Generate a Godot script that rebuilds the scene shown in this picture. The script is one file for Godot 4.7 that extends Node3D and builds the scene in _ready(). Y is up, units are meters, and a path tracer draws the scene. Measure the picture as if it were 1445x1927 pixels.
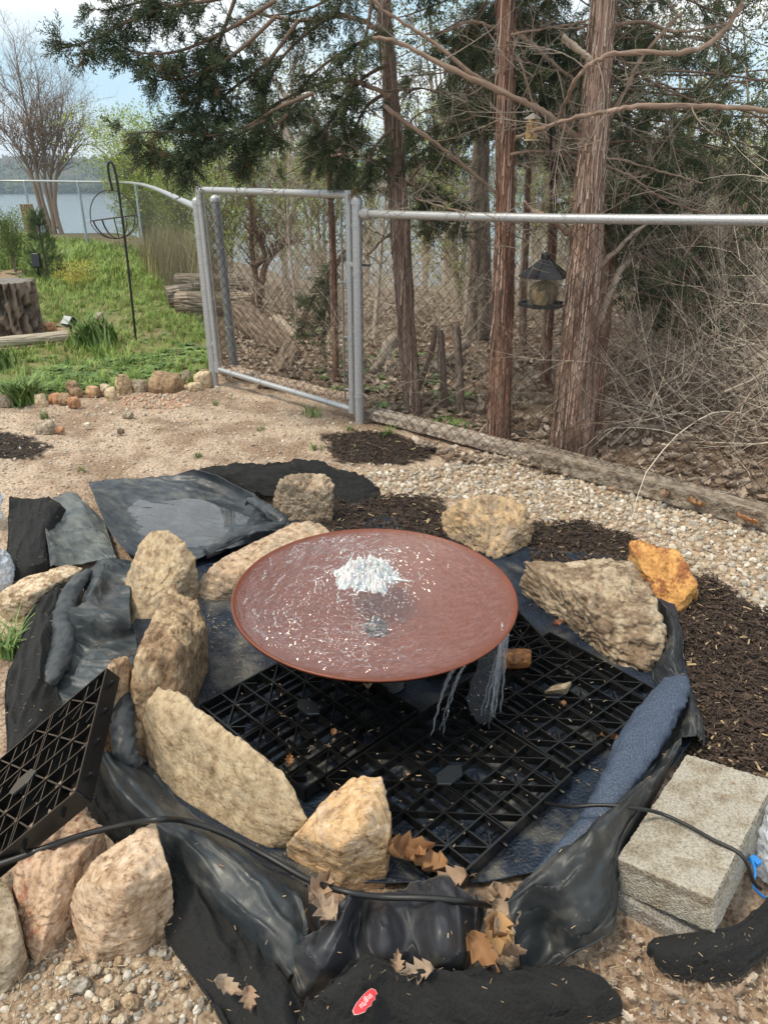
extends Node3D
# A copper-coloured fountain bowl bubbling in a half-built pond, a chain-link gate and cedar woods above a lake.

const EYE := 1.4            # metres of the camera above the yard
const TILT := 0.42760567    # 24.5 degrees down
const LENS := 1391.0        # focal length of the photograph in its own pixels

var rng := RandomNumberGenerator.new()
var noise := FastNoiseLite.new()
var fracture := FastNoiseLite.new()
var names := {}
var M := {}
var tex := {}
var ico := {}

class Shape:
	var v := PackedVector3Array()
	var n := PackedVector3Array()
	var c := PackedColorArray()
	var t := PackedVector2Array()
	var i := PackedInt32Array()
	func add(p: Vector3, col := Color.WHITE, uv := Vector2.ZERO) -> int:
		v.append(p); c.append(col); t.append(uv)
		return v.size() - 1
	func tri(a: int, b: int, d: int) -> void:
		i.append(a); i.append(b); i.append(d)
	func quad(a: int, b: int, d: int, e: int) -> void:
		i.append(a); i.append(b); i.append(d); i.append(a); i.append(d); i.append(e)
	func flatten() -> void:
		var nv := PackedVector3Array(); var nc := PackedColorArray(); var nt := PackedVector2Array(); var ni := PackedInt32Array()
		for k in i.size():
			nv.append(v[i[k]]); nc.append(c[i[k]]); nt.append(t[i[k]]); ni.append(k)
		v = nv; c = nc; t = nt; i = ni
	func mesh(mat: Material, origin := Vector3.ZERO) -> ArrayMesh:
		if origin != Vector3.ZERO:
			for k in v.size(): v[k] -= origin
		if n.size() != v.size():
			n = PackedVector3Array(); n.resize(v.size())
			for k in range(0, i.size(), 3):
				var a := v[i[k]]; var b := v[i[k + 1]]; var d := v[i[k + 2]]
				var f := (d - a).cross(b - a)
				n[i[k]] += f; n[i[k + 1]] += f; n[i[k + 2]] += f
			for k in n.size(): n[k] = n[k].normalized() if n[k].length_squared() > 1e-20 else Vector3.UP
		var arr := []
		arr.resize(Mesh.ARRAY_MAX)
		arr[Mesh.ARRAY_VERTEX] = v; arr[Mesh.ARRAY_NORMAL] = n; arr[Mesh.ARRAY_COLOR] = c; arr[Mesh.ARRAY_TEX_UV] = t; arr[Mesh.ARRAY_INDEX] = i
		var m := ArrayMesh.new()
		m.add_surface_from_arrays(Mesh.PRIMITIVE_TRIANGLES, arr)
		m.surface_set_material(0, mat)
		return m

# ---------------------------------------------------------------- where things stand
# A survey of the yard: sight lines measured on the photograph meet the level h, or the distance d north of the camera.
func sight(u: float, w: float) -> Vector3:
	var x := (u - 722.5) / LENS
	var y := (963.5 - w) / LENS
	return Vector3(x, y * cos(TILT) - sin(TILT), -cos(TILT) - y * sin(TILT))
func P(u: float, w: float, h := 0.0) -> Vector3:
	var r := sight(u, w)
	return Vector3(0, EYE, 0) + r * ((h - EYE) / r.y)
func Q(u: float, w: float, d: float) -> Vector3:
	var r := sight(u, w)
	return Vector3(0, EYE, 0) + r * (d / -r.z)
func metres(px: float, u: float, w: float, d: float) -> float:
	return px / LENS * d / -sight(u, w).z
func L(r: float, g: float, b: float) -> Color:
	return Color(r, g, b).linear_to_srgb()
func rr(a: float, b: float) -> float:
	return rng.randf_range(a, b)

# ---------------------------------------------------------------- nodes
func numbered(called: String) -> String:
	var k: int = names.get(called, 0)
	names[called] = k + 1
	return called if k == 0 else "%s_%03d" % [called, k]
func tag(o: Node, label := "", category := "", group := "", kind := "") -> void:
	if label: o.set_meta("label", label)
	if category: o.set_meta("category", category)
	if group: o.set_meta("group", group)
	if kind: o.set_meta("kind", kind)
func base(called: String, label: String, category: String, at := Vector3.ZERO, group := "") -> Node3D:
	var o := Node3D.new()
	o.name = numbered(called)
	add_child(o, true)
	o.position = at
	tag(o, label, category, group)
	return o
func part(parent: Node3D, called: String, m: Mesh, at := Transform3D.IDENTITY) -> MeshInstance3D:
	var o := MeshInstance3D.new()
	o.name = called
	o.mesh = m
	o.transform = at
	parent.add_child(o, true)
	return o
func whole(called: String, m: Mesh, label: String, category: String, at := Vector3.ZERO, group := "") -> MeshInstance3D:
	var o := MeshInstance3D.new()
	o.name = numbered(called)
	o.mesh = m
	add_child(o, true)
	o.position = at
	tag(o, label, category, group)
	return o
func setting(called: String, m: Mesh) -> MeshInstance3D:
	var o := MeshInstance3D.new()
	o.name = called
	o.mesh = m
	add_child(o, true)
	o.set_meta("kind", "structure")
	return o
func many(called: String, m: Mesh, places: Array, colors: Array, parent: Node3D = null) -> MultiMeshInstance3D:
	var mm := MultiMesh.new()
	mm.transform_format = MultiMesh.TRANSFORM_3D
	mm.use_colors = true
	mm.mesh = m
	mm.instance_count = places.size()
	for k in places.size():
		mm.set_instance_transform(k, places[k])
		mm.set_instance_color(k, colors[k])
	var o := MultiMeshInstance3D.new()
	o.multimesh = mm
	if parent:
		o.name = called
		parent.add_child(o, true)
	else:
		o.name = numbered(called)
		add_child(o, true)
	return o

# ---------------------------------------------------------------- shapes
func tube(s: Shape, pts: Array, rad: Array, sides := 8, col := Color.WHITE, closed_ends := true, rough := 0.0) -> void:
	var n := pts.size()
	var first := s.v.size()
	var up := Vector3.UP
	var t0: Vector3 = (pts[1] - pts[0]).normalized()
	if absf(t0.dot(up)) > 0.9: up = Vector3.RIGHT
	var side := t0.cross(up).normalized()
	var along := 0.0
	for k in n:
		var a: Vector3 = pts[maxi(k - 1, 0)]
		var b: Vector3 = pts[mini(k + 1, n - 1)]
		var t := (b - a).normalized()
		side = (side - t * side.dot(t)).normalized()
		var other := t.cross(side)
		if k > 0: along += (pts[k] - pts[k - 1]).length()
		for j in sides:
			var ang := TAU * j / sides
			var r: float = rad[k]
			var d := side * cos(ang) + other * sin(ang)
			if rough > 0.0:
				var q: Vector3 = pts[k]
				r *= 1.0 + rough * noise.get_noise_3d(q.x * 60 + d.x * 40, q.y * 22, q.z * 60 + d.z * 40)
			s.add(pts[k] + d * r, col, Vector2(float(j) / sides, along))
	for k in n - 1:
		for j in sides:
			var a := first + k * sides + j
			var b := first + k * sides + (j + 1) % sides
			s.quad(a, a + sides, b + sides, b)
	if closed_ends:
		for e in 2:
			var ring := first if e == 0 else first + (n - 1) * sides
			var mid := s.add(pts[0] if e == 0 else pts[n - 1], col)
			for j in sides:
				if e == 0: s.tri(mid, ring + j, ring + (j + 1) % sides)
				else: s.tri(mid, ring + (j + 1) % sides, ring + j)
func spline(pts: Array, steps: int) -> Array:
	var out := []
	for k in pts.size() - 1:
		var a = pts[maxi(k - 1, 0)]; var b = pts[k]; var c = pts[k + 1]; var d = pts[mini(k + 2, pts.size() - 1)]
		for j in steps:
			var t := float(j) / steps
			out.append(catmull(a, b, c, d, t))
	out.append(pts[pts.size() - 1])
	return out
func catmull(a, b, c, d, t: float):
	return b + (c - a) * (0.5 * t) + (a * 2.0 - b * 5.0 + c * 4.0 - d) * (0.5 * t * t) + (b * 3.0 - a - c * 3.0 + d) * (0.5 * t * t * t)
func straight(a: Vector3, b: Vector3, r: float, sides := 10, col := Color.WHITE) -> Shape:
	var s := Shape.new()
	tube(s, [a, b], [r, r], sides, col)
	s.flatten()
	smooth_tube_normals(s, a, b)
	return s
func smooth_tube_normals(s: Shape, a: Vector3, b: Vector3) -> void:
	var ax := (b - a).normalized()
	s.n = PackedVector3Array()
	for k in range(0, s.i.size(), 3):
		var f := (s.v[k + 2] - s.v[k]).cross(s.v[k + 1] - s.v[k]).normalized()
		for j in 3:
			if absf(f.dot(ax)) > 0.7: s.n.append(f)
			else:
				var q := s.v[k + j] - a
				q -= ax * q.dot(ax)
				s.n.append(q.normalized() if f.dot(q) > 0.0 else -q.normalized())
# a box with rounded edges whose faces are cut into cells and roughened
func block(size: Vector3, bevel: float, cells: Vector3i, rough := 0.0, freq := 20.0, col := Color.WHITE) -> Shape:
	var s := Shape.new()
	var h := size * 0.5
	var inner := h - Vector3.ONE * bevel
	for axis in 3:
		for sgn in [-1.0, 1.0]:
			var ua := (axis + 1) % 3; var va := (axis + 2) % 3
			var nu: int = cells[ua]; var nv: int = cells[va]
			var us := edges(h[ua], bevel, nu); var vs := edges(h[va], bevel, nv)
			var first := s.v.size()
			for a in us:
				for b in vs:
					var p := Vector3.ZERO
					p[axis] = sgn * h[axis]; p[ua] = a; p[va] = b
					var q := p.clamp(-inner, inner)
					var d := p - q
					if d.length() > 1e-9: p = q + d.normalized() * bevel
					if rough > 0.0: p += (p - q).normalized() * rough * noise.get_noise_3dv(p * freq)
					s.add(p, col, Vector2(a, b))
			for a in us.size() - 1:
				for b in vs.size() - 1:
					var k := first + a * vs.size() + b
					if sgn > 0: s.quad(k, k + 1, k + vs.size() + 1, k + vs.size())
					else: s.quad(k, k + vs.size(), k + vs.size() + 1, k + 1)
	return s
func edges(h: float, bevel: float, n: int) -> Array:
	var out := [-h, -h + bevel * 0.3]
	for k in n + 1: out.append(lerpf(-h + bevel, h - bevel, float(k) / n))
	out.append(h - bevel * 0.3); out.append(h)
	return out
func bar(s: Shape, a: Vector3, b: Vector3, w: float, h: float, up := Vector3.UP, col := Color.WHITE) -> void:
	var t := (b - a).normalized()
	var x := t.cross(up).normalized() * w * 0.5
	var y := x.cross(t).normalized() * h * 0.5
	var k := s.v.size()
	for e in [a, b]:
		for q in [x + y, x - y, -x - y, -x + y]: s.add(e + q, col)
	for j in 4: s.quad(k + j, k + (j + 1) % 4, k + 4 + (j + 1) % 4, k + 4 + j)
	s.quad(k + 3, k + 2, k + 1, k); s.quad(k + 4, k + 5, k + 6, k + 7)
func sphere(level: int) -> Array:
	if ico.has(level): return ico[level]
	var v := PackedVector3Array(); var f := PackedInt32Array()
	var p := (1.0 + sqrt(5.0)) / 2.0
	for q in [[-1, p, 0], [1, p, 0], [-1, -p, 0], [1, -p, 0], [0, -1, p], [0, 1, p], [0, -1, -p], [0, 1, -p], [p, 0, -1], [p, 0, 1], [-p, 0, -1], [-p, 0, 1]]:
		v.append(Vector3(q[0], q[1], q[2]).normalized())
	f = PackedInt32Array([0, 11, 5, 0, 5, 1, 0, 1, 7, 0, 7, 10, 0, 10, 11, 1, 5, 9, 5, 11, 4, 11, 10, 2, 10, 7, 6, 7, 1, 8, 3, 9, 4, 3, 4, 2, 3, 2, 6, 3, 6, 8, 3, 8, 9, 4, 9, 5, 2, 4, 11, 6, 2, 10, 8, 6, 7, 9, 8, 1])
	for l in level:
		var g := PackedInt32Array(); var mid := {}
		for k in range(0, f.size(), 3):
			var m := []
			for e in 3:
				var a := f[k + e]; var b := f[k + (e + 1) % 3]
				var key := Vector2i(mini(a, b), maxi(a, b))
				if not mid.has(key):
					mid[key] = v.size(); v.append((v[a] + v[b]).normalized())
				m.append(mid[key])
			for q in [f[k], m[0], m[2], f[k + 1], m[1], m[0], f[k + 2], m[2], m[1], m[0], m[1], m[2]]: g.append(q)
		f = g
	for k in range(0, f.size(), 3):
		var a := f[k + 1]; f[k + 1] = f[k + 2]; f[k + 2] = a
	ico[level] = [v, f]
	return ico[level]
func hull_planes(pts: Array) -> Array:
	var out := []
	for a in pts.size():
		for b in range(a + 1, pts.size()):
			for c in range(b + 1, pts.size()):
				var n: Vector3 = (pts[b] - pts[a]).cross(pts[c] - pts[a])
				if n.length() < 1e-6: continue
				n = n.normalized()
				var d := n.dot(pts[a])
				var lo := 0; var hi := 0
				for p in pts:
					var e := n.dot(p) - d
					if e > 0.0004: hi += 1
					elif e < -0.0004: lo += 1
				if hi > 0 and lo > 0: continue
				if hi > 0: n = -n; d = -d
				var new := true
				for q in out:
					if (q[0] as Vector3).dot(n) > 0.9995 and absf(q[1] - d) < 0.002: new = false
				if new: out.append([n, d])
	return out
# a stone that fills the hull of the surveyed points: facets, chipped corners, layered and pitted faces
func stone(pts: Array, seed_: int, level := 5, rough := 0.03, chips := 16, tint := Color.WHITE, stain := Color.WHITE, stain_share := 0.3, pits := 0.0, sharp := 26.0, strata := Vector3(0, 1, 0)) -> Array:
	rng.seed = seed_
	var mid := Vector3.ZERO
	for p in pts: mid += p
	mid /= pts.size()
	var local := []
	var ext := Vector3.ONE * 1e-4
	for p in pts:
		local.append(p - mid)
		ext = ext.max((p - mid).abs())
	var planes := hull_planes(local)
	for k in chips:
		var n := Vector3(rr(-1, 1), rr(-0.5, 1), rr(-1, 1)).normalized()
		var sup := 0.0
		for p in local: sup = maxf(sup, n.dot(p))
		planes.append([n, sup * rr(0.84, 0.96)])
	var sp := sphere(level)
	var dirs: PackedVector3Array = sp[0]
	var size := ext.length()
	var s := Shape.new()
	s.i = sp[1]
	var off := Vector3(seed_ % 17, seed_ % 23, seed_ % 29) * 3.1
	for d0 in dirs:
		var d := (d0 * ext).normalized()
		var acc := 0.0
		var most := 0.0
		for pl in planes:
			var e: float = (pl[0] as Vector3).dot(d) / maxf(pl[1], 0.004)
			if e > most: most = e
			if e > 0.0: acc += pow(e, sharp)
		var r := 1.0 / pow(acc, 1.0 / sharp)
		var q := d * r
		var w := q + off
		var big := noise.get_noise_3dv(w * 1.6 / size)
		var bent := w + Vector3(big, -big, big) * size * 0.18
		var cell := fracture.get_noise_3dv(bent * 3.0 / size) + 0.5 * fracture.get_noise_3dv(bent * 7.5 / size + Vector3(9, 4, 2))
		var level_ := w.dot(strata) * 38.0 + 2.2 * noise.get_noise_3dv(w * 6.0)
		var step := level_ - floorf(level_)
		var bed := smoothstep(0.0, 0.25, step) - step          # broken ledges along the bedding
		var fine := noise.get_noise_3dv(w * 60.0)
		var chip := maxf(0.0, absf(noise.get_noise_3dv(w * 13.0 + Vector3(3, 3, 3))) - 0.12)
		r *= 1.0 + rough * (1.2 * big + 1.05 * cell + 0.7 * bed - 0.8 * chip) + rough * 0.14 * fine
		if pits > 0.0:
			var pit := noise.get_noise_3dv(w * 26.0 + Vector3(40, 0, 0))
			r *= 1.0 - pits * maxf(0.0, pit - 0.12)
		q = d * r
		var share := clampf((noise.get_noise_3dv(w * 8.0 + Vector3(0, 70, 0)) + 0.6 * fine + 0.5 * noise.get_noise_3dv(w * 24.0) + stain_share * 0.8 - 0.26) * 3.0, 0.0, 1.0)
		s.add(mid + q, tint.lerp(stain, share))
	return [s, mid]
# a sheet through a net of surveyed points, with creases
func sheet(net_: Array, steps: int, crease := 0.0, freq := 9.0, dir := Vector3(1, 0, 0.4), seed_ := 1, lift := 0.0, col := Color.WHITE, hem := 0.0, silted := 0.0) -> Shape:
	var rows := []
	for r in net_:
		rows.append(spline(r, steps))
	var s := Shape.new()
	var cols: int = rows[0].size()
	var all := []
	for j in cols:
		var column := []
		for r in rows: column.append(r[j])
		all.append(spline(column, steps))
	var nr: int = all[0].size()
	dir = dir.normalized()
	for j in cols:
		for k in nr:
			var p: Vector3 = all[j][k]
			if crease > 0.0:
				var along := dir * p.dot(dir)
				var q := (p - along * 0.75) * freq + Vector3(seed_ * 7.7, 0, seed_ * 3.1)
				var a := noise.get_noise_3dv(q)
				var b := 1.0 - absf(noise.get_noise_3dv(q * 1.7 + Vector3(9, 9, 9))) * 3.0
				p.y += crease * (0.6 * a + 0.9 * clampf(b, -0.3, 1.0) * absf(clampf(b, -0.3, 1.0))) + crease * 0.3 * noise.get_noise_3dv(q * 4.0)
			p.y = maxf(p.y + lift, 0.004 + lift)
			var silt := clampf((noise.get_noise_3dv(p * 5.0 + Vector3(seed_, 2, 0)) + 0.5 * noise.get_noise_3dv(p * 34.0) - 0.18) * 5.0, 0.0, 1.0) * silted
			s.add(p, col.lerp(Color(0.30, 0.27, 0.22), silt), Vector2(float(j) / (cols - 1), float(k) / (nr - 1)))
	for j in cols - 1:
		for k in nr - 1:
			var a := j * nr + k
			s.quad(a, a + 1, a + nr + 1, a + nr)
	# make the upper side the front
	var up := 0.0
	for k in range(0, s.i.size(), 30):
		up += (s.v[s.i[k + 2]] - s.v[s.i[k]]).cross(s.v[s.i[k + 1]] - s.v[s.i[k]]).y
	if up < 0.0:
		for k in range(0, s.i.size(), 3):
			var a := s.i[k + 1]; s.i[k + 1] = s.i[k + 2]; s.i[k + 2] = a
	if hem > 0.0: add_hem(s, cols, nr, hem)
	return s
# the rolled-over border that gives a sheet a visible thickness
func add_hem(s: Shape, cols: int, nr: int, hem: float) -> void:
	var ring := []
	for j in cols: ring.append(j * nr)
	for k in range(1, nr): ring.append((cols - 1) * nr + k)
	for j in range(cols - 2, -1, -1): ring.append(j * nr + nr - 1)
	for k in range(nr - 2, 0, -1): ring.append(k)
	var pts := []
	var rad := []
	for k in ring:
		pts.append(s.v[k] - Vector3(0, hem * 0.4, 0)); rad.append(hem)
	pts.append(pts[0]); rad.append(hem)
	tube(s, pts, rad, 5, s.c[0], false)
func net(rows: Array) -> Array:
	var out := []
	for r in rows:
		var line := []
		for q in r: line.append(P(q[0], q[1], q[2]))
		out.append(line)
	return out
func disc(s: Shape, at: Vector3, r: float, sides: int, col := Color.WHITE) -> void:
	var m := s.add(at, col)
	for j in sides: s.add(at + Vector3(cos(TAU * j / sides), 0, sin(TAU * j / sides)) * r, col)
	for j in sides: s.tri(m, m + 1 + j, m + 1 + (j + 1) % sides)
func lathe(s: Shape, profile: Array, sides: int, at := Vector3.ZERO, col := Color.WHITE) -> void:
	var first := s.v.size()
	for q in profile:
		for j in sides:
			var a := TAU * j / sides
			s.add(at + Vector3(cos(a) * q.x, q.y, sin(a) * q.x), col, Vector2(float(j) / sides, q.y))
	for k in profile.size() - 1:
		for j in sides:
			var a := first + k * sides + j; var b := first + k * sides + (j + 1) % sides
			s.quad(a, b, b + sides, a + sides)

# ---------------------------------------------------------------- materials
func ramp(stops: Array) -> Gradient:
	var g := Gradient.new()
	var o := PackedFloat32Array(); var c := PackedColorArray()
	for q in stops:
		o.append(q[0]); c.append(q[1])
	g.offsets = o; g.colors = c
	return g
func noise_tex(key: String, seed_: int, freq: float, stops: Array, octaves := 5, kind := FastNoiseLite.TYPE_SIMPLEX_SMOOTH, bump := 0.0, side := 512) -> NoiseTexture2D:
	if tex.has(key): return tex[key]
	var f := FastNoiseLite.new()
	f.seed = seed_; f.noise_type = kind; f.frequency = freq
	f.fractal_type = FastNoiseLite.FRACTAL_FBM; f.fractal_octaves = octaves; f.fractal_gain = 0.58
	var t := NoiseTexture2D.new()
	t.width = side; t.height = side; t.seamless = true; t.noise = f
	if bump > 0.0:
		t.as_normal_map = true; t.bump_strength = bump
	elif stops.size() > 0: t.color_ramp = ramp(stops)
	tex[key] = t
	return t
func stuff_mat(key: String, color: Color, rough: float, albedo: Texture2D = null, scale := 4.0, bump: Texture2D = null, depth := 0.8, world := false, metal := 0.0) -> StandardMaterial3D:
	var m := StandardMaterial3D.new()
	m.resource_name = key
	m.albedo_color = color
	m.roughness = rough
	m.metallic = metal
	m.vertex_color_use_as_albedo = true
	if albedo or bump:
		m.uv1_triplanar = true
		m.uv1_world_triplanar = world
		m.uv1_scale = Vector3.ONE * scale
	if albedo: m.albedo_texture = albedo
	if bump:
		m.normal_enabled = true; m.normal_texture = bump; m.normal_scale = depth
	M[key] = m
	return m
func grey(a: float) -> Color:
	return L(a, a, a)

func materials() -> void:
	var grain := noise_tex("grain", 3, 0.02, [[0.0, grey(0.45)], [0.35, grey(0.72)], [0.6, grey(0.9)], [1.0, grey(1.0)]])
	var fine := noise_tex("fine_bump", 5, 0.03, [], 6, FastNoiseLite.TYPE_SIMPLEX_SMOOTH, 10.0)
	var craggy := noise_tex("craggy_bump", 6, 0.010, [], 8, FastNoiseLite.TYPE_SIMPLEX_SMOOTH, 34.0, 1024)
	var soil := noise_tex("soil", 7, 0.035, [[0.0, L(0.34, 0.28, 0.23)], [0.36, L(0.6, 0.53, 0.47)], [0.48, L(0.85, 0.8, 0.75)], [0.58, L(1, 0.97, 0.94)], [1.0, L(1, 1, 1)]], 7, FastNoiseLite.TYPE_SIMPLEX_SMOOTH, 0.0, 1024)
	var rockt := noise_tex("rock", 11, 0.009, [[0.0, L(0.36, 0.29, 0.23)], [0.28, L(0.52, 0.44, 0.36)], [0.40, L(0.86, 0.78, 0.68)], [0.47, L(0.7, 0.61, 0.5)], [0.54, L(0.98, 0.93, 0.85)], [0.6, L(0.8, 0.71, 0.6)], [0.68, L(1, 0.98, 0.93)], [1.0, L(1, 1, 1)]], 7, FastNoiseLite.TYPE_SIMPLEX_SMOOTH, 0.0, 1024)
	var bubbly := noise_tex("cell_bump", 13, 0.05, [], 3, FastNoiseLite.TYPE_CELLULAR, 8.0)
	stuff_mat("ground", Color.WHITE, 0.95, soil, 1.3, fine, 1.0, true)
	stuff_mat("rock", Color.WHITE, 0.88, rockt, 2.6, craggy, 0.6)
	# fracture lines in the stone, and blotches of damp and dirt in the concrete
	var lines := noise_tex("fissures", 71, 0.011, [[0.0, L(0.22, 0.16, 0.11)], [0.05, L(0.5, 0.42, 0.34)], [0.11, L(0.92, 0.9, 0.87)], [0.2, L(1, 1, 1)], [1.0, L(1, 1, 1)]], 2, FastNoiseLite.TYPE_CELLULAR, 0.0, 1024)
	lines.noise.cellular_return_type = FastNoiseLite.RETURN_DISTANCE2_SUB
	lines.noise.domain_warp_enabled = true
	lines.noise.domain_warp_amplitude = 60.0
	lines.noise.domain_warp_frequency = 0.012
	M.rock.detail_enabled = true
	M.rock.detail_blend_mode = BaseMaterial3D.BLEND_MODE_MUL
	M.rock.detail_albedo = lines
	stuff_mat("wet_rock", Color.WHITE, 0.5, rockt, 3.2, craggy, 0.9)
	stuff_mat("pebble", Color.WHITE, 0.85)
	stuff_mat("chip", Color.WHITE, 0.9)
	stuff_mat("leaf", Color.WHITE, 0.75)
	M.leaf.backlight = Color(0.25, 0.25, 0.2)
	stuff_mat("needle", Color.WHITE, 0.7)
	M.needle.backlight = Color(0.2, 0.22, 0.12)
	stuff_mat("grass", Color.WHITE, 0.6)
	M.grass.backlight = Color(0.35, 0.4, 0.2)
	stuff_mat("twig", Color.WHITE, 0.9)
	var barkt := noise_tex("bark", 17, 0.03, [[0.0, L(0.35, 0.3, 0.27)], [0.4, L(0.62, 0.56, 0.52)], [0.6, L(0.95, 0.92, 0.9)], [1.0, L(1, 1, 1)]], 6)
	stuff_mat("bark", Color.WHITE, 0.95, barkt, 1.0, fine, 1.0)
	M.bark.uv1_scale = Vector3(9, 1.1, 9)
	# dusty pond rubber: grey dust patches and water marks on black
	var dust := noise_tex("dust", 23, 0.006, [[0.0, L(0.3, 0.34, 0.38)], [0.36, L(0.5, 0.53, 0.55)], [0.5, L(0.75, 0.76, 0.74)], [0.66, L(0.9, 0.89, 0.85)], [1.0, L(1, 0.97, 0.92)]], 6)
	var smear := noise_tex("smear", 29, 0.012, [[0.0, grey(0.09)], [0.42, grey(0.14)], [0.56, grey(0.26)], [1.0, grey(0.38)]], 5)
	stuff_mat("rubber", Color.WHITE, 1.0, dust, 2.2, noise_tex("soft_bump", 31, 0.012, [], 4, FastNoiseLite.TYPE_SIMPLEX_SMOOTH, 5.0), 0.5)
	M.rubber.roughness_texture = smear
	stuff_mat("wet_rubber", Color.WHITE, 1.0, dust, 2.6, noise_tex("pebbled_bump", 37, 0.06, [], 4, FastNoiseLite.TYPE_SIMPLEX_SMOOTH, 6.0), 0.7)
	M.wet_rubber.roughness_texture = noise_tex("wet_smear", 41, 0.02, [[0.0, grey(0.08)], [0.5, grey(0.16)], [0.7, grey(0.4)], [1.0, grey(0.5)]], 5)
	stuff_mat("felt", Color.WHITE, 1.0, noise_tex("felt", 43, 0.09, [[0.0, grey(0.4)], [0.5, grey(0.75)], [0.75, grey(1.0)], [1.0, grey(1.0)]], 4), 5.0, fine, 1.4)
	stuff_mat("net", Color.WHITE, 0.55, noise_tex("net", 47, 0.05, [[0.0, L(0.22, 0.27, 0.36)], [0.45, L(0.36, 0.42, 0.5)], [0.58, L(0.5, 0.56, 0.64)], [0.66, L(1, 1, 1)], [1.0, L(1, 1, 1)]], 6), 7.0, fine, 0.9)
	stuff_mat("plastic", Color.WHITE, 0.2)
	stuff_mat("cord", Color.WHITE, 0.45)
	var rusty := noise_tex("patina", 53, 0.008, [[0.0, L(0.7, 0.68, 0.66)], [0.5, L(0.9, 0.88, 0.86)], [1.0, L(1, 1, 1)]], 6)
	stuff_mat("bowl", Color.WHITE, 0.42, rusty, 3.0, fine, 0.25)
	stuff_mat("zinc", Color.WHITE, 0.42, noise_tex("zinc", 59, 0.02, [[0.0, grey(0.62)], [0.5, grey(0.85)], [1.0, grey(1.0)]], 5), 6.0, fine, 0.3, false, 0.55)
	stuff_mat("wire", Color.WHITE, 0.6, null, 1.0, null, 1.0, false, 0.3)
	stuff_mat("concrete", Color.WHITE, 0.95, noise_tex("concrete", 61, 0.045, [[0.0, grey(0.42)], [0.33, grey(0.68)], [0.5, grey(0.9)], [1.0, grey(1.0)]], 6), 4.5, noise_tex("concrete_bump", 62, 0.06, [], 5, FastNoiseLite.TYPE_SIMPLEX_SMOOTH, 14.0), 1.2)
	M.concrete.detail_enabled = true
	M.concrete.detail_blend_mode = BaseMaterial3D.BLEND_MODE_MUL
	M.concrete.detail_albedo = noise_tex("blotches", 73, 0.004, [[0.0, L(0.6, 0.52, 0.42)], [0.4, L(0.82, 0.77, 0.7)], [0.55, L(1, 0.98, 0.95)], [1.0, L(1, 1, 1)]], 5)
	stuff_mat("wood", Color.WHITE, 0.9, barkt, 1.0, fine, 1.0)
	stuff_mat("metal_black", Color.WHITE, 0.5)
	stuff_mat("paper", Color.WHITE, 0.5)
	stuff_mat("foam", Color.WHITE, 0.35)
	M.foam.subsurf_scatter_enabled = true
	M.foam.subsurf_scatter_strength = 0.4
	var w := stuff_mat("water", Color(0.9, 0.95, 1.0, 0.03), 0.03)
	w.transparency = BaseMaterial3D.TRANSPARENCY_ALPHA
	w.vertex_color_use_as_albedo = false
	w = stuff_mat("stream", Color(0.95, 0.97, 1.0, 0.10), 0.05)
	w.transparency = BaseMaterial3D.TRANSPARENCY_ALPHA
	w.vertex_color_use_as_albedo = false
	w = stuff_mat("veil", Color(0.92, 0.95, 1.0, 0.045), 0.05)
	w.transparency = BaseMaterial3D.TRANSPARENCY_ALPHA
	w.vertex_color_use_as_albedo = false
	w = stuff_mat("puddle", Color(0.25, 0.25, 0.22, 0.08), 0.01)
	w.transparency = BaseMaterial3D.TRANSPARENCY_ALPHA
	w.vertex_color_use_as_albedo = false
	w = stuff_mat("polythene", Color(0.9, 0.93, 0.97, 0.45), 0.22)
	w.transparency = BaseMaterial3D.TRANSPARENCY_ALPHA
	w.vertex_color_use_as_albedo = false
	w = stuff_mat("clear_plastic", Color(0.8, 0.78, 0.68, 0.16), 0.1)
	w.transparency = BaseMaterial3D.TRANSPARENCY_ALPHA
	w.vertex_color_use_as_albedo = false
	w = stuff_mat("lake", L(0.12, 0.17, 0.2), 0.16, null, 0.25, noise_tex("wave_bump", 67, 0.02, [], 4, FastNoiseLite.TYPE_SIMPLEX_SMOOTH, 8.0), 0.5, true)
	w.vertex_color_use_as_albedo = false

func air() -> void:
	var cam := Camera3D.new()
	cam.name = "camera"
	add_child(cam)
	cam.position = Vector3(0, EYE, 0)
	cam.rotation = Vector3(-TILT, 0, 0)
	cam.fov = rad_to_deg(2.0 * atan(963.5 / LENS))
	cam.near = 0.05
	cam.far = 2500.0
	cam.current = true
	var env := Environment.new()
	env.background_mode = Environment.BG_SKY
	var sky := Sky.new()
	var pan := PanoramaSkyMaterial.new()
	pan.panorama = cloudy()
	sky.sky_material = pan
	env.sky = sky
	env.tonemap_mode = Environment.TONE_MAPPER_LINEAR
	env.tonemap_exposure = 1.8
	env.sdfgi_enabled = true
	env.ssao_enabled = true
	env.ssil_enabled = true
	env.fog_enabled = true
	env.fog_density = 0.0007
	env.fog_light_color = Color(0.82, 0.9, 0.97)
	var we := WorldEnvironment.new()
	we.name = "environment"
	we.environment = env
	add_child(we)
	var sun := DirectionalLight3D.new()
	sun.name = "sun"
	sun.light_color = Color(1.0, 0.95, 0.86)
	sun.light_energy = 0.5
	sun.light_angular_distance = 11.0
	sun.shadow_enabled = true
	add_child(sun)
	sun.look_at_from_position(Vector3(-4.6, 9, 1.8), Vector3.ZERO, Vector3.UP)

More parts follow.
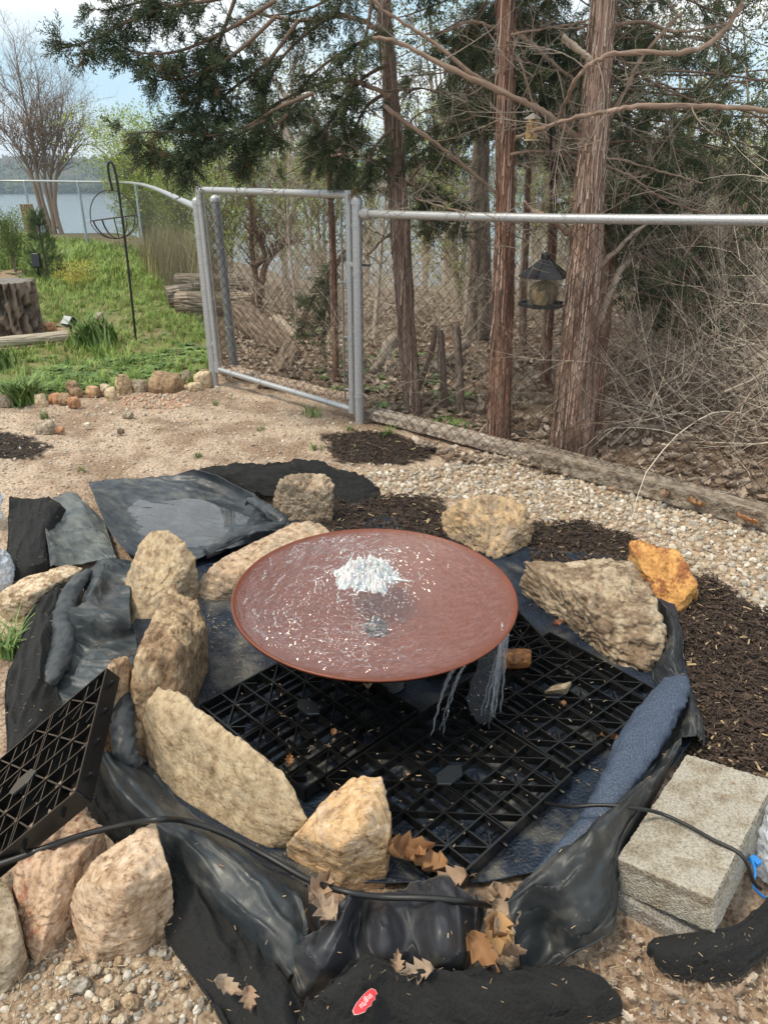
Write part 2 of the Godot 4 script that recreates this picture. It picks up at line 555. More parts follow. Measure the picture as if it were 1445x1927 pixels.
# thin bright overcast with soft streaks of blue-grey, the same all round
func cloudy() -> ImageTexture:
	var f := FastNoiseLite.new()
	f.seed = 21; f.noise_type = FastNoiseLite.TYPE_SIMPLEX_SMOOTH; f.frequency = 1.0
	f.fractal_type = FastNoiseLite.FRACTAL_FBM; f.fractal_octaves = 5
	var w := 1024; var h := 512
	var im := Image.create(w, h, false, Image.FORMAT_RGBF)
	for y in h:
		var el := PI * (0.5 - (y + 0.5) / h)
		for x in w:
			var az := TAU * (x + 0.5) / w
			var d := Vector3(cos(el) * cos(az), sin(el), cos(el) * sin(az))
			var q := Vector3(d.x * 2.4, d.y * 8.0, d.z * 2.4)
			var k := clampf(f.get_noise_3dv(q) * 1.5 + 0.5 + 0.35 * clampf(d.y, 0, 1), 0.0, 1.0)
			var blue := Vector3(0.36, 0.50, 0.59)
			var white := Vector3(0.70, 0.72, 0.73)
			var c := blue.lerp(white, k)
			if d.y < 0.0: c = Vector3(0.26, 0.27, 0.25)
			im.set_pixel(x, y, Color(c.x, c.y, c.z))
	return ImageTexture.create_from_image(im)

# ---------------------------------------------------------------- the ground
var zones := {}
func plan(pts: Array) -> PackedVector2Array:
	var out := PackedVector2Array()
	for q in pts:
		var p := P(q[0], q[1], 0.0)
		out.append(Vector2(p.x, p.z))
	return out
func survey_zones() -> void:
	zones.mulch = [
		plan([[600, 950], [640, 925], [720, 935], [830, 935], [850, 1000], [830, 1040], [600, 1040]]),
		plan([[990, 985], [1100, 985], [1190, 1010], [1210, 1060], [1000, 1080]]),
		plan([[1270, 1100], [1330, 1085], [1470, 1180], [1640, 1300], [1640, 1530], [1400, 1500], [1290, 1420], [1290, 1300], [1240, 1200]]),
		plan([[600, 815], [690, 805], [800, 825], [830, 850], [760, 868], [640, 865]]),
		plan([[-60, 800], [50, 815], [100, 840], [60, 858], [-60, 860]])]
	zones.gravel = [
		plan([[850, 870], [940, 850], [1010, 865], [1200, 905], [1320, 955], [1500, 1000], [1640, 1060], [1640, 1250], [1470, 1180], [1320, 1080], [1190, 1010], [1010, 980], [860, 930], [760, 930], [640, 890]]),
		plan([[-100, 1700], [60, 1690], [320, 1700], [350, 1800], [470, 1940], [470, 2050], [-200, 2050], [-200, 1750]])]
	zones.rubble = [plan([[225, 745], [280, 735], [350, 738], [360, 760], [290, 765], [235, 762]])]
	zones.lawn = [plan([[-300, 455], [60, 452], [200, 470], [330, 500], [385, 560], [400, 715], [240, 730], [120, 742], [-40, 765], [-400, 760]])]
	zones.litter = [plan([[415, 712], [640, 755], [690, 780], [1000, 840], [1445, 960], [1900, 1100], [3000, 900], [2500, 480], [430, 480]])]
	zones.debris = [plan([[1060, 1830], [1180, 1730], [1240, 1800], [1330, 1850], [1500, 1800], [1500, 2100], [900, 2100], [1100, 1930]])]
	zones.drystraw = [plan([[-40, 640], [130, 600], [150, 632], [110, 640], [-40, 665]]), plan([[-50, 515], [40, 500], [70, 530], [-50, 545]])]
func within(kind: String, p: Vector2) -> bool:
	for z in zones[kind]:
		if Geometry2D.is_point_in_polygon(p, z): return true
	return false
func bluff(x: float) -> float:
	if x < -7.0: return -21.0
	if x < -1.0: return lerpf(-21.0, -10.5, (x + 7.0) / 6.0)
	return lerpf(-10.5, -8.5, clampf((x + 1.0) / 8.0, 0.0, 1.0))
func lie(x: float, z: float) -> float:
	var drop := maxf(0.0, bluff(x) - z)
	var y := -0.02 + 0.016 * noise.get_noise_2d(x * 3.0, z * 3.0) + 0.006 * noise.get_noise_2d(x * 14.0, z * 14.0)
	var p := Vector2(x, z)
	if z > -3.6 and within("mulch", p): y += 0.028 + 0.02 * noise.get_noise_2d(x * 22.0, z * 22.0)
	if z < -3.0:
		if within("litter", p): y += 0.012 + 0.02 * noise.get_noise_2d(x * 1.4, z * 1.4) + 0.012 * noise.get_noise_2d(x * 9.0, z * 9.0)
	y -= drop * 0.36 * smoothstep(0.0, 3.0, drop)
	if drop > 0.0: y += 0.25 * noise.get_noise_2d(x * 0.7, z * 0.7) * smoothstep(0.0, 4.0, drop)
	return maxf(y, -11.0)
func axis_lines(lo: float, hi: float, step: float, far_lo: float, far_hi: float) -> PackedFloat32Array:
	var out := PackedFloat32Array()
	var back := []
	var x := lo; var g := step
	while x > far_lo:
		g *= 1.12
		x -= g
		back.append(x)
	back.reverse()
	for q in back: out.append(q)
	x = lo
	while x < hi:
		out.append(x); x += step
	g = step
	while x < far_hi:
		out.append(x); g *= 1.12; x += g
	out.append(x)
	return out
func build_ground() -> void:
	var xs := axis_lines(-2.6, 2.6, 0.032, -140.0, 140.0)
	var zs := axis_lines(-6.2, -0.6, 0.032, -75.0, 8.0)
	var s := Shape.new()
	var nx := xs.size(); var nz := zs.size()
	for z in zs:
		for x in xs:
			var j := Vector2(x + 0.06 * noise.get_noise_2d(x * 17, z * 17) + 0.03 * noise.get_noise_2d(z * 60, x * 60), z + 0.06 * noise.get_noise_2d(x * 17 + 90, z * 17))
			var big := noise.get_noise_2d(x * 1.7, z * 1.7)
			var c := Color(0.56, 0.455, 0.355).lerp(Color(0.33, 0.24, 0.17), clampf(0.42 + big * 1.6 + 1.1 * noise.get_noise_2d(x * 6, z * 6), 0, 1))
			if within("lawn", j): c = Color(0.17, 0.19, 0.055).lerp(Color(0.3, 0.25, 0.13), clampf(0.3 + big, 0, 1))
			elif within("litter", j): c = Color(0.32, 0.24, 0.175).lerp(Color(0.18, 0.13, 0.09), clampf(0.5 + noise.get_noise_2d(x * 5, z * 5), 0, 1))
			elif within("gravel", j): c = Color(0.40, 0.31, 0.225)
			elif within("debris", j): c = Color(0.34, 0.24, 0.165)
			elif z < -6.3: c = Color(0.27, 0.21, 0.14) if x > -2.5 else Color(0.16, 0.13, 0.07)
			if within("mulch", j): c = Color(0.035, 0.024, 0.018)
			if within("rubble", j): c = Color(0.5, 0.33, 0.23)
			if within("drystraw", j): c = Color(0.4, 0.3, 0.2)
			s.add(Vector3(x, lie(x, z), z), c, Vector2(x, z))
	for k in nz - 1:
		for j in nx - 1:
			var a := k * nx + j
			s.quad(a, a + 1, a + nx + 1, a + nx)
	setting("ground", s.mesh(M.ground))

func build_far() -> void:
	var s := Shape.new()
	for q in [Vector3(-900, -9, -20), Vector3(900, -9, -20), Vector3(900, -9, -900), Vector3(-900, -9, -900)]: s.add(q)
	s.quad(0, 3, 2, 1)
	setting("water", s.mesh(M.lake))
	# wooded hills on the far shore
	s = Shape.new()
	var nx := 150; var nz := 26
	for k in nz:
		for j in nx:
			var x := lerpf(-700, 700, float(j) / (nx - 1))
			var t := float(k) / (nz - 1)
			var shore := 520.0 + 60.0 * noise.get_noise_2d(x * 0.02, 3) - 150.0 * smoothstep(0.0, 300.0, x)
			var top := 13.5 + 6.0 * noise.get_noise_2d(x * 0.06, 50) + 2.0 * noise.get_noise_2d(x * 0.25, 8)
			s.add(Vector3(x, -9.2 + top * smoothstep(0.0, 1.0, t * 1.6) + (1.5 * noise.get_noise_2d(x * 0.9, t * 300) if k > 0 else 0.0), -shore - t * 160.0), Color(0.055, 0.075, 0.045))
	for k in nz - 1:
		for j in nx - 1:
			var a := k * nx + j
			s.quad(a, a + nx, a + nx + 1, a + 1)
	setting("hills", s.mesh(M.twig))
	rng.seed = 91
	var crown := Shape.new()
	var sp := sphere(3)
	crown.i = sp[1]
	for d in sp[0]:
		var r := 1.0 + 0.6 * noise.get_noise_3dv(d * 1.6 * 10.0 * 0.2) + 0.5 * noise.get_noise_3dv(d * 9.0)
		crown.add(d * r)
	var places := []; var cols := []
	for k in 5200:
		var x := rr(-520, 520)
		var t := pow(rng.randf(), 1.3)
		var shore := 520.0 + 60.0 * noise.get_noise_2d(x * 0.02, 3) - 150.0 * smoothstep(0.0, 300.0, x)
		var top := 13.5 + 6.0 * noise.get_noise_2d(x * 0.06, 50) + 2.0 * noise.get_noise_2d(x * 0.25, 8)
		var y := -9.2 + top * smoothstep(0.0, 1.0, t * 1.6)
		var sz := rr(2.6, 5.6)
		places.append(Transform3D(Basis(Vector3.UP, rr(0, TAU)).scaled(Vector3(sz, sz * rr(0.8, 1.4), sz)), Vector3(x, y + sz * 0.5, -shore - t * 160.0)))
		var g := rng.randf()
		var c := Color(0.05, 0.07, 0.04).lerp(Color(0.13, 0.14, 0.06), g)
		if rng.randf() < 0.2: c = Color(0.14, 0.11, 0.08)
		cols.append(c)
	var o := many("far_forest", crown.mesh(M.twig), places, cols)
	tag(o, "hazy green woods covering the hills across the lake", "forest", "", "stuff")

# ---------------------------------------------------------------- the fountain
var BOWL := Vector3(-0.03, 0.0, -1.828)
const RIM := 0.398
const RIM_H := 0.32
func bowl_depth(r: float) -> float:      # inner surface of the bowl below the rim
	return 0.125 * (1.0 - pow(r / RIM, 2.0))
func build_fountain() -> void:
	var o := base("fountain_bowl", "wide shallow rust-brown metal fountain bowl brimming with bubbling water", "fountain", BOWL)
	o.rotation = Vector3(0.012, 0, -0.014)
	var brown := Color(0.20, 0.058, 0.028)
	var s := Shape.new()
	var prof := []
	for k in 25: # inside, from the rim to the centre
		var r := RIM * (1.0 - k / 24.0)
		prof.append(Vector2(maxf(r, 0.001), RIM_H - bowl_depth(r)))
	prof.reverse()
	lathe(s, prof, 96, Vector3.ZERO, brown)
	part(o, "bowl", s.mesh(M.bowl))
	s = Shape.new()
	prof = []
	for k in 20:
		var r := (RIM + 0.004) * (1.0 - k / 19.0)
		prof.append(Vector2(maxf(r, 0.001), RIM_H - 0.008 - 0.135 * (1.0 - pow(r / (RIM + 0.004), 2.0))))
	lathe(s, prof, 96, Vector3.ZERO, brown * 0.8)
	part(o, "underside", s.mesh(M.bowl))
	s = Shape.new()
	var ring := []; var rad := []
	for k in 97:
		var a := TAU * k / 96.0
		ring.append(Vector3(cos(a) * (RIM + 0.001), RIM_H - 0.003, sin(a) * (RIM + 0.001))); rad.append(0.0038)
	tube(s, ring, rad, 10, brown, false)
	part(o, "rim", s.mesh(M.bowl))
	s = Shape.new()   # the grey fitting in the middle of the bowl
	lathe(s, [Vector2(0.001, 0.238), Vector2(0.016, 0.238), Vector2(0.018, 0.234), Vector2(0.018, 0.226), Vector2(0.03, 0.224), Vector2(0.032, 0.219), Vector2(0.032, 0.196)], 24, Vector3(0.004, 0, 0.02), Color(0.1, 0.105, 0.1))
	part(o, "nozzle", s.mesh(M.zinc))
	s = Shape.new()   # ribbed black supply hose under the bowl
	prof = []
	for k in 56:
		var t := k / 55.0
		prof.append(Vector2(0.052 + 0.006 * sin(k * PI * 0.5), 0.012 + t * 0.18))
	lathe(s, prof, 28, Vector3(0.04, 0, 0.02), Color(0.012, 0.012, 0.014))
	part(o, "supply_hose", s.mesh(M.plastic))
	build_water()

func swell(x: float, z: float) -> float:
	var r := sqrt(x * x + z * z)
	var a := atan2(z, x)
	var y := 0.0
	# rings that run outwards from the boil, broken up
	var jig := noise.get_noise_2d(x * 26, z * 26)
	y += 0.0045 * sin(r * 120.0 + 3.0 * jig) * exp(-r * 3.0) * (0.5 + 0.5 * noise.get_noise_2d(a * 9, r * 20))
	var swirl := Vector2(x, z).rotated(r * 5.0)
	y += 0.0115 * noise.get_noise_2d(swirl.x * 95, swirl.y * 32)
	y += 0.0020 * noise.get_noise_2d(x * 190, z * 150)
	y += 0.006 * noise.get_noise_2d(swirl.x * 24 + 40.0, swirl.y * 70) * smoothstep(-0.1, 0.2, x + z)
	var rough := smoothstep(-0.3, 0.25, -x) * 0.7 + 0.55
	return y * rough
func build_water() -> void:
	var o := base("fountain_water", "clear rippling water boiling white over the brown bowl and spilling off its rim", "water", BOWL)
	o.rotation = Vector3(0.012, 0, -0.014)
	var s := Shape.new()
	var rings := 150; var sides := 260
	var edge := RIM - 0.006
	for k in rings + 1:
		var r := edge * k / rings
		for j in sides:
			var a := TAU * j / sides
			var x := cos(a) * r; var z := sin(a) * r
			var damp := 1.0 - smoothstep(0.9, 1.0, float(k) / rings)
			var well := 0.012 * exp(-pow((r - 0.0) / 0.09, 2.0))
			s.add(Vector3(x, RIM_H - 0.0045 + swell(x, z) * damp + well, z))
	for k in rings:
		for j in sides:
			var a := k * sides + j; var b := k * sides + (j + 1) % sides
			s.quad(a, b, b + sides, a + sides)
	part(o, "water_surface", s.mesh(M.water))
	# the boil: a frothing dome of white water with fingers thrown outwards
	var boil := Vector3(-0.022, RIM_H + 0.002, -0.075)
	rng.seed = 5
	s = Shape.new()
	var fr_n := 70; var fs_n := 200
	for k in fr_n + 1:
		for j in fs_n:
			var a := TAU * j / fs_n
			var t := float(k) / fr_n
			var reach := 0.09 + 0.03 * noise.get_noise_2d(cos(a) * 1.3 + 5.0, sin(a) * 1.3) + 0.022 * noise.get_noise_2d(cos(a) * 6.0, sin(a) * 6.0)
			var p := Vector3(cos(a) * reach * t, 0, sin(a) * reach * t * 0.86)
			var lump := noise.get_noise_3d(p.x * 40, p.z * 40, 3.0)
			var froth := absf(noise.get_noise_3d(p.x * 85, p.z * 85, 9.0))
			p.y = 0.058 * pow(maxf(0.0, 1.0 - t * t), 0.75) * (0.75 + 0.9 * lump) + (0.009 * froth + 0.0012 * noise.get_noise_2d(p.x * 330, p.z * 330)) * (1.0 - t * t * 0.7) - 0.006 * t * t
			var g := clampf(0.74 - 1.1 * clampf(noise.get_noise_3d(p.x * 150 + 40, p.z * 150, 1.0) - 0.05, 0.0, 1.0), 0.38, 0.8)
			s.add(boil + p, Color(g, g * 1.01, g * 1.02))
	for k in fr_n:
		for j in fs_n:
			var a := k * fs_n + j; var b := k * fs_n + (j + 1) % fs_n
			s.quad(a, b, b + fs_n, a + fs_n)
	var sp := sphere(2)
	for k in 120:
		var a := rr(0, TAU); var r := 0.1 * sqrt(rng.randf())
		var c := Vector3(cos(a) * r, 0.055 * maxf(0.0, 1.0 - pow(r / 0.085, 2.0)) * rr(0.8, 1.25) + 0.002, sin(a) * r * 0.85)
		var size := rr(0.0012, 0.004)
		var first := s.v.size()
		for d in sp[0]: s.add(boil + c + d * size * Vector3(1, rr(0.8, 1.2), 1), Color(0.9, 0.91, 0.92))
		for j in sp[1]: s.i.append(first + j)
	for k in 26:   # fingers and skirts of foam
		var a := rr(0, TAU); var r0 := rr(0.05, 0.08); var len := rr(0.012, 0.055)
		var pts := []; var rad := []
		for j in 8:
			var t := j / 7.0
			var r := r0 + len * t
			var aa := a + 0.35 * t * sin(k * 1.7) + 0.05 * sin(j * 2.0 + k)
			pts.append(boil + Vector3(cos(aa) * r, 0.010 * (1 - t) - 0.004 + 0.003 * sin(j * 2.1 + k), sin(aa) * r * 0.85)); rad.append(0.0036 * (1.0 - 0.75 * t) * (1.0 + 0.4 * sin(j * 3.0 + k)))
		tube(s, pts, rad, 6, Color(0.85, 0.87, 0.88))
	part(o, "white_water", s.mesh(M.foam))
	# froth: fine bubbles, their broken strings also standing in for sky reflections on ripples
	var ball := Shape.new()
	var sp2 := sphere(1)
	ball.i = sp2[1]
	for d in sp2[0]: ball.add(d)
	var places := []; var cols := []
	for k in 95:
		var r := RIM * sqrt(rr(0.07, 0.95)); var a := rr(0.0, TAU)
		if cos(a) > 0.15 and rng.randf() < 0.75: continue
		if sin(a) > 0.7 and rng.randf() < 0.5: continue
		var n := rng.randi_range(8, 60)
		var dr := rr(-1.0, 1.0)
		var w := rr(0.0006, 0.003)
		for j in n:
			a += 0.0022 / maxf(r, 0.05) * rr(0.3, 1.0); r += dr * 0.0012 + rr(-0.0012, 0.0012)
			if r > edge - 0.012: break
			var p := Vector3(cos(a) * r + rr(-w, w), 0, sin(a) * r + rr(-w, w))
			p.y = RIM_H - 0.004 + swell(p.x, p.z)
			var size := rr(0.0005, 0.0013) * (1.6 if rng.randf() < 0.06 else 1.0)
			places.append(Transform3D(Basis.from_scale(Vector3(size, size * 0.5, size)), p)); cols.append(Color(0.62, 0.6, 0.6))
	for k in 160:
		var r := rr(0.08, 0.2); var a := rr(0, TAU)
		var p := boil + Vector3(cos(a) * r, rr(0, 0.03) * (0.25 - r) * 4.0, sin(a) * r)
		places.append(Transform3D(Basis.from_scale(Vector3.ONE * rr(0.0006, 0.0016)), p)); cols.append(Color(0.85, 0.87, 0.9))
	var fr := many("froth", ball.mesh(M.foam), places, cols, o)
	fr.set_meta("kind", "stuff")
	# the spill over the front right of the rim
	rng.seed = 8
	for k in 15:
		var a := rr(0.50, 0.66)
		if k >= 11: a = rr(0.98, 1.16)
		var top := Vector3(cos(a) * (RIM + 0.004), RIM_H - 0.004, sin(a) * (RIM + 0.004))
		var foot := top + Vector3(cos(a) * rr(-0.05, 0.01), 0, sin(a) * rr(-0.05, 0.01))
		if k >= 11: foot = Vector3(cos(a), 0, sin(a)) * rr(RIM * 0.74, RIM * 0.86)
		foot.y = 0.04 if k < 11 else 0.05
		var pts := []; var rad := []
		for j in 22:
			var t := j / 21.0
			var p := top.lerp(foot, t)
			p.y = lerpf(top.y, foot.y, t * t * 0.5 + t * 0.5)
			p += Vector3(sin(j * 1.7 + k), 0, cos(j * 1.3 + k * 2)) * 0.0022 * t
			pts.append(p); rad.append(maxf(0.0008, (0.0032 - 0.0014 * t) * (1.0 + 0.2 * sin(j * 1.9 + k * 3))))
		s = Shape.new()
		tube(s, pts, rad, 7)
		part(o, "falling_stream", s.mesh(M.stream))
	s = Shape.new()
	var cols_n := 26
	for j in cols_n:   # the thin curtain between the streams
		var a := lerpf(0.5, 0.86, j / float(cols_n - 1))
		for k in 20:
			var t := k / 19.0
			var r := RIM + 0.004 - 0.045 * t * smoothstep(0.55, 1.0, a) + 0.003 * sin(j * 1.7 + k * 0.6)
			s.add(Vector3(cos(a) * r, RIM_H - 0.006 - t * (0.10 + 0.15 * sin((j / float(cols_n - 1)) * PI * 0.9)), sin(a) * r))
	for j in cols_n - 1:
		for k in 19:
			var a := j * 20 + k
			s.quad(a, a + 1, a + 21, a + 20)
	part(o, "water_curtain", s.mesh(M.veil))
	places = []; cols = []
	for k in 12:
		var a := rr(0.45, 1.2)
		var r := RIM * rr(0.82, 1.04)
		places.append(Transform3D(Basis.from_scale(Vector3(1, 1.8, 1) * rr(0.0005, 0.0015)), Vector3(cos(a) * r, rr(0.05, RIM_H - 0.02), sin(a) * r))); cols.append(Color(0.8, 0.85, 0.9))
	fr = many("droplets", ball.mesh(M.foam), places, cols, o)
	fr.set_meta("kind", "stuff")

# ---------------------------------------------------------------- black lattice panels under the bowl
const PW := 0.41
const PL := 0.45
const PH := 0.042
func build_panel(label: String, corner: Vector3, along: Vector3, across: Vector3) -> void:
	# corner: a top corner; along runs PL, across runs PW
	var x := along.normalized()
	var y := across.cross(x).normalized()
	if y.y < 0.0: y = -y
	var z := x.cross(y).normalized()
	if z.dot(across) < 0.0:
		corner += across.normalized() * PW
	var at := corner + x * PL * 0.5 + z * PW * 0.5 - y * PH
	var o := base("drainage_panel", label, "plastic panel", at, "black lattice drainage panels")
	o.basis = Basis(x, y, z)
	var black := Color(0.009, 0.01, 0.011)
	for e in [[Vector3(-PL / 2, 0, -PW / 2), Vector3(PL / 2, 0, -PW / 2)], [Vector3(-PL / 2, 0, PW / 2), Vector3(PL / 2, 0, PW / 2)], [Vector3(-PL / 2, 0, -PW / 2 + 0.003), Vector3(-PL / 2, 0, PW / 2 - 0.003)], [Vector3(PL / 2, 0, -PW / 2 + 0.003), Vector3(PL / 2, 0, PW / 2 - 0.003)]]:
		var s := Shape.new()
		var up := Vector3(0, PH / 2, 0)
		bar(s, e[0] + up, e[1] + up, 0.005, PH, Vector3.UP, black)
		s.flatten()
		part(o, "frame_side", s.mesh(M.plastic))
	var nx := 7; var nz := 6
	for k in range(1, nz):
		var zz := -PW / 2 + PW * k / nz
		var s := Shape.new()
		bar(s, Vector3(-PL / 2, PH - 0.013, zz), Vector3(PL / 2, PH - 0.013, zz), 0.0046, 0.026, Vector3.UP, black)
		s.flatten()
		part(o, "rib", s.mesh(M.plastic))
	for k in range(1, nx):
		var xx := -PL / 2 + PL * k / nx
		var s := Shape.new()
		if k % 3 == 0:
			for d in [-0.004, 0.004]: bar(s, Vector3(xx + d, PH - 0.0135, -PW / 2), Vector3(xx + d, PH - 0.0135, PW / 2), 0.0032, 0.026, Vector3.UP, black)
		else:
			bar(s, Vector3(xx, PH - 0.0145, -PW / 2), Vector3(xx, PH - 0.0145, PW / 2), 0.0042, 0.024, Vector3.UP, black)
		s.flatten()
		part(o, "rib", s.mesh(M.plastic))
	var fin := Shape.new()
	for i in nx:
		for k in nz:
			var a := Vector3(-PL / 2 + PL * i / nx, PH - 0.012, -PW / 2 + PW * k / nz)
			var b := a + Vector3(PL / nx, 0, PW / nz)
			if (i + k) % 2 == 0: bar(fin, a, b, 0.0036, 0.020, Vector3.UP, black)
			elif (i + 3 * k) % 4 == 1: bar(fin, Vector3(a.x, a.y - 0.001, b.z), Vector3((a.x + b.x) / 2, a.y - 0.001, (a.z + b.z) / 2), 0.0034, 0.020, Vector3.UP, black)
			else: bar(fin, Vector3((a.x + b.x) / 2, a.y - 0.001, a.z), Vector3((a.x + b.x) / 2, a.y - 0.001, b.z), 0.003, 0.018, Vector3.UP, black)
			if (i + 2 * k) % 3 == 0:   # lower struts that show in the cells
				bar(fin, Vector3(a.x, 0.008, (a.z + b.z) / 2), Vector3(b.x, 0.008, (a.z + b.z) / 2), 0.004, 0.006, Vector3.UP, black)
	fin.flatten()
	var fp := part(o, "diagonal_fins", fin.mesh(M.plastic))
	fp.set_meta("kind", "stuff")
	var plate := Shape.new()
	lathe(plate, [Vector2(0.001, 0.004), Vector2(0.034, 0.004), Vector2(0.036, 0.002), Vector2(0.036, -0.002)], 6, Vector3.ZERO, Color(0.02, 0.024, 0.03))
	plate.flatten()
	part(o, "centre_plate", plate.mesh(M.plastic), Transform3D(Basis.from_scale(Vector3(1.25, 1, 0.75)), Vector3(0, PH - 0.0015, 0)))
	for k in 4:
		var t := (k + 0.5) / 4.0 - 0.5
		for q in [[Vector3(PL / 2, PH * 0.55, t * PW), Vector3(1, 0, 0)], [Vector3(t * PL, PH * 0.55, PW / 2), Vector3(0, 0, 1)], [Vector3(-PL / 2, PH * 0.55, t * PW), Vector3(-1, 0, 0)], [Vector3(t * PL, PH * 0.55, -PW / 2), Vector3(0, 0, -1)]]:
			part(o, "peg", straight(q[0], q[0] + q[1] * 0.017, 0.0055, 8, black).mesh(M.plastic))
func flat_panel(label: String, px: Array, centre: Array, lift := 0.0) -> void:
	var a := P(px[0], px[1], PH + 0.008 + lift); var b := P(px[2], px[3], PH + 0.008 + lift); var c := P(centre[0], centre[1], PH + 0.008 + lift)
	var x := (b - a).normalized()
	var z := x.cross(Vector3.UP)
	if z.dot(c - a) < 0.0: z = -z
	build_panel(label, c - x * PL * 0.5 - z * PW * 0.5, x, z)
func build_panels() -> void:
	flat_panel("black lattice panel under the bowl beside the long tan slab", [388, 1328, 571, 1477], [581, 1330])
	flat_panel("black lattice panel nearest the front, its corner over brown oak leaves", [880, 1650, 1077, 1466], [846, 1458], 0.004)
	flat_panel("black lattice panel beside the blue mesh roll with a flat stone on its plate", [1041, 1438, 1233, 1297], [1048, 1300])
	flat_panel("black lattice panel mostly hidden behind the bowl near the triangular rock", [1041, 1174, 970, 1101], [868, 1165])
	var t := P(199, 1259, 0.28); var b := P(142, 1490, 0.28)
	build_panel("black lattice panel propped up slanting against the rocks", t, Vector3(-1.0295, 0, -1.4527) - t, b - t)

# ---------------------------------------------------------------- rocks
func hull_of(top: Array, foot: Array, sink := 0.03) -> Array:
	var pts := []
	var mid := Vector3.ZERO
	for q in top:
		var p := P(q[0], q[1], q[2])
		pts.append(p); mid += p
	mid /= top.size()
	for q in foot: pts.append(P(q[0], q[1], q[2] if q.size() > 2 else 0.0) - Vector3(0, sink * 0.5, 0))
	for q in top:
		var p := P(q[0], q[1], q[2])
		p = Vector3(lerpf(p.x, mid.x, 0.12), -sink, lerpf(p.z, mid.z, 0.12))
		pts.append(p)
	return pts
func rock(label: String, top: Array, foot: Array, seed_: int, tint: Color, stain: Color, share := 0.3, rough := 0.03, pits := 0.0, level := 5, mat := "rock", sink := 0.03, strata := Vector3(0, 1, 0), sharp := 110.0) -> void:
	var made := stone(hull_of(top, foot, sink), seed_, level, rough, 3, tint, stain, share, pits, sharp, strata)
	var at: Vector3 = made[1]
	at.y = 0.0
	whole("rock", made[0].mesh(M[mat], at), label, "rock", at)
func build_rocks() -> void:
	var tan_ := Color(0.556, 0.440, 0.303)
	var pale := Color(0.746, 0.658, 0.542)
	var ochre := Color(0.683, 0.439, 0.183)
	var grey_ := Color(0.407, 0.358, 0.300)
	var brown := Color(0.330, 0.233, 0.155)
	rock("long tan slab leaning on the front left edge of the pond", [[300, 1290, .21], [345, 1308, .21], [470, 1400, .20], [560, 1468, .18], [590, 1515, .15], [275, 1325, .18]], [[268, 1385, .05], [290, 1465, .02], [335, 1515, .0], [420, 1565, .0], [485, 1597, .0], [535, 1590, .02], [578, 1548, .06]], 11, Color(0.606, 0.510, 0.375), Color(0.486, 0.406, 0.295), 0.32, 0.026)
	rock("tall brown ridged rock left of the bowl behind the long slab", [[320, 1102, .20], [358, 1108, .19], [388, 1180, .16], [300, 1160, .24], [255, 1240, .25], [330, 1230, .24], [345, 1290, .16]], [[240, 1330, .1], [238, 1410, .03], [257, 1455, .0], [285, 1440, .0], [380, 1300, .0], [392, 1240, .02], [388, 1200, .04]], 12, tan_, brown, 0.42, 0.05, 0.0, 5, "rock", 0.03, Vector3(0.5, 1, 0.3).normalized())
	rock("upright yellowish rock with a peaked top near the puddle", [[285, 1003, .24], [312, 998, .25], [348, 1022, .22], [371, 1048, .17], [255, 1035, .18]], [[230, 1100, .05], [228, 1140, .0], [255, 1175, .0], [290, 1172, .0], [335, 1140, .0], [368, 1105, .03]], 13, Color(0.623, 0.511, 0.367), Color(0.470, 0.393, 0.296), 0.4, 0.04)
	rock("long sloping tan rock lying behind the bowl on its left", [[398, 1060, .14], [480, 1018, .15], [555, 981, .15], [605, 983, .14], [640, 1005, .12], [500, 1075, .13]], [[372, 1090, .07], [372, 1112, .02], [388, 1132, .0], [440, 1118, .0], [520, 1100, .0]], 14, Color(0.621, 0.486, 0.366), Color(0.495, 0.417, 0.340), 0.35, 0.03)
	rock("pitted grey-brown upright rock at the back corner of the puddle", [[522, 905, .2], [545, 895, .21], [602, 892, .21], [628, 905, .18], [626, 930, .14]], [[515, 935, .07], [520, 965, .01], [545, 981, .0], [598, 980, .0], [612, 960, .03]], 15, Color(0.562, 0.474, 0.377), Color(0.337, 0.278, 0.220), 0.4, 0.05, 0.35)
	rock("big rounded tan boulder behind the bowl on its right", [[860, 935, .2], [905, 929, .21], [955, 934, .2], [990, 948, .18], [1006, 975, .12]], [[828, 950, .12], [828, 985, .05], [835, 1008, .0], [905, 1045, .0], [935, 1060, .0], [970, 1045, .0], [1000, 1012, .03]], 16, Color(0.620, 0.474, 0.309), Color(0.447, 0.359, 0.271), 0.5, 0.035, 0.2, 5, "rock", 0.03, Vector3(0, 1, 0), 40.0)
	rock("large wedge-shaped grey-tan rock on the right of the pond", [[985, 1058, .13], [1045, 1056, .15], [1120, 1052, .16], [1190, 1056, .16], [1213, 1085, .16], [1248, 1165, .15], [1256, 1200, .13], [1100, 1120, .18]], [[975, 1085, .07], [1000, 1118, .03], [1078, 1140, .03], [1090, 1170, .02], [1140, 1235, .0], [1172, 1268, .0], [1218, 1268, .0], [1256, 1245, .02]], 17, Color(0.528, 0.451, 0.354), Color(0.273, 0.210, 0.154), 0.5, 0.06, 0.2, 5, "rock", 0.03, Vector3(0.1, 1, 0.2).normalized())
	rock("bright orange broken rock behind the wedge-shaped rock", [[1180, 1014, .15], [1222, 1019, .16], [1272, 1036, .16], [1300, 1065, .15], [1316, 1092, .12]], [[1190, 1040, .1], [1225, 1110, .03], [1258, 1158, .0], [1290, 1150, .0], [1308, 1125, .02]], 18, Color(0.74, 0.42, 0.15), Color(0.40, 0.17, 0.07), 0.36, 0.045)
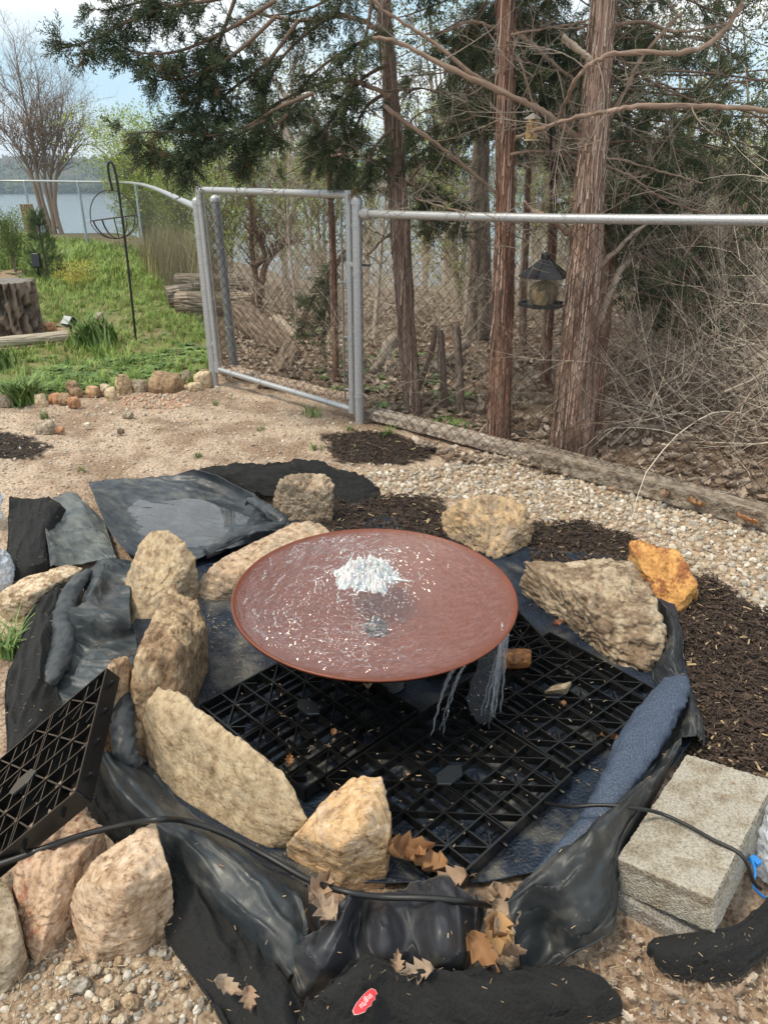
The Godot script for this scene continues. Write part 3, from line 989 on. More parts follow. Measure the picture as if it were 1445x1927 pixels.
	rock("golden tan angular rock at the front touching the long slab", [[660, 1460, .16], [716, 1464, .17], [733, 1508, .15], [690, 1545, .19], [734, 1592, .11], [600, 1520, .13], [552, 1570, .10], [640, 1600, .12]], [[533, 1590, .04], [548, 1614, .01], [592, 1642, .0], [645, 1660, .0], [702, 1654, .0], [738, 1622, .02]], 19, Color(0.722, 0.522, 0.323), Color(0.640, 0.504, 0.376), 0.35, 0.022)
	rock("pinkish pale rock with a pointed top in the front left corner", [[292, 1544, .18], [306, 1592, .17], [320, 1646, .14], [236, 1668, .19], [142, 1666, .14], [180, 1612, .17]], [[124, 1705, .05], [150, 1787, .0], [172, 1804, .0], [252, 1752, .0], [316, 1694, .02]], 20, Color(0.72, 0.58, 0.455), Color(0.52, 0.39, 0.28), 0.3, 0.026)
	rock("reddish speckled rock under the propped lattice panel", [[160, 1518, .13], [200, 1550, .13], [60, 1590, .14], [25, 1632, .12], [130, 1640, .14]], [[24, 1690, .04], [45, 1785, .0], [62, 1815, .0], [122, 1720, .0], [198, 1582, .04]], 21, Color(0.62, 0.47, 0.36), Color(0.42, 0.22, 0.15), 0.25, 0.03, 0.15)
	rock("grey-green flat rock cut off by the bottom left edge", [[-60, 1640, .08], [20, 1665, .09], [40, 1760, .08], [-50, 1750, .1]], [[55, 1812, .0], [20, 1850, .0], [-40, 1880, .0], [-100, 1800, .0]], 22, Color(0.451, 0.393, 0.315), Color(0.337, 0.288, 0.210), 0.4, 0.03)
	rock("narrow brown rock standing behind the propped lattice panel", [[215, 1236, .24], [245, 1234, .23], [240, 1290, .18], [190, 1270, .26]], [[172, 1400, .0], [178, 1425, .0], [195, 1430, .0], [222, 1340, .02], [238, 1310, .06]], 23, Color(0.511, 0.394, 0.277), brown, 0.35, 0.04)
	rock("flat pale rock with a dark broken edge at the left", [[-10, 1120, .09], [50, 1083, .1], [125, 1064, .1], [160, 1070, .08], [60, 1120, .1]], [[-20, 1150, .04], [25, 1165, .0], [60, 1135, .02], [110, 1105, .03], [155, 1085, .03]], 24, Color(0.766, 0.658, 0.512), Color(0.389, 0.301, 0.213), 0.28, 0.03)
	rock("small wet rust-brown stone on the lattice panel right of the bowl", [[940, 1220, .10], [998, 1220, .10], [1000, 1232, .1], [944, 1234, .1]], [[944, 1248, .055], [965, 1262, .055], [998, 1258, .055]], 25, Color(0.488, 0.207, 0.061), Color(0.268, 0.122, 0.049), 0.4, 0.03, 0.0, 4, "wet_rock", -0.05)
	rock("small flat grey-brown stone lying on a lattice panel's plate", [[1022, 1302, .062], [1040, 1290, .064], [1075, 1288, .062], [1068, 1300, .066]], [[1030, 1314, .054], [1060, 1310, .054], [1072, 1296, .054]], 26, Color(0.302, 0.253, 0.186), Color(0.393, 0.345, 0.247), 0.4, 0.03, 0.0, 4, "wet_rock", -0.052)
	build_border_stones()
func build_border_stones() -> void:
	# u, foot line, width in pixels, height in pixels, label
	var list := [
		[5, 762, 30, 22, "grey-tan border stone at the left edge beside the clump of grass blades"], [20, 757, 28, 20, "pale border stone just left of the low grass clump"],
		[77, 762, 26, 22, "pale tan border stone just right of the low grass clump"], [102, 756, 30, 18, "orange-tan border stone second from the grass clump"],
		[121, 757, 34, 17, "flat brown border stone third from the grass clump"], [143, 744, 28, 14, "low flat border stone under the brown angular border stone"],
		[138, 736, 30, 20, "brown angular border stone sitting above the flat ones"], [139, 763, 26, 17, "pinkish border stone set in front of the row"],
		[175, 743, 30, 18, "rounded tan border stone near the middle of the row"], [199, 740, 24, 18, "small yellow-tan border stone left of the tallest one"],
		[209, 750, 26, 24, "leaning pale border stone at the foot of the tallest one"], [232, 735, 36, 36, "tallest tan border stone with a slanting top"],
		[262, 733, 34, 22, "grey-tan border stone right of the tallest one"], [312, 732, 76, 36, "largest border stone, long and brown with a crumbly face"],
		[352, 716, 24, 22, "grey upright border stone behind the one near the gate post"], [365, 732, 34, 15, "low cream border stone in front near the gate post"],
		[382, 724, 36, 26, "cream border stone next to the gate post"], [386, 705, 20, 12, "small brown stone behind the border beside the gate post"],
		[409, 734, 12, 9, "white chip of stone at the foot of the gate post"], [85, 812, 46, 22, "flat grey-brown stone alone on the bare soil"],
		[112, 812, 20, 10, "small reddish stone beside the flat one on bare soil"], [163, 802, 18, 7, "thin white stone chip on the bare soil"],
		[227, 815, 17, 8, "dark round stone on the bare soil below the border"], [240, 784, 26, 9, "flat grey stone on the soil below the red rubble"],
		[187, 602, 28, 14, "rounded grey stone lying in the lawn"], [92, 622, 32, 16, "reddish stone beside the big tree stump"]]
	var k := 0
	for q in list:
		var foot := P(q[0], q[1], 0.0)
		var d := -foot.z
		var w := metres(q[2], q[0], q[1], d) * 0.5
		var h := metres(q[3], q[0], q[1], d) * 0.95
		var pts := []
		rng.seed = 400 + k
		for j in 9:
			var a := TAU * j / 9.0 + rr(-0.2, 0.2)
			var up := rr(0.55, 1.0) * h
			pts.append(foot + Vector3(cos(a) * w * rr(0.55, 0.95), up, sin(a) * w * rr(0.45, 0.7) - w * 0.3))
			pts.append(foot + Vector3(cos(a) * w * rr(0.85, 1.0), 0.1 * h, sin(a) * w * 0.75 - w * 0.3))
			pts.append(foot + Vector3(cos(a) * w * 0.9, -0.25 * h, sin(a) * w * 0.7 - w * 0.3))
		var tints := [Color(0.610, 0.500, 0.366), Color(0.756, 0.610, 0.427), Color(0.512, 0.403, 0.293), Color(0.732, 0.512, 0.342), Color(0.781, 0.695, 0.561)]
		var tint: Color = tints[k % 5]
		var says: String = q[4]
		if "grey" in says: tint = Color(0.512, 0.464, 0.390)
		elif "cream" in says or "pale" in says: tint = Color(0.805, 0.695, 0.525)
		elif "white" in says: tint = Color(0.920, 0.900, 0.842)
		elif "reddish" in says or "orange" in says or "pinkish" in says: tint = Color(0.683, 0.390, 0.244)
		elif "dark" in says: tint = Color(0.244, 0.183, 0.134)
		elif "brown" in says: tint = Color(0.464, 0.342, 0.232)
		var made := stone(pts, 400 + k, 3, 0.05, 9, tint, tint * 0.7, 0.3, 0.1, 44.0)
		whole("border_stone" if k < 19 else "loose_stone", made[0].mesh(M.rock, foot), says, "stone", foot, "stones edging the lawn" if k < 19 else "")
		k += 1

# ---------------------------------------------------------------- pond liner, felt, mesh, blocks, cords
func rubber(label: String, rows: Array, crease: float, freq: float, dir: Vector3, seed_: int, tint := Color(0.052, 0.058, 0.062), mat := "rubber", steps := 12, lift := 0.0) -> void:
	var s := sheet(net(rows), steps, crease, freq, dir, seed_, lift, tint, 0.0022, 0.4 if mat == "wet_rubber" else 0.2)
	soil_on(s, 26 if mat == "rubber" else 60)
	var at := s.v[0]
	at.y = 0.0
	whole("pond_liner", s.mesh(M[mat], at), label, "pond liner", at)
# husks, needles and splinters lying on a sheet
var crumbs := []
var crumb_tints := []
func soil_on(s: Shape, n: int) -> void:
	for k in n:
		var i := rng.randi() % s.v.size()
		var len := rr(0.003, 0.011)
		crumbs.append(Transform3D(Basis(Vector3.UP, rr(0, TAU)) * Basis(Vector3.RIGHT, rr(-0.4, 0.4)) * Basis.from_scale(Vector3(len, len * 0.4, len * rr(0.25, 0.9))), s.v[i] + Vector3(rr(-0.01, 0.01), 0.003, rr(-0.01, 0.01))))
		crumb_tints.append(Color(0.5, 0.38, 0.23).lerp(Color(0.2, 0.11, 0.06), rng.randf()))
func felt(label: String, rows: Array, crease: float, freq: float, dir: Vector3, seed_: int, lift := 0.0) -> void:
	var s := sheet(net(rows), 18, crease, freq, dir, seed_, lift, Color(0.022, 0.021, 0.020), 0.0035)
	soil_on(s, 60)
	var at := s.v[0]
	at.y = 0.0
	whole("felt_underlay", s.mesh(M.felt, at), label, "fabric", at)
func roll(called: String, label: String, cat: String, pts: Array, mat: String, tint: Color, wrinkle := 0.25, squash := 0.75) -> void:
	# a sheet rolled or bunched into a soft tube: [u, v, h, radius]
	var mid := []; var rad := []
	for q in pts:
		mid.append(P(q[0], q[1], q[2])); rad.append(Vector3(q[3], 0, 0))
	mid = spline(mid, 9); rad = spline(rad, 9)
	var r2 := []
	for q in rad: r2.append(q.x)
	var s := Shape.new()
	tube(s, mid, r2, 30, tint, true)
	for k in s.v.size():
		var q := s.v[k]
		var c: Vector3 = mid[mini(k / 30, mid.size() - 1)]
		var d := q - c
		var ax: Vector3 = (mid[mini(k / 30 + 1, mid.size() - 1)] - mid[maxi(mini(k / 30, mid.size() - 1) - 1, 0)]).normalized()
		var w := q - ax * q.dot(ax) * 0.7
		d *= 1.0 + wrinkle * (noise.get_noise_3dv(w * 16.0) + 0.6 * (0.4 - absf(noise.get_noise_3dv(w * 26.0)) * 2.0)) + wrinkle * 0.3 * noise.get_noise_3dv(q * 60.0)
		d.y *= squash
		s.v[k] = c + d
		if s.v[k].y < 0.002: s.v[k].y = 0.002 + 0.001 * (k % 3)
	var at: Vector3 = mid[0]
	at.y = 0.0
	whole(called, s.mesh(M[mat], at), label, cat, at)
func build_liner() -> void:
	var dark := Color(0.014, 0.024, 0.048)
	# the wet floor of the pond
	rubber("wet navy-black pond liner floor under the bowl and lattice panels", [
		[[250, 1180, .012], [300, 1090, .012], [420, 1010, .01], [600, 965, .008], [800, 985, .008], [990, 1030, .01], [1200, 1050, .012]],
		[[230, 1260, .012], [330, 1180, .004], [450, 1120, .004], [620, 1080, .004], [800, 1080, .004], [1000, 1110, .004], [1265, 1130, .03]],
		[[230, 1360, .012], [330, 1290, .004], [460, 1220, .004], [640, 1200, .004], [820, 1190, .004], [1060, 1200, .004], [1285, 1240, .03]],
		[[245, 1450, .012], [360, 1400, .004], [500, 1330, .004], [680, 1310, .004], [860, 1300, .004], [1090, 1310, .004], [1310, 1350, .03]],
		[[290, 1530, .02], [400, 1480, .004], [560, 1440, .004], [720, 1420, .004], [900, 1410, .004], [1100, 1420, .006], [1280, 1420, .04]],
		[[400, 1600, .03], [480, 1570, .006], [610, 1550, .004], [740, 1540, .004], [900, 1530, .004], [1060, 1530, .01], [1200, 1510, .05]],
		[[560, 1670, .03], [610, 1660, .01], [690, 1660, .006], [790, 1660, .006], [900, 1660, .006], [1000, 1640, .01], [1070, 1620, .05]]], 0.004, 7.0, Vector3(1, 0, 0.6), 3, dark, "wet_rubber", 10)
	rubber("black rubber liner fold running along the front left below the cord", [
		[[222, 1420, .05], [200, 1424, .11], [186, 1432, .11], [182, 1446, .04]],
		[[290, 1455, .02], [255, 1478, .09], [228, 1495, .12], [214, 1522, .03]],
		[[350, 1525, .02], [312, 1540, .1], [290, 1552, .11], [268, 1580, .03]],
		[[415, 1568, .02], [385, 1590, .12], [350, 1615, .1], [322, 1645, .02]],
		[[490, 1625, .02], [470, 1650, .11], [420, 1690, .09], [385, 1715, .02]],
		[[570, 1665, .015], [560, 1700, .07], [520, 1755, .08], [460, 1795, .02]],
		[[610, 1705, .01], [595, 1760, .03], [575, 1805, .05], [535, 1860, .01]]], 0.02, 5.0, Vector3(1, 0, 0.8), 5, Color(0.041, 0.048, 0.057))
	rubber("puckered black rubber liner bulging above the felt at the front", [
		[[536, 1760, .04], [542, 1800, .035], [546, 1850, .02], [536, 1900, .006]],
		[[585, 1765, .07], [580, 1800, .08], [582, 1845, .05], [566, 1885, .01]],
		[[672, 1680, .10], [636, 1745, .12], [622, 1812, .08], [612, 1860, .01]],
		[[690, 1690, .03], [672, 1755, .04], [672, 1806, .04], [680, 1850, .01]],
		[[735, 1685, .05], [716, 1745, .11], [722, 1800, .09], [725, 1850, .01]],
		[[790, 1665, .05], [775, 1730, .08], [778, 1790, .07], [780, 1850, .01]],
		[[835, 1655, .08], [828, 1725, .14], [826, 1795, .11], [826, 1855, .01]],
		[[880, 1685, .06], [870, 1740, .09], [868, 1800, .08], [860, 1850, .01]],
		[[918, 1705, .02], [900, 1755, .02], [885, 1805, .02], [870, 1850, .008]]], 0.017, 6.0, Vector3(0.2, 0, 1), 8, Color(0.044, 0.047, 0.052))
	rubber("broad black rubber liner flap folded beside the concrete blocks", [
		[[1005, 1668, .03], [962, 1690, .13], [958, 1712, .12], [968, 1770, .07], [985, 1840, .01]],
		[[1040, 1640, .03], [1005, 1650, .15], [1010, 1690, .12], [1025, 1755, .03], [1035, 1825, .012]],
		[[1070, 1610, .03], [1045, 1618, .16], [1060, 1670, .14], [1080, 1740, .09], [1090, 1800, .02]],
		[[1110, 1565, .03], [1105, 1575, .17], [1120, 1630, .15], [1135, 1700, .1], [1150, 1760, .03]],
		[[1165, 1505, .03], [1170, 1518, .15], [1176, 1545, .14], [1158, 1620, .1], [1158, 1710, .03]],
		[[1222, 1444, .04], [1236, 1455, .12], [1238, 1470, .12], [1210, 1530, .08], [1172, 1605, .04]],
		[[1262, 1392, .04], [1276, 1398, .09], [1278, 1408, .09], [1266, 1432, .06], [1240, 1480, .04]]], 0.026, 5.5, Vector3(0.7, 0, -0.7), 11, Color(0.042, 0.044, 0.048), "rubber", 14)
	rubber("crumpled black liner edge between the wedge rock and the mulch", [
		[[1235, 1130, .03], [1250, 1140, .08], [1262, 1150, .06], [1270, 1158, .02]],
		[[1245, 1180, .03], [1264, 1185, .11], [1276, 1192, .08], [1284, 1200, .02]],
		[[1225, 1255, .02], [1258, 1240, .09], [1272, 1245, .08], [1282, 1255, .02]],
		[[1240, 1300, .03], [1275, 1290, .06], [1292, 1300, .05], [1300, 1310, .02]],
		[[1260, 1350, .03], [1295, 1330, .1], [1312, 1350, .09], [1322, 1370, .02]],
		[[1262, 1400, .03], [1295, 1385, .09], [1316, 1390, .06], [1322, 1405, .02]]], 0.014, 14.0, Vector3(0.2, 0, 1), 13, Color(0.038, 0.042, 0.048))
	# the upper basin with rain water in it
	rubber("grey-black rubber liner tray holding a rain puddle", [
		[[168, 908, .05], [215, 903, .05], [270, 900, .05], [320, 896, .06], [372, 886, .10], [420, 902, .10], [478, 930, .09]],
		[[176, 928, .09], [235, 926, .03], [290, 923, .03], [340, 918, .035], [395, 912, .04], [440, 925, .05], [502, 950, .08]],
		[[190, 965, .09], [240, 960, .026], [300, 955, .024], [360, 952, .016], [410, 950, .012], [470, 960, .02], [532, 972, .08]],
		[[212, 1005, .09], [255, 1000, .03], [310, 990, .014], [370, 985, .01], [420, 985, .01], [480, 985, .03], [545, 990, .08]],
		[[240, 1040, .09], [290, 1042, .03], [340, 1032, .02], [390, 1018, .014], [440, 1002, .03], [482, 996, .09], [540, 1000, .04]],
		[[255, 1056, .02], [300, 1064, .03], [350, 1058, .04], [390, 1046, .04], [440, 1030, .07], [470, 1022, .03], [520, 1010, .02]]], 0.009, 6.0, Vector3(1, 0, 0.3), 17, Color(0.058, 0.070, 0.086), "rubber", 14)
	puddle("puddle", [[236, 960], [262, 940], [300, 945], [350, 938], [400, 940], [440, 945], [478, 962], [492, 980], [470, 1000], [430, 1012], [380, 1030], [330, 1030], [285, 1018], [250, 995]], 0.0265)
	rubber("pale dried strip of liner left of the puddle tray", [
		[[70, 950, .05], [100, 942, .03], [138, 928, .02], [150, 938, .01]],
		[[84, 985, .09], [112, 980, .03], [160, 972, .03], [192, 978, .012]],
		[[90, 1015, .10], [118, 1008, .05], [165, 1000, .035], [205, 1010, .015]],
		[[94, 1040, .09], [135, 1034, .05], [176, 1026, .02], [214, 1036, .02]],
		[[96, 1066, .06], [145, 1062, .03], [186, 1052, .03], [222, 1060, .02]]], 0.014, 8.0, Vector3(1, 0, -0.1), 19, Color(0.15, 0.165, 0.165))
	rubber("heaped folds of grey-black liner left of the peaked rock", [
		[[165, 1072, .03], [190, 1058, .07], [222, 1052, .07], [262, 1062, .04]],
		[[160, 1110, .03], [182, 1092, .10], [214, 1088, .07], [255, 1085, .06]],
		[[146, 1145, .03], [168, 1126, .08], [200, 1130, .05], [245, 1122, .06]],
		[[132, 1152, .10], [170, 1160, .09], [205, 1165, .1], [246, 1172, .07]],
		[[134, 1195, .05], [170, 1202, .03], [208, 1208, .04], [255, 1200, .03]],
		[[130, 1232, .05], [160, 1238, .03], [200, 1238, .035], [258, 1240, .03]],
		[[100, 1280, .02], [150, 1290, .012], [196, 1282, .012], [240, 1275, .012]],
		[[80, 1330, .012], [120, 1340, .012], [180, 1330, .012], [235, 1320, .012]]], 0.015, 5.5, Vector3(1, 0, 0.15), 23, Color(0.046, 0.055, 0.064), "rubber", 14)
	puddle("puddle", [[142, 1292], [140, 1265], [152, 1240], [185, 1226], [225, 1222], [242, 1240], [232, 1268], [205, 1290], [170, 1300]], 0.030)
	roll("pond_liner", "twisted strip of grey rubber liner curving down the left side", "pond liner", [[166, 1078, .07, .02], [146, 1098, .08, .03], [128, 1130, .08, .032], [118, 1170, .07, .034], [120, 1215, .06, .036], [104, 1260, .05, .034], [78, 1300, .03, .022]], "rubber", Color(0.068, 0.078, 0.086), 0.22, 0.8)
	roll("pond_liner", "upright liner fold squeezed between two brown rocks", "pond liner", [[250, 1240, .12, .016], [240, 1290, .14, .024], [232, 1350, .13, .028], [236, 1410, .10, .03], [258, 1440, .06, .022]], "rubber", Color(0.045, 0.051, 0.059), 0.3, 0.8)
	roll("pond_liner", "grey rubber liner pinched between the porous rock and the puddle", "pond liner", [[470, 940, .08, .02], [505, 960, .09, .028], [530, 985, .07, .026], [480, 1000, .07, .02], [430, 1022, .06, .022], [388, 1042, .05, .02]], "rubber", Color(0.060, 0.070, 0.082), 0.45, 0.9)
	felt("bunched black felt at the far left beside the pale liner", [
		[[20, 942, .06], [60, 937, .09], [104, 944, .09], [124, 962, .05]],
		[[18, 985, .05], [50, 985, .09], [88, 988, .10], [112, 984, .03]],
		[[16, 1028, .04], [44, 1034, .09], [84, 1030, .09], [98, 1042, .02]],
		[[10, 1052, .02], [40, 1066, .07], [78, 1062, .08], [108, 1062, .02]],
		[[28, 1090, .01], [55, 1098, .02], [82, 1088, .02], [112, 1074, .01]]], 0.016, 5.5, Vector3(0.4, 0, 1), 31)
	felt("black felt draped along the left below the flat pale rock", [
		[[92, 1112, .05], [108, 1104, .08], [128, 1100, .05]],
		[[52, 1150, .02], [86, 1146, .08], [122, 1138, .05]],
		[[40, 1210, .02], [76, 1206, .08], [110, 1200, .05]],
		[[14, 1290, .01], [60, 1282, .07], [106, 1290, .03]],
		[[14, 1350, .01], [55, 1342, .05], [115, 1330, .02]],
		[[16, 1420, .006], [60, 1395, .03], [130, 1360, .01]]], 0.018, 6.0, Vector3(0.2, 0, 1), 33)
	felt("long strip of littered black felt slanting down the front left", [
		[[146, 1476, .02], [172, 1450, .05], [204, 1462, .03]],
		[[178, 1545, .02], [214, 1532, .06], [255, 1545, .03]],
		[[236, 1610, .02], [285, 1600, .07], [335, 1600, .03]],
		[[298, 1690, .01], [345, 1672, .06], [405, 1690, .03]],
		[[318, 1765, .008], [385, 1760, .06], [465, 1765, .03]],
		[[375, 1850, .008], [440, 1832, .05], [525, 1845, .03]],
		[[430, 1945, .008], [500, 1925, .05], [575, 1910, .02]],
		[[500, 2060, .008], [560, 2030, .04], [620, 2000, .02]]], 0.024, 6.0, Vector3(0.5, 0, 1), 35)
	felt("wide fold of black felt along the bottom edge with a red scrap", [
		[[545, 1990, .01], [570, 1905, .06], [600, 1868, .07], [632, 1852, .03]],
		[[620, 2000, .01], [640, 1892, .08], [668, 1832, .10], [690, 1812, .05]],
		[[720, 1990, .01], [732, 1905, .05], [742, 1850, .07], [752, 1826, .04]],
		[[850, 1980, .01], [850, 1905, .06], [850, 1852, .07], [850, 1832, .03]],
		[[950, 1970, .01], [950, 1900, .07], [950, 1850, .07], [942, 1832, .03]],
		[[1070, 1940, .008], [1070, 1885, .05], [1070, 1842, .05], [1060, 1828, .02]],
		[[1168, 1905, .006], [1166, 1878, .02], [1142, 1850, .02], [1112, 1830, .01]]], 0.026, 6.5, Vector3(1, 0, 0.4), 37)
	felt("curled black felt at the foot of the concrete blocks", [
		[[1222, 1800, .006], [1220, 1782, .03], [1232, 1766, .02]],
		[[1255, 1828, .006], [1262, 1792, .045], [1292, 1758, .045]],
		[[1325, 1845, .006], [1335, 1792, .055], [1352, 1754, .055]],
		[[1405, 1832, .006], [1412, 1770, .05], [1420, 1722, .055]],
		[[1490, 1760, .006], [1480, 1705, .05], [1470, 1655, .055]]], 0.02, 6.5, Vector3(1, 0, -0.5), 39)
	felt("black felt rumpled behind the puddle and the pitted rock", [
		[[366, 892, .02], [430, 877, .05], [500, 878, .06], [575, 868, .06], [640, 884, .05], [690, 904, .04], [716, 930, .006]],
		[[378, 900, .06], [430, 892, .09], [500, 894, .09], [580, 886, .09], [640, 900, .05], [684, 920, .03], [708, 938, .006]],
		[[400, 906, .02], [450, 925, .03], [510, 930, .04], [580, 922, .03], [630, 942, .01], [655, 950, .01], [692, 946, .005]]], 0.02, 8.0, Vector3(1, 0, 0.2), 41)
	# rolled blue-grey filter mesh
	roll("filter_mesh_roll", "long roll of blue-grey filter mesh on the right edge of the pond", "mesh roll", [[1286, 1276, .12, .016], [1266, 1300, .12, .040], [1232, 1350, .11, .048], [1190, 1420, .10, .048], [1154, 1490, .09, .041], [1115, 1555, .07, .035], [1060, 1612, .04, .026], [1015, 1652, .02, .019], [990, 1680, .01, .009]], "net", Color(0.105, 0.13, 0.185), 0.2, 0.68)
func puddle(called: String, pts: Array, h: float) -> void:
	var s := Shape.new()
	var flat := PackedVector2Array()
	for q in pts:
		var p := P(q[0], q[1], h)
		flat.append(Vector2(p.x, p.z)); s.add(p)
	var tri := Geometry2D.triangulate_polygon(flat)
	s.i = tri
	s.n = PackedVector3Array()
	for k in range(0, tri.size(), 3):
		var f := (s.v[tri[k + 2]] - s.v[tri[k]]).cross(s.v[tri[k + 1]] - s.v[tri[k]])
		if f.y < 0.0:
			var a := s.i[k + 1]; s.i[k + 1] = s.i[k + 2]; s.i[k + 2] = a
	var o := whole(called, s.mesh(M.puddle), "", "")
	o.set_meta("kind", "structure")

func build_blocks() -> void:
	var a := P(1288, 1417, .115); var b := P(1158, 1615, .105); var c := P(1341, 1692, .145)
	var x := c - b
	var w := x.length(); x = x.normalized()
	var z := a - b
	var l := z.length()
	z = (z - x * z.dot(x)).normalized()
	var y := x.cross(z)
	if y.y < 0.0: y = -y
	var mid := b + x * w * 0.5 + z * l * 0.5
	var bs := Basis(x, y, x.cross(y))
	var s := block(Vector3(w, 0.09, l), 0.005, Vector3i(40, 18, 80), 0.003, 90.0, Color(0.56, 0.52, 0.44))
	for k in s.v.size():   # crumbled arrises
		var q := s.v[k]
		var n := noise.get_noise_3dv(q * 28.0)
		if absf(q.y - 0.045) < 0.012 and (absf(absf(q.x) - w * 0.5) < 0.012 or absf(absf(q.z) - l * 0.5) < 0.012): s.v[k] = q * (1.0 - 0.02 * maxf(0.0, n))
		var damp := smoothstep(0.018, 0.03, q.y + 0.012 * n) * (1.0 if absf(q.x) < w * 0.498 and q.y < 0.043 else 0.0)
		s.c[k] = Color(0.56, 0.52, 0.44).lerp(Color(0.30, 0.26, 0.20), 0.75 * damp)
	var o := whole("concrete_block", s.mesh(M.concrete), "pale concrete block on top of the stack, a black cord across it", "concrete block", mid - y * 0.045)
	o.basis = bs
	for k in 60:   # soil and husks on its top
		var len := rr(0.003, 0.011)
		crumbs.append(Transform3D(bs * Basis(Vector3.UP, rr(0, TAU)) * Basis.from_scale(Vector3(len, len * 0.4, len * rr(0.4, 1.0))), mid + x * w * rr(-0.3, 0.4) + z * l * (rr(0.0, 0.45) if k < 45 else rr(-0.45, 0.45)) + y * 0.005))
		crumb_tints.append(Color(0.14, 0.085, 0.06).lerp(Color(0.4, 0.22, 0.12), pow(rng.randf(), 2.0)))
	s = block(Vector3(w * 0.97, 0.09, l * 0.97), 0.005, Vector3i(30, 14, 60), 0.003, 90.0, Color(0.47, 0.45, 0.42))
	o = whole("concrete_block", s.mesh(M.concrete), "lower grey concrete block half sunk under the top one", "concrete block", Vector3(mid.x, -0.026, mid.z) - z * 0.012)
	o.basis = Basis(Vector3.UP, atan2(-x.z, x.x))
func cord(label: String, pts: Array, r: float) -> void:
	var mid := []
	for q in pts: mid.append(P(q[0], q[1], q[2]))
	mid = spline(mid, 10)
	var rad := []
	for k in mid.size(): rad.append(r)
	var s := Shape.new()
	tube(s, mid, rad, 10, Color(0.012, 0.012, 0.013))
	var at: Vector3 = mid[0]
	whole("power_cord", s.mesh(M.cord, at), label, "cord", at)
func build_cords() -> void:
	cord("thick black cord crossing the rocks and liner at the front left", [[-40, 1640, .12], [40, 1612, .135], [150, 1573, .15], [230, 1553, .17], [300, 1542, .205], [350, 1545, .15], [420, 1568, .12], [500, 1610, .09], [580, 1655, .09], [650, 1678, .12], [720, 1688, .11], [800, 1690, .12], [870, 1696, .11], [918, 1703, .04], [935, 1700, .01]], 0.0065)
	cord("thin black cord running over the blue mesh roll and concrete block", [[1000, 1500, .02], [1030, 1512, .05], [1070, 1518, .12], [1130, 1515, .15], [1190, 1520, .16], [1240, 1530, .135], [1290, 1552, .139], [1340, 1580, .147], [1385, 1602, .152], [1405, 1625, .14], [1418, 1660, .1], [1430, 1672, .07]], 0.0042)
func crumpled(called: String, label: String, cat: String, at: Vector3, size: Vector3, mat: Material, seed_: int, amp := 0.35) -> Node3D:
	var s := Shape.new()
	var sp := sphere(5)
	s.i = sp[1]
	var off := Vector3(seed_, seed_ * 2, seed_ * 3)
	for d in sp[0]:
		var r := 1.0 + amp * noise.get_noise_3dv(d * 1.3 + off) + amp * 0.6 * (0.5 - absf(noise.get_noise_3dv(d * 2.6 + off)) * 2.5)
		var q: Vector3 = d * r * size
		q.y = maxf(q.y, -size.y * 0.7)
		s.add(q)
	var o := base(called, label, cat, at + Vector3(0, size.y * 0.7, 0))
	part(o, "film", s.mesh(mat))
	return o
func build_bags() -> void:
	var o := crumpled("plastic_bag", "clear zip bag with a blue slider beside the concrete blocks", "plastic bag", P(1462, 1650, 0.0), Vector3(0.05, 0.085, 0.09), M.polythene, 3)
	var s := block(Vector3(0.016, 0.012, 0.022), 0.002, Vector3i(2, 2, 2), 0.0, 1.0, Color(0.02, 0.22, 0.65))
	part(o, "slider", s.mesh(M.plastic), Transform3D(Basis(Vector3.UP, 0.5), P(1420, 1620, 0.09) - o.position))
	s = Shape.new()
	var pts := []
	for q in [[1412, 1612, .11], [1420, 1640, .09], [1418, 1670, .07], [1440, 1690, .05]]: pts.append(P(q[0], q[1], q[2]) - o.position)
	pts = spline(pts, 6)
	var rad := []
	for k in pts.size(): rad.append(0.003)
	tube(s, pts, rad, 6, Color(0.02, 0.22, 0.65))
	part(o, "zip_seal", s.mesh(M.plastic))
	s = block(Vector3(0.07, 0.09, 0.012), 0.002, Vector3i(6, 6, 2), 0.004, 25.0, Color(0.75, 0.78, 0.82))
	part(o, "paper_insert", s.mesh(M.paper), Transform3D(Basis(Vector3.UP, 0.7), Vector3(0.0, 0.01, 0)))
	crumpled("plastic_bag", "translucent white plastic sheet bulging in at the left edge", "plastic bag", P(-45, 985, 0.0), Vector3(0.13, 0.15, 0.08), M.polythene, 9, 0.25)
	o = crumpled("pebble_bag", "clear bag of smooth grey pebbles at the left edge", "bag of pebbles", P(-22, 1105, 0.0), Vector3(0.1, 0.095, 0.1), M.polythene, 12, 0.15)
	rng.seed = 77
	for k in 46:
		var pb := Shape.new()
		var sp := sphere(2)
		pb.i = sp[1]
		var g := rr(0.28, 0.5)
		for d in sp[0]: pb.add(d * (1.0 + 0.15 * noise.get_noise_3dv(d * 1.2 + Vector3(k, 0, 0))), Color(g, g * 0.99, g * 0.95))
		var a := rr(0, TAU); var e := rr(-0.6, 1.4)
		var dd := Vector3(cos(a) * cos(e), sin(e), sin(a) * cos(e)) * Vector3(0.082, 0.07, 0.082) * rr(0.75, 1.0)
		part(o, "pebble", pb.mesh(M.pebble), Transform3D(Basis(Vector3(rr(-1, 1), 1, rr(-1, 1)).normalized(), rr(0, TAU)).scaled(Vector3(1, 0.6, 0.8) * rr(0.012, 0.02)), dd))
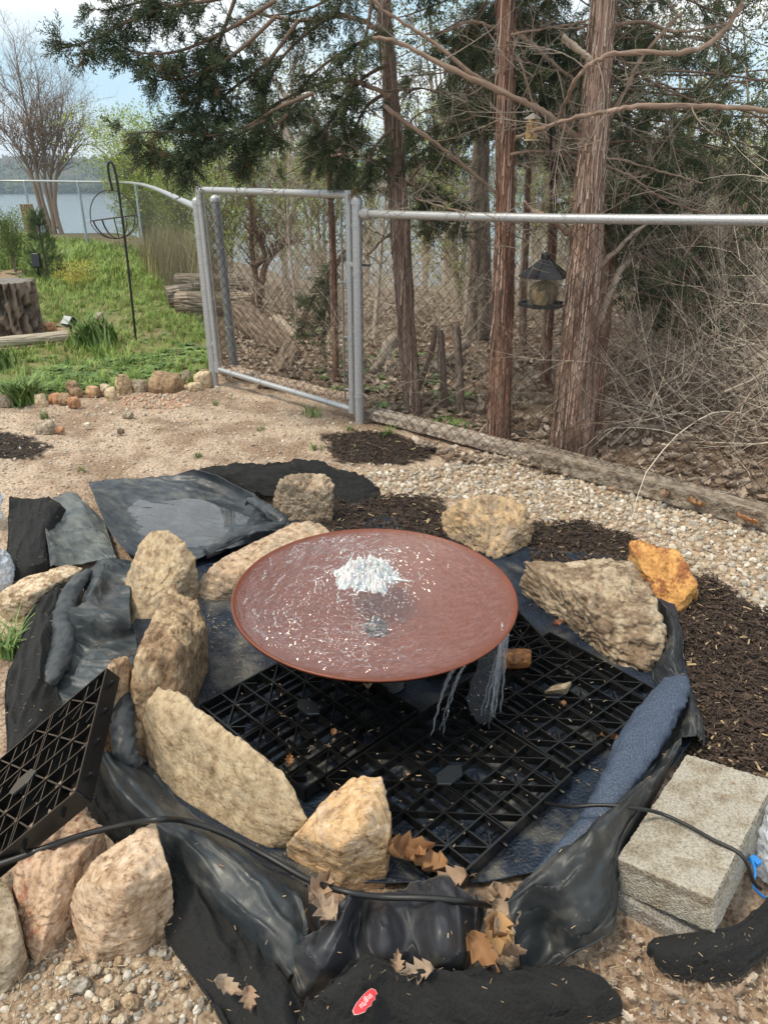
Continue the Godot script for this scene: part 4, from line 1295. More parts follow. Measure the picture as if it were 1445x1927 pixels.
func build_scrap() -> void:
	var at := P(688, 1885, 0.108)
	var o := base("packaging_scrap", "torn scrap of red packaging with white letters on the black felt", "scrap", at)
	o.rotation = Vector3(0.35, 0.85, 0.0)
	o.scale = Vector3.ONE * 0.72
	var s := Shape.new()
	var out := [[-.034, -.008], [-.02, -.012], [0, -.013], [.02, -.012], [.03, -.010], [.036, -.002], [.033, .008], [.026, .006], [.02, .012], [.012, .010], [.004, .014], [-.006, .011], [-.016, .013], [-.03, .006], [-.037, .0]]
	var m := s.add(Vector3(0, 0.003, 0), Color(0.62, 0.035, 0.05))
	for q in out: s.add(Vector3(q[0], 0.003 - q[0] * q[0] * 4.0, q[1]), Color(0.62, 0.035, 0.05))
	for k in out.size(): s.tri(m, m + 1 + k, m + 1 + (k + 1) % out.size())
	var n := s.v.size()
	for k in out.size(): s.add(Vector3(out[k][0] * 1.06, 0.0015 - out[k][0] * out[k][0] * 4.0, out[k][1] * 1.08), Color(0.75, 0.68, 0.6))
	for k in out.size(): s.quad(1 + k, n + k, n + (k + 1) % out.size(), 1 + (k + 1) % out.size())
	part(o, "card", s.mesh(M.paper))
	var t := TextMesh.new()
	t.text = "ing/tu"
	var f := SystemFont.new()
	f.font_names = PackedStringArray(["Droid Sans"])
	t.font = f
	t.font_size = 16; t.pixel_size = 0.00095; t.depth = 0.0006
	var white := StandardMaterial3D.new()
	white.albedo_color = Color(0.95, 0.9, 0.9)
	white.roughness = 0.5
	t.material = white
	part(o, "lettering", t, Transform3D(Basis(Vector3.UP, PI) * Basis(Vector3.RIGHT, -PI / 2), Vector3(0, 0.0042, 0)))

# ---------------------------------------------------------------- chain-link fence and gate
const ZINC := Color(0.55, 0.56, 0.57)
func wire_mesh(height: float, col: Color, r := 0.002) -> ArrayMesh:
	var s := Shape.new()
	var n := int(height / 0.036)
	var pts := []; var rad := []
	for k in n + 1:
		var e := k % 2
		pts.append(Vector3(0.0 if e == 0 else 0.037, k * 0.036, 0.0015 if k % 4 < 2 else -0.0015)); rad.append(r)
	tube(s, pts, rad, 4, col, false)
	return s.mesh(M.wire)
func mesh_run(o: Node3D, a: Vector3, b: Vector3, low: float, high: float, col: Color, as_parts := true, first := 0.0, thick := 0.002) -> void:
	# a and b in the frame of o, at ground level
	var w := wire_mesh(high - low, col, thick)
	var dir := (b - a); dir.y = 0.0
	var len := dir.length()
	dir = dir.normalized()
	var bs := Basis(dir, Vector3.UP, dir.cross(Vector3.UP))
	var n := int(len / 0.036)
	var places := []; var cols := []
	for k in n:
		var p := a + dir * (k * 0.036 + first)
		p.y = lerpf(a.y, b.y, float(k) / n) + low
		var xf := Transform3D(bs, p)
		if k % 2 == 1: xf = Transform3D(Basis(-dir, Vector3.UP, -dir.cross(Vector3.UP)), p + dir * 0.036)
		if as_parts: part(o, "wire", w, xf)
		else:
			places.append(xf); cols.append(Color.WHITE)
	if not as_parts:
		var mm := many("wire_mesh", w, places, cols, o)
		mm.set_meta("kind", "stuff")
func pipe(o: Node3D, called: String, a: Vector3, b: Vector3, r: float, col := ZINC) -> void:
	part(o, called, straight(a, b, r, 18, col).mesh(M.zinc))
func band(o: Node3D, called: String, at: Vector3, axis: Vector3, r: float, h := 0.018) -> void:
	part(o, called, straight(at - axis * h * 0.5, at + axis * h * 0.5, r, 18, ZINC * 0.95).mesh(M.zinc))
func dome(o: Node3D, at: Vector3, r: float) -> void:
	var s := Shape.new()
	lathe(s, [Vector2(r * 1.12, -0.02), Vector2(r * 1.12, 0.0), Vector2(r * 0.95, 0.014), Vector2(r * 0.55, 0.024), Vector2(0.001, 0.028)], 20, at, ZINC)
	part(o, "cap", s.mesh(M.zinc))
func post(label: String, foot: Vector3, h: float, r: float, bands: Array, lean := Vector3.ZERO, col := ZINC) -> void:
	var o := base("fence_post", label, "fence post", foot, "galvanised fence posts")
	var top := Vector3(0, h, 0) + lean
	pipe(o, "shaft", Vector3(0, -0.05, 0), top, r, col)
	dome(o, top, r)
	for q in bands: band(o, "tension_band", Vector3(0, q, 0) + lean * q / h, Vector3.UP, r + 0.0035)
func build_fence() -> void:
	var g0 := P(404, 720, 0.0)       # hinge post
	var g1 := P(677, 790, 0.0)       # latch post
	var e := Vector3(1.72, 0, -2.95)
	e = g1 + (e - g1) * 1.45         # the fence runs on past the frame
	post("grey hinge post at the left of the gate among the border stones", g0, 1.24, 0.031, [0.28, 0.66, 1.02, 1.16])
	post("grey latch post between the gate and the long top rail", g1, 1.27, 0.029, [0.15, 0.55, 0.88, 1.14])
	var far0 := P(440, 684, 0.0)
	post("weathered post just behind the gate's hinge side, mesh bunched against it", far0, 1.24, 0.034, [0.3, 0.9], Vector3(-0.03, 0, 0.02), Color(0.36, 0.38, 0.4))
	# gate
	var dir := (g1 - g0).normalized()
	var o := base("chain_link_gate", "closed galvanised chain-link gate with a square pipe frame", "gate", g0)
	var l := (g1 - g0).length()
	var rise := 1.31
	var a0 := dir * 0.055 + Vector3(0, 0.11, 0.0); var a1 := dir * 0.035 + Vector3(0, rise, 0)
	var b0 := dir * (l - 0.06) + Vector3(0, 0.055, 0); var b1 := dir * (l - 0.06) + Vector3(0, rise - 0.01, 0)
	pipe(o, "hinge_stile", a0, a1, 0.019)
	pipe(o, "latch_stile", b0, b1, 0.021)
	pipe(o, "top_rail", a1 - dir * 0.02, b1 + dir * 0.02, 0.021)
	pipe(o, "bottom_rail", a0 - dir * 0.01, b0 + dir * 0.01, 0.019)
	for q in [a1, b1, b0, a0]:
		part(o, "corner_fitting", straight(q - Vector3(0, 0.045, 0) if q.y > 0.6 else q - Vector3(0, 0.02, 0), q + Vector3(0, 0.024, 0) if q.y > 0.6 else q + Vector3(0, 0.05, 0), 0.0255, 18, ZINC).mesh(M.zinc))
	for t in [0.12, 0.36, 0.62, 0.84]:
		band(o, "tie_band", a1.lerp(b1, t), dir, 0.0235, 0.008); band(o, "tie_band", a0.lerp(b0, t), dir, 0.0215, 0.008)
	for t in [0.1, 0.36, 0.62, 0.93]:
		band(o, "tension_band", b0.lerp(b1, t), Vector3.UP, 0.0245)
		band(o, "tension_band", a0.lerp(a1, t), Vector3.UP, 0.0225)
		var p := b0.lerp(b1, t)
		part(o, "band_arm", straight(p, p - dir * 0.06, 0.006, 6, ZINC).mesh(M.zinc))
	pipe(o, "tension_bar", b0 - dir * 0.06 + Vector3(0, 0.05, 0), b1 - dir * 0.06 - Vector3(0, 0.04, 0), 0.006, Color(0.3, 0.29, 0.28))
	pipe(o, "tension_bar", a0 + dir * 0.05 + Vector3(0, 0.05, 0), a1 + dir * 0.05 - Vector3(0, 0.04, 0), 0.006, Color(0.3, 0.29, 0.28))
	for t in [0.15, 0.82]:
		var p := a0.lerp(a1, t)
		var hs := block(Vector3(0.06, 0.035, 0.03), 0.006, Vector3i(2, 2, 2), 0.0, 1.0, ZINC)
		part(o, "hinge", hs.mesh(M.zinc), Transform3D(Basis(dir, Vector3.UP, dir.cross(Vector3.UP)), p - dir * 0.025))
	var latch := block(Vector3(0.10, 0.03, 0.035), 0.006, Vector3i(2, 2, 2), 0.0, 1.0, ZINC)
	var lt := part(o, "latch", latch.mesh(M.zinc), Transform3D(Basis(dir, Vector3.UP, dir.cross(Vector3.UP)), dir * (l - 0.03) + Vector3(0, 0.93, 0)))
	part(lt, "latch_tongue", block(Vector3(0.05, 0.015, 0.015), 0.004, Vector3i(2, 2, 2), 0.0, 1.0, Color(0.1, 0.1, 0.1)).mesh(M.zinc), Transform3D(Basis.IDENTITY, Vector3(0.085, 0.0, -0.015)))
	mesh_run(o, a0 - Vector3(0, a0.y, 0) + dir * 0.05, b0 - Vector3(0, b0.y, 0) - dir * 0.05, 0.10, 1.28, Color(0.07, 0.05, 0.042))
	# long run to the right
	var f := base("chain_link_fence", "chain-link fence with a steel top rail in front of the cedar trunks", "fence", g1)
	var run := e - g1
	var rd := run.normalized()
	var top0 := rd * 0.03 + Vector3(0, 1.205, 0); var top1 := run + Vector3(0, 1.27, 0)
	var pts := []; var rad := []
	for k in 41:
		var t := k / 40.0
		pts.append(top0.lerp(top1, t) - Vector3(0, 0.018 * sin(t * PI * 1.0) * (1.0 - t), 0)); rad.append(0.0215)
	var s := Shape.new()
	tube(s, pts, rad, 18, ZINC)
	part(f, "top_rail", s.mesh(M.zinc))
	for t in [0.012, 0.17, 0.27, 0.42, 0.66, 0.8]:
		band(f, "rail_tie" if t > 0.02 else "rail_cup", top0.lerp(top1, t) - Vector3(0, 0.018 * sin(t * PI) * (1.0 - t), 0), rd, 0.0235 if t > 0.02 else 0.03, 0.007 if t > 0.02 else 0.05)
	mesh_run(f, rd * 0.03, run, 0.0, 1.2, Color(0.075, 0.05, 0.04))
	# the run along the lawn to the bluff
	var ends := [far0 + Vector3(0, 0, 0), P(276, 505, 0.0), P(167, 470, 0.0), P(67, 455, 0.0), P(-140, 462, 0.0)]
	var spots := ["first line post of the lawn fence behind the green shrub", "line post of the lawn fence right of the bare tree", "line post of the lawn fence left of the bare tree"]
	for k in 3: post(spots[k], ends[k + 1], 1.27, 0.026, [0.5], Vector3.ZERO, Color(0.5, 0.56, 0.62))
	var lf := base("chain_link_fence", "grey chain-link fence along the far side of the lawn above the lake", "fence", ends[0])
	s = Shape.new()
	pts = [g0 + Vector3(0, 1.2, 0)]
	for k in range(1, 5): pts.append(ends[k] + Vector3(0, 1.28, 0))
	var line := spline(pts, 8)
	rad = []
	for k in line.size():
		line[k] -= ends[0]; rad.append(0.024)
	tube(s, line, rad, 10, ZINC)
	part(lf, "top_rail", s.mesh(M.zinc))
	for k in 4: mesh_run(lf, (ends[k] if k > 0 else ends[0]) - ends[0], ends[k + 1] - ends[0], 0.02, 1.22, Color(0.13, 0.12, 0.11), false, 0.0, 0.0009)
	# old mesh bunched between hinge post and the post behind it
	var om := base("rusty_mesh_roll", "rusty chain-link mesh bunched behind the hinge post", "wire mesh", far0 + Vector3(-0.06, 0, 0.12))
	for k in 7: mesh_run(om, Vector3(-0.01 - 0.01 * k, 0, 0.012 * k), Vector3(0.08 - 0.01 * k, 0, 0.02 * k), 0.05, 1.16, Color(0.2, 0.13, 0.06), true, 0.004 * k)
	# timbers along the foot of the fence
	timber("weathered grey board lying along the foot of the fence", [684, 786, 985, 866], 0.12, 0.055, Color(0.60, 0.53, 0.45), 0.0)
	timber("dark grey landscape timber on the slope below the fence", [978, 868, 1560, 1034], 0.12, 0.09, Color(0.36, 0.31, 0.25), 0.0)
	timber("tan threshold timber under the gate", [420, 706, 650, 764], 0.12, 0.05, Color(0.58, 0.46, 0.36), 0.02)
func timber(label: String, q: Array, w: float, h: float, col: Color, back: float) -> void:
	var a := P(q[0], q[1], 0.0); var b := P(q[2], q[3], 0.0)
	var x := (b - a).normalized()
	var z := x.cross(Vector3.UP)
	if z.z > 0.0: z = -z
	var s := block(Vector3((b - a).length(), h, w), 0.008, Vector3i(120, 5, 12), 0.0, 30.0, col)
	for k in s.v.size():
		var p := s.v[k]
		var g := noise.get_noise_3d(p.x * 3.0, p.y * 45.0, p.z * 60.0)
		s.v[k] += Vector3(0, 1, 0.4) * (0.006 * g + 0.006 * noise.get_noise_3d(p.x * 9, 0, p.z * 9)) - Vector3(0, 0.012 * smoothstep(0.25, 0.6, noise.get_noise_3d(p.x * 2.0, 4, p.z * 40.0)), 0)
		s.c[k] = col * (0.9 + 0.5 * g)
		s.c[k].a = 1.0
	var mid := (a + b) * 0.5 + z * (w * 0.5 + back)
	var o := whole("timber", s.mesh(M.wood), label, "timber", Vector3(mid.x, h * 0.5 - 0.006, mid.z))
	o.basis = Basis(x, Vector3.UP, x.cross(Vector3.UP))

# ---------------------------------------------------------------- trees
func sprig_mesh(seed_: int, droop: float) -> ArrayMesh:
	rng.seed = seed_
	var s := Shape.new()
	var axis := []
	for k in 6: axis.append(Vector3(0.03 * sin(k * 1.3 + seed_), k / 5.0 - 0.02 * k, -droop * pow(k / 5.0, 2.0)))
	tube(s, axis, [0.014, 0.013, 0.012, 0.010, 0.008, 0.003], 3, Color(0.75, 0.62, 0.5), false)
	for k in 17:
		var t := 0.12 + 0.88 * k / 16.0
		var i := mini(int(t * 5.0), 4)
		var p: Vector3 = (axis[i] as Vector3).lerp(axis[i + 1], t * 5.0 - i)
		var a := k * 2.4 + rr(-0.4, 0.4)
		var len := rr(0.22, 0.36) * (1.0 - 0.55 * t)
		var d := Vector3(cos(a), rr(0.7, 1.3), sin(a) * 0.8).normalized()
		var e := p + d * len + Vector3(0, 0, -droop * 0.2 * len)
		needle(s, p, e, 0.018)
		for j in 4:
			var u := 0.3 + 0.2 * j
			var q := p.lerp(e, u)
			var b := rr(0, TAU)
			var d2 := (d * 1.2 + Vector3(cos(b), 0.2, sin(b))).normalized()
			needle(s, q, q + d2 * len * rr(0.3, 0.5), 0.015)
	return s.mesh(M.needle)
func needle(s: Shape, a: Vector3, b: Vector3, w: float) -> void:
	var t := (b - a).normalized()
	var x := t.cross(Vector3(0.3, 0.1, 0.9)).normalized() * w
	var y := t.cross(x).normalized() * w
	var m := a.lerp(b, 0.55)
	var col := Color(1, 1, 1) * rr(0.75, 1.2)
	col.a = 1.0
	var k := s.v.size()
	s.add(a, col)
	for q in [x, -x * 0.5 + y * 0.87, -x * 0.5 - y * 0.87]: s.add(m + q, col)
	s.add(b, col)
	for j in 3:
		var c := k + 1 + j; var d := k + 1 + (j + 1) % 3
		s.tri(k, c, d); s.tri(k + 4, d, c)
var sprigs := []
func toward(dir: Vector3, spin: float, size: float) -> Basis:
	var y := dir.normalized()
	var x := y.cross(Vector3(0.2, 0.1, 1)).normalized()
	var z := x.cross(y)
	return (Basis(x, y, z) * Basis(Vector3.UP, spin)).scaled_local(Vector3.ONE * size)
# evergreen boughs: [pixel path], distance, spread in pixels, sprays; fills twigs and spray places
func bough(tw: Shape, places: Array, cols: Array, path: Array, d: float, spread: float, n: int, dark: float, r0 := 0.012, hang := 0.5, from := 0.12) -> void:
	var line := []
	for q in path: line.append(Q(q[0], q[1], d + (q[2] if q.size() > 2 else 0.0)))
	line = spline(line, 7)
	var rad := []
	for k in line.size(): rad.append(lerpf(r0, 0.003, float(k) / line.size()))
	tube(tw, line, rad, 5, Color(0.17, 0.115, 0.085), false)
	var m := metres(1.0, path[0][0], path[0][1], d)
	var twigs := int(n / 5.0) + 1
	for k in twigs:
		var t := lerpf(from, 1.0, (k + rng.randf()) / twigs)
		var i := mini(int(t * (line.size() - 1)), line.size() - 2)
		var p: Vector3 = line[i]
		var f: Vector3 = (line[i + 1] - line[i]).normalized()
		var side := Vector3(rr(-1, 1), rr(-1, 0.75), rr(-1, 1)).normalized()
		var dir := (f * rr(0.4, 1.0) + side).normalized()
		var len := spread * m * rr(0.5, 1.15) * (1.0 - 0.35 * t)
		var pts := [p]; var rd := [0.004]
		for j in 4:
			dir = (dir + Vector3(rr(-0.2, 0.2), -0.12 * hang, rr(-0.2, 0.2))).normalized()
			pts.append(pts[j] + dir * len * 0.25); rd.append(0.0035 - 0.0006 * j)
		tube(tw, pts, rd, 3, Color(0.15, 0.105, 0.075), false)
		for j in 6:
			var u := rr(0.25, 1.0)
			var a := mini(int(u * 4.0), 3)
			var at: Vector3 = (pts[a] as Vector3).lerp(pts[a + 1], u * 4.0 - a)
			var o := (dir * rr(0.3, 1.0) + Vector3(rr(-1, 1), rr(-0.9, 0.5), rr(-1, 1)) * 0.75).normalized()
			places.append(Transform3D(toward(o, rr(0, TAU), rr(0.075, 0.15)), at))
			var g := rng.randf()
			var c := Color(0.042, 0.072, 0.032).lerp(Color(0.165, 0.20, 0.09), g * (1.0 - dark))
			if rng.randf() < 0.04: c = Color(0.16, 0.11, 0.05)
			cols.append(c)
func crown(o: Node3D, tw: Shape, places: Array, cols: Array) -> void:
	if tw.v.size() > 0: part(o, "twigs", tw.mesh(M.twig, o.position)).set_meta("kind", "stuff")
	for k in sprigs.size():
		var pl := []; var cl := []
		for j in range(k, places.size(), sprigs.size()):
			var xf: Transform3D = places[j]
			pl.append(Transform3D(xf.basis, xf.origin - o.position)); cl.append(cols[j])
		if pl.size() > 0: many("crown", sprigs[k], pl, cl, o).set_meta("kind", "stuff")
func trunk(o: Node3D, called: String, pts: Array, red: float, shag := 0, sides := 26) -> Array:
	# pts: [u, v, d, width in px]
	var line := []; var rads := []
	for q in pts:
		var p := Q(q[0], q[1], q[2])
		line.append(p); rads.append(Vector3(metres(q[3], q[0], q[1], q[2]) * 0.5, 0, 0))
	line = spline(line, 12); rads = spline(rads, 12)
	var rr_ := []
	for q in rads: rr_.append(q.x)
	var s := Shape.new()
	tube(s, line, rr_, sides, Color.WHITE, true)
	var bark := Color(0.29, 0.125, 0.075).lerp(Color(0.34, 0.285, 0.235), 1.0 - red)
	for k in s.v.size():
		var c: Vector3 = line[mini(k / sides, line.size() - 1)]
		var d := s.v[k] - c
		var a := atan2(d.z, d.x)
		var y := c.y
		var f := noise.get_noise_3d(cos(a) * 3.2, y * 1.3, sin(a) * 3.2) * 0.6 + noise.get_noise_3d(cos(a) * 8.0, y * 2.2 + 5.0, sin(a) * 8.0)
		s.v[k] = c + d * (1.0 + 0.20 * f + 0.08 * noise.get_noise_2d(y * 3.0, 7.0))
		var g := clampf(0.5 + 0.9 * noise.get_noise_3d(cos(a) * 9.0, y * 2.5, sin(a) * 9.0 + 3.0), 0.0, 1.0)
		var col := (bark * 0.5).lerp(Color(0.52, 0.33, 0.235).lerp(Color(0.56, 0.5, 0.44), 1.0 - red), g * g)
		col.a = 1.0
		s.c[k] = col
	part(o, called, s.mesh(M.bark, o.position))
	if shag > 0:
		var st := Shape.new()
		for k in shag:
			var i := rng.randi_range(0, line.size() - 4)
			var a := rr(0, TAU)
			var d := Vector3(cos(a), 0, sin(a))
			var r: float = rr_[i]
			var p: Vector3 = line[i] + d * r * 0.97
			var len := rr(0.08, 0.36)
			var w := rr(0.0015, 0.0045)
			var x := Vector3(-sin(a), 0, cos(a)) * w
			var first := st.v.size()
			var tone := rr(0.3, 1.7)
			var grey_ := pow(rng.randf(), 2.0)
			for j in 5:
				var t := j / 4.0
				var q := p + Vector3(rr(-0.003, 0.003), len * (t - 0.5), 0) + d * (0.004 + rr(0.0, 0.018) * pow(absf(t - rr(0.3, 0.7)) * 1.4, 2.0))
				var c := bark.lerp(Color(0.5, 0.42, 0.36), grey_) * tone
				c.a = 1.0
				st.add(q + x * (1.0 - 0.6 * t), c); st.add(q - x * (1.0 - 0.6 * t), c)
			for j in 4: st.quad(first + j * 2, first + j * 2 + 1, first + j * 2 + 3, first + j * 2 + 2)
		var ps := part(o, "peeling_bark", st.mesh(M.twig, o.position))
		ps.set_meta("kind", "stuff")
	return line
func limb(o: Node3D, pts: Array, d: float, w0: float, w1: float, red := 0.6, spurs := 7) -> void:
	var line := []
	for q in pts: line.append(Q(q[0], q[1], d + (q[2] if q.size() > 2 else 0.0)))
	line = spline(line, 8)
	var m := metres(1.0, pts[0][0], pts[0][1], d)
	var rad := []
	for k in line.size():
		line[k] += Vector3(rr(-1, 1), rr(-1, 1), 0) * 0.004
		rad.append(lerpf(w0, w1, float(k) / line.size()) * m * 0.4 * rr(0.88, 1.12))
	var s := Shape.new()
	var col := Color(0.23, 0.125, 0.085).lerp(Color(0.40, 0.33, 0.26), 1.0 - red)
	tube(s, line, rad, 10, col, true, 0.5)
	for k in spurs:   # dead side twigs
		var i := rng.randi_range(2, line.size() - 2)
		twig_from(s, line[i], Vector3(rr(-1, 1), rr(-0.8, 0.8), rr(-1, 1)).normalized(), rr(0.12, 0.5), 0.004, 2, Color(0.27, 0.22, 0.18))
	for k in s.c.size():
		if s.c[k] == col:
			var q := s.v[k]
			var t := 0.75 + 0.9 * absf(noise.get_noise_3d(q.x * 14.0, q.y * 50.0, q.z * 40.0)) + rr(-0.15, 0.15)
			s.c[k] = Color(col.r * t, col.g * t, col.b * t)
	part(o, "limb", s.mesh(M.twig, o.position))
func twig_from(s: Shape, at: Vector3, dir: Vector3, len: float, r: float, depth: int, col: Color) -> void:
	var pts := [at]; var rad := [r]
	var bend := Vector3(rr(-1, 1), rr(-0.4, 0.8), rr(-1, 1)) * 0.22
	for k in 5:
		dir = (dir + bend * 0.5 + Vector3(rr(-1, 1), rr(-1, 1), rr(-1, 1)) * 0.13).normalized()
		pts.append(pts[k] + dir * len / 5.0); rad.append(r * (1.0 - 0.15 * (k + 1)))
	tube(s, pts, rad, 4 if r > 0.004 else 3, col, false)
	if depth > 0:
		for k in 3 + depth:
			var i := rng.randi_range(1, 4)
			var side := Vector3(rr(-1, 1), rr(-0.6, 1), rr(-1, 1)).normalized()
			twig_from(s, (pts[i] as Vector3).lerp(pts[i + 1], rng.randf()), (dir + side * 1.1).normalized(), len * rr(0.35, 0.65), maxf(r * 0.55, 0.0012), depth - 1, col)
func spot(u: float, w: float, d: float) -> Vector3:
	var p := Q(u, w, d)
	return Vector3(p.x, lie(p.x, p.z), p.z)
func build_cedars() -> void:
	rng.seed = 300
	for k in 4: sprigs.append(sprig_mesh(310 + k, 0.12 + 0.06 * k))
	rng.seed = 320
	# --- the cedar behind the gate post, whose boughs reach over the lawn
	var o := base("cedar_tree", "cedar whose dark boughs hang over the gate and the sky", "tree", spot(775, 785, 4.64))
	trunk(o, "trunk", [[780, 800, 4.64, 34], [764, 600, 4.64, 32], [753, 420, 4.64, 36], [740, 250, 4.66, 32], [729, 100, 4.68, 27], [722, 0, 4.7, 24], [712, -260, 4.75, 18]], 0.45, 420)
	trunk(o, "second_stem", [[760, 790, 4.72, 16], [790, 720, 4.8, 13], [812, 660, 4.9, 11], [820, 612, 4.95, 9]], 0.4, 0, 12)
	limb(o, [[723, 200], [800, 255], [862, 302], [932, 362], [965, 400]], 4.4, 10, 5)
	limb(o, [[735, 330], [700, 300], [650, 290, 0.2], [600, 300, 0.4]], 4.6, 9, 4)
	limb(o, [[722, 60], [650, 30], [560, 40, 0.1], [470, 20, 0.2]], 4.5, 12, 6)
	limb(o, [[735, 180], [640, 150], [540, 185, 0.1], [470, 235, 0.2]], 4.5, 11, 5)
	limb(o, [[752, 430], [720, 450], [690, 480, 0.2], [660, 470, 0.4]], 4.7, 7, 3)
	var tw := Shape.new(); var pl := []; var cl := []
	var low := 0.6
	for q in [
		[[[480, -20], [400, 0], [320, 12], [240, 42], [168, 78], [112, 92]], 4.3, 42, 150],
		[[[420, -40], [330, -10], [260, 5], [190, 22]], 4.35, 40, 100],
		[[[520, 0], [430, 55], [340, 95], [270, 100], [222, 84]], 4.3, 46, 150],
		[[[520, 30], [450, 95], [390, 130], [330, 150], [285, 140]], 4.3, 44, 120],
		[[[445, -10], [420, 60], [398, 120], [372, 180], [352, 214]], 4.35, 40, 130],
		[[[560, 40], [500, 120], [440, 165], [400, 205], [385, 235]], 4.4, 46, 110],
		[[[590, 175], [520, 205], [470, 235], [400, 255], [320, 248], [235, 252]], 4.3, 34, 150],
		[[[500, 225], [430, 262], [370, 285], [320, 292], [280, 290]], 4.3, 32, 110],
		[[[420, 262], [385, 285], [365, 305], [350, 322]], 4.3, 22, 50],
		[[[540, 215], [500, 255], [470, 282], [455, 312]], 4.35, 28, 60],
		[[[640, 20], [580, 60], [530, 110], [500, 165], [490, 200]], 4.5, 55, 150],
		[[[700, -20], [640, -10], [570, 20], [500, 30]], 4.5, 60, 150],
		[[[720, 60], [660, 90], [600, 130], [550, 190], [530, 240]], 4.5, 60, 170],
		[[[730, 120], [680, 150], [640, 200], [610, 250], [590, 285]], 4.6, 56, 150],
		[[[735, 170], [690, 200], [665, 250], [640, 300], [640, 335]], 4.6, 50, 120],
		[[[740, 240], [710, 270], [690, 310], [690, 350]], 4.5, 44, 90],
		[[[700, 0], [690, 60], [670, 120], [660, 180]], 4.4, 60, 110]]:
		var inner: bool = q[0][0][0] > 600
		bough(tw, pl, cl, q[0], q[1], q[2], int(q[3] * (0.6 if inner else 0.92)), 0.15 if inner else low, 0.011, 0.5, 0.2)
	for q in [[[[740, 330], [780, 350], [820, 372], [860, 380]], 4.9, 46, 70], [[[750, 390], [790, 405], [830, 420], [880, 430]], 5.0, 44, 60], [[[735, 400], [770, 340], [800, 310], [850, 300]], 5.2, 60, 70], [[[650, 470], [620, 510], [590, 560], [570, 620]], 5.6, 42, 90], [[[640, 490], [610, 540], [620, 600], [600, 640]], 5.7, 36, 60]]:
		bough(tw, pl, cl, q[0], q[1], q[2], q[3], 0.3)
	for k in 34:
		var w := rr(-620, -70); var u := rr(420, 900)
		bough(tw, pl, cl, [[715, w - 30], [lerpf(715, u, 0.5), w + 10], [u, w + rr(10, 60)], [u + rr(-40, 40), w + rr(30, 90)]], rr(4.3, 5.6), 70, 46, 0.5, 0.008)
	crown(o, tw, pl, cl)
	# --- the straight reddish cedar in the middle
	o = base("cedar_tree", "slim straight cedar with reddish peeling bark left of the bird feeder", "tree", spot(938, 825, 4.16))
	trunk(o, "trunk", [[937, 838, 4.16, 48], [939, 780, 4.16, 42], [945, 600, 4.16, 39], [951, 420, 4.16, 36], [950, 200, 4.16, 35], [951, 0, 4.16, 32], [952, -280, 4.16, 24]], 0.9, 620)
	limb(o, [[935, 170], [870, 125], [810, 75], [733, 27], [690, -10]], 4.1, 11, 5)
	limb(o, [[945, 60], [890, 40], [830, 60, 0.1], [760, 66, 0.3]], 4.2, 7, 3)
	limb(o, [[955, 50], [1010, 92], [1050, 128], [1078, 148]], 4.15, 11, 7)
	limb(o, [[960, 290], [1050, 284], [1160, 300], [1250, 325], [1320, 346]], 4.0, 7, 3)
	limb(o, [[940, 420], [880, 400], [800, 380, 0.2], [760, 360, 0.4]], 4.2, 6, 3)
	limb(o, [[960, 66], [1050, 50], [1120, 34, -0.1], [1190, 10, -0.2]], 4.1, 6, 3)
	tw = Shape.new(); pl = []; cl = []
	for k in 34:
		var u := rr(760, 1120); var w := rr(-40, 250)
		var s := 1.0 if u > 940 else -1.0
		bough(tw, pl, cl, [[950, w - rr(-20, 60)], [lerpf(950, u, 0.5), w + rr(-20, 20)], [u, w + rr(0, 50)], [u + s * rr(20, 60), w + rr(20, 90)]], rr(4.2, 6.2), rr(36, 60), rng.randi_range(22, 60), 0.1, 0.007)
	for k in 26:
		var w := rr(-620, -60); var u := rr(760, 1150)
		bough(tw, pl, cl, [[951, w - 30], [lerpf(951, u, 0.5), w + 10], [u, w + rr(10, 60)], [u + rr(-40, 40), w + rr(30, 90)]], rr(4.0, 5.2), 70, 46, 0.5, 0.008)
	crown(o, tw, pl, cl)
	# --- the thick shaggy cedar behind the bird feeder
	o = base("cedar_tree", "thick shaggy-barked cedar beside the bird feeder", "tree", spot(1075, 855, 3.86))
	trunk(o, "trunk", [[1072, 880, 3.86, 92], [1075, 840, 3.86, 82], [1086, 700, 3.86, 70], [1096, 560, 3.86, 62], [1106, 400, 3.86, 55], [1116, 250, 3.86, 51], [1126, 110, 3.86, 45], [1132, 0, 3.86, 41], [1138, -240, 3.9, 36]], 0.6, 1500, 40)
	limb(o, [[1092, 268], [1040, 222], [975, 187], [870, 140], [755, 82], [700, 70]], 3.95, 17, 7)
	limb(o, [[968, 262, 0.1], [1045, 232, -0.15], [1125, 213, -0.3], [1210, 200, -0.3], [1330, 200, -0.2], [1460, 210, -0.2]], 3.9, 9, 11)
	limb(o, [[1052, 222, 0.0], [1075, 165, -0.2], [1105, 125, -0.25], [1165, 100, -0.25], [1290, 98, -0.2], [1350, 70], [1398, 5]], 3.9, 8, 12)
	limb(o, [[1130, 250], [1165, 190], [1210, 105], [1282, 22]], 4.0, 10, 6)
	limb(o, [[1110, 112], [1085, 92], [1058, 68]], 3.75, 14, 13, 0.1, 1)
	limb(o, [[1095, 330], [1060, 290], [1020, 240], [975, 105]], 4.1, 9, 4)
	limb(o, [[1070, 440, -0.05], [1035, 412, -0.1], [1005, 398], [985, 380]], 3.9, 15, 9)
	limb(o, [[1130, 500], [1180, 450], [1220, 420, 0.1], [1300, 400, 0.2]], 4.0, 12, 4, 0.2)
	limb(o, [[1125, 610], [1160, 520], [1185, 470, 0.2], [1200, 380, 0.3]], 4.1, 16, 8, 0.1)
	limb(o, [[1135, 60], [1200, 40], [1280, 60, 0.2], [1380, 40, 0.4]], 4.1, 9, 4)
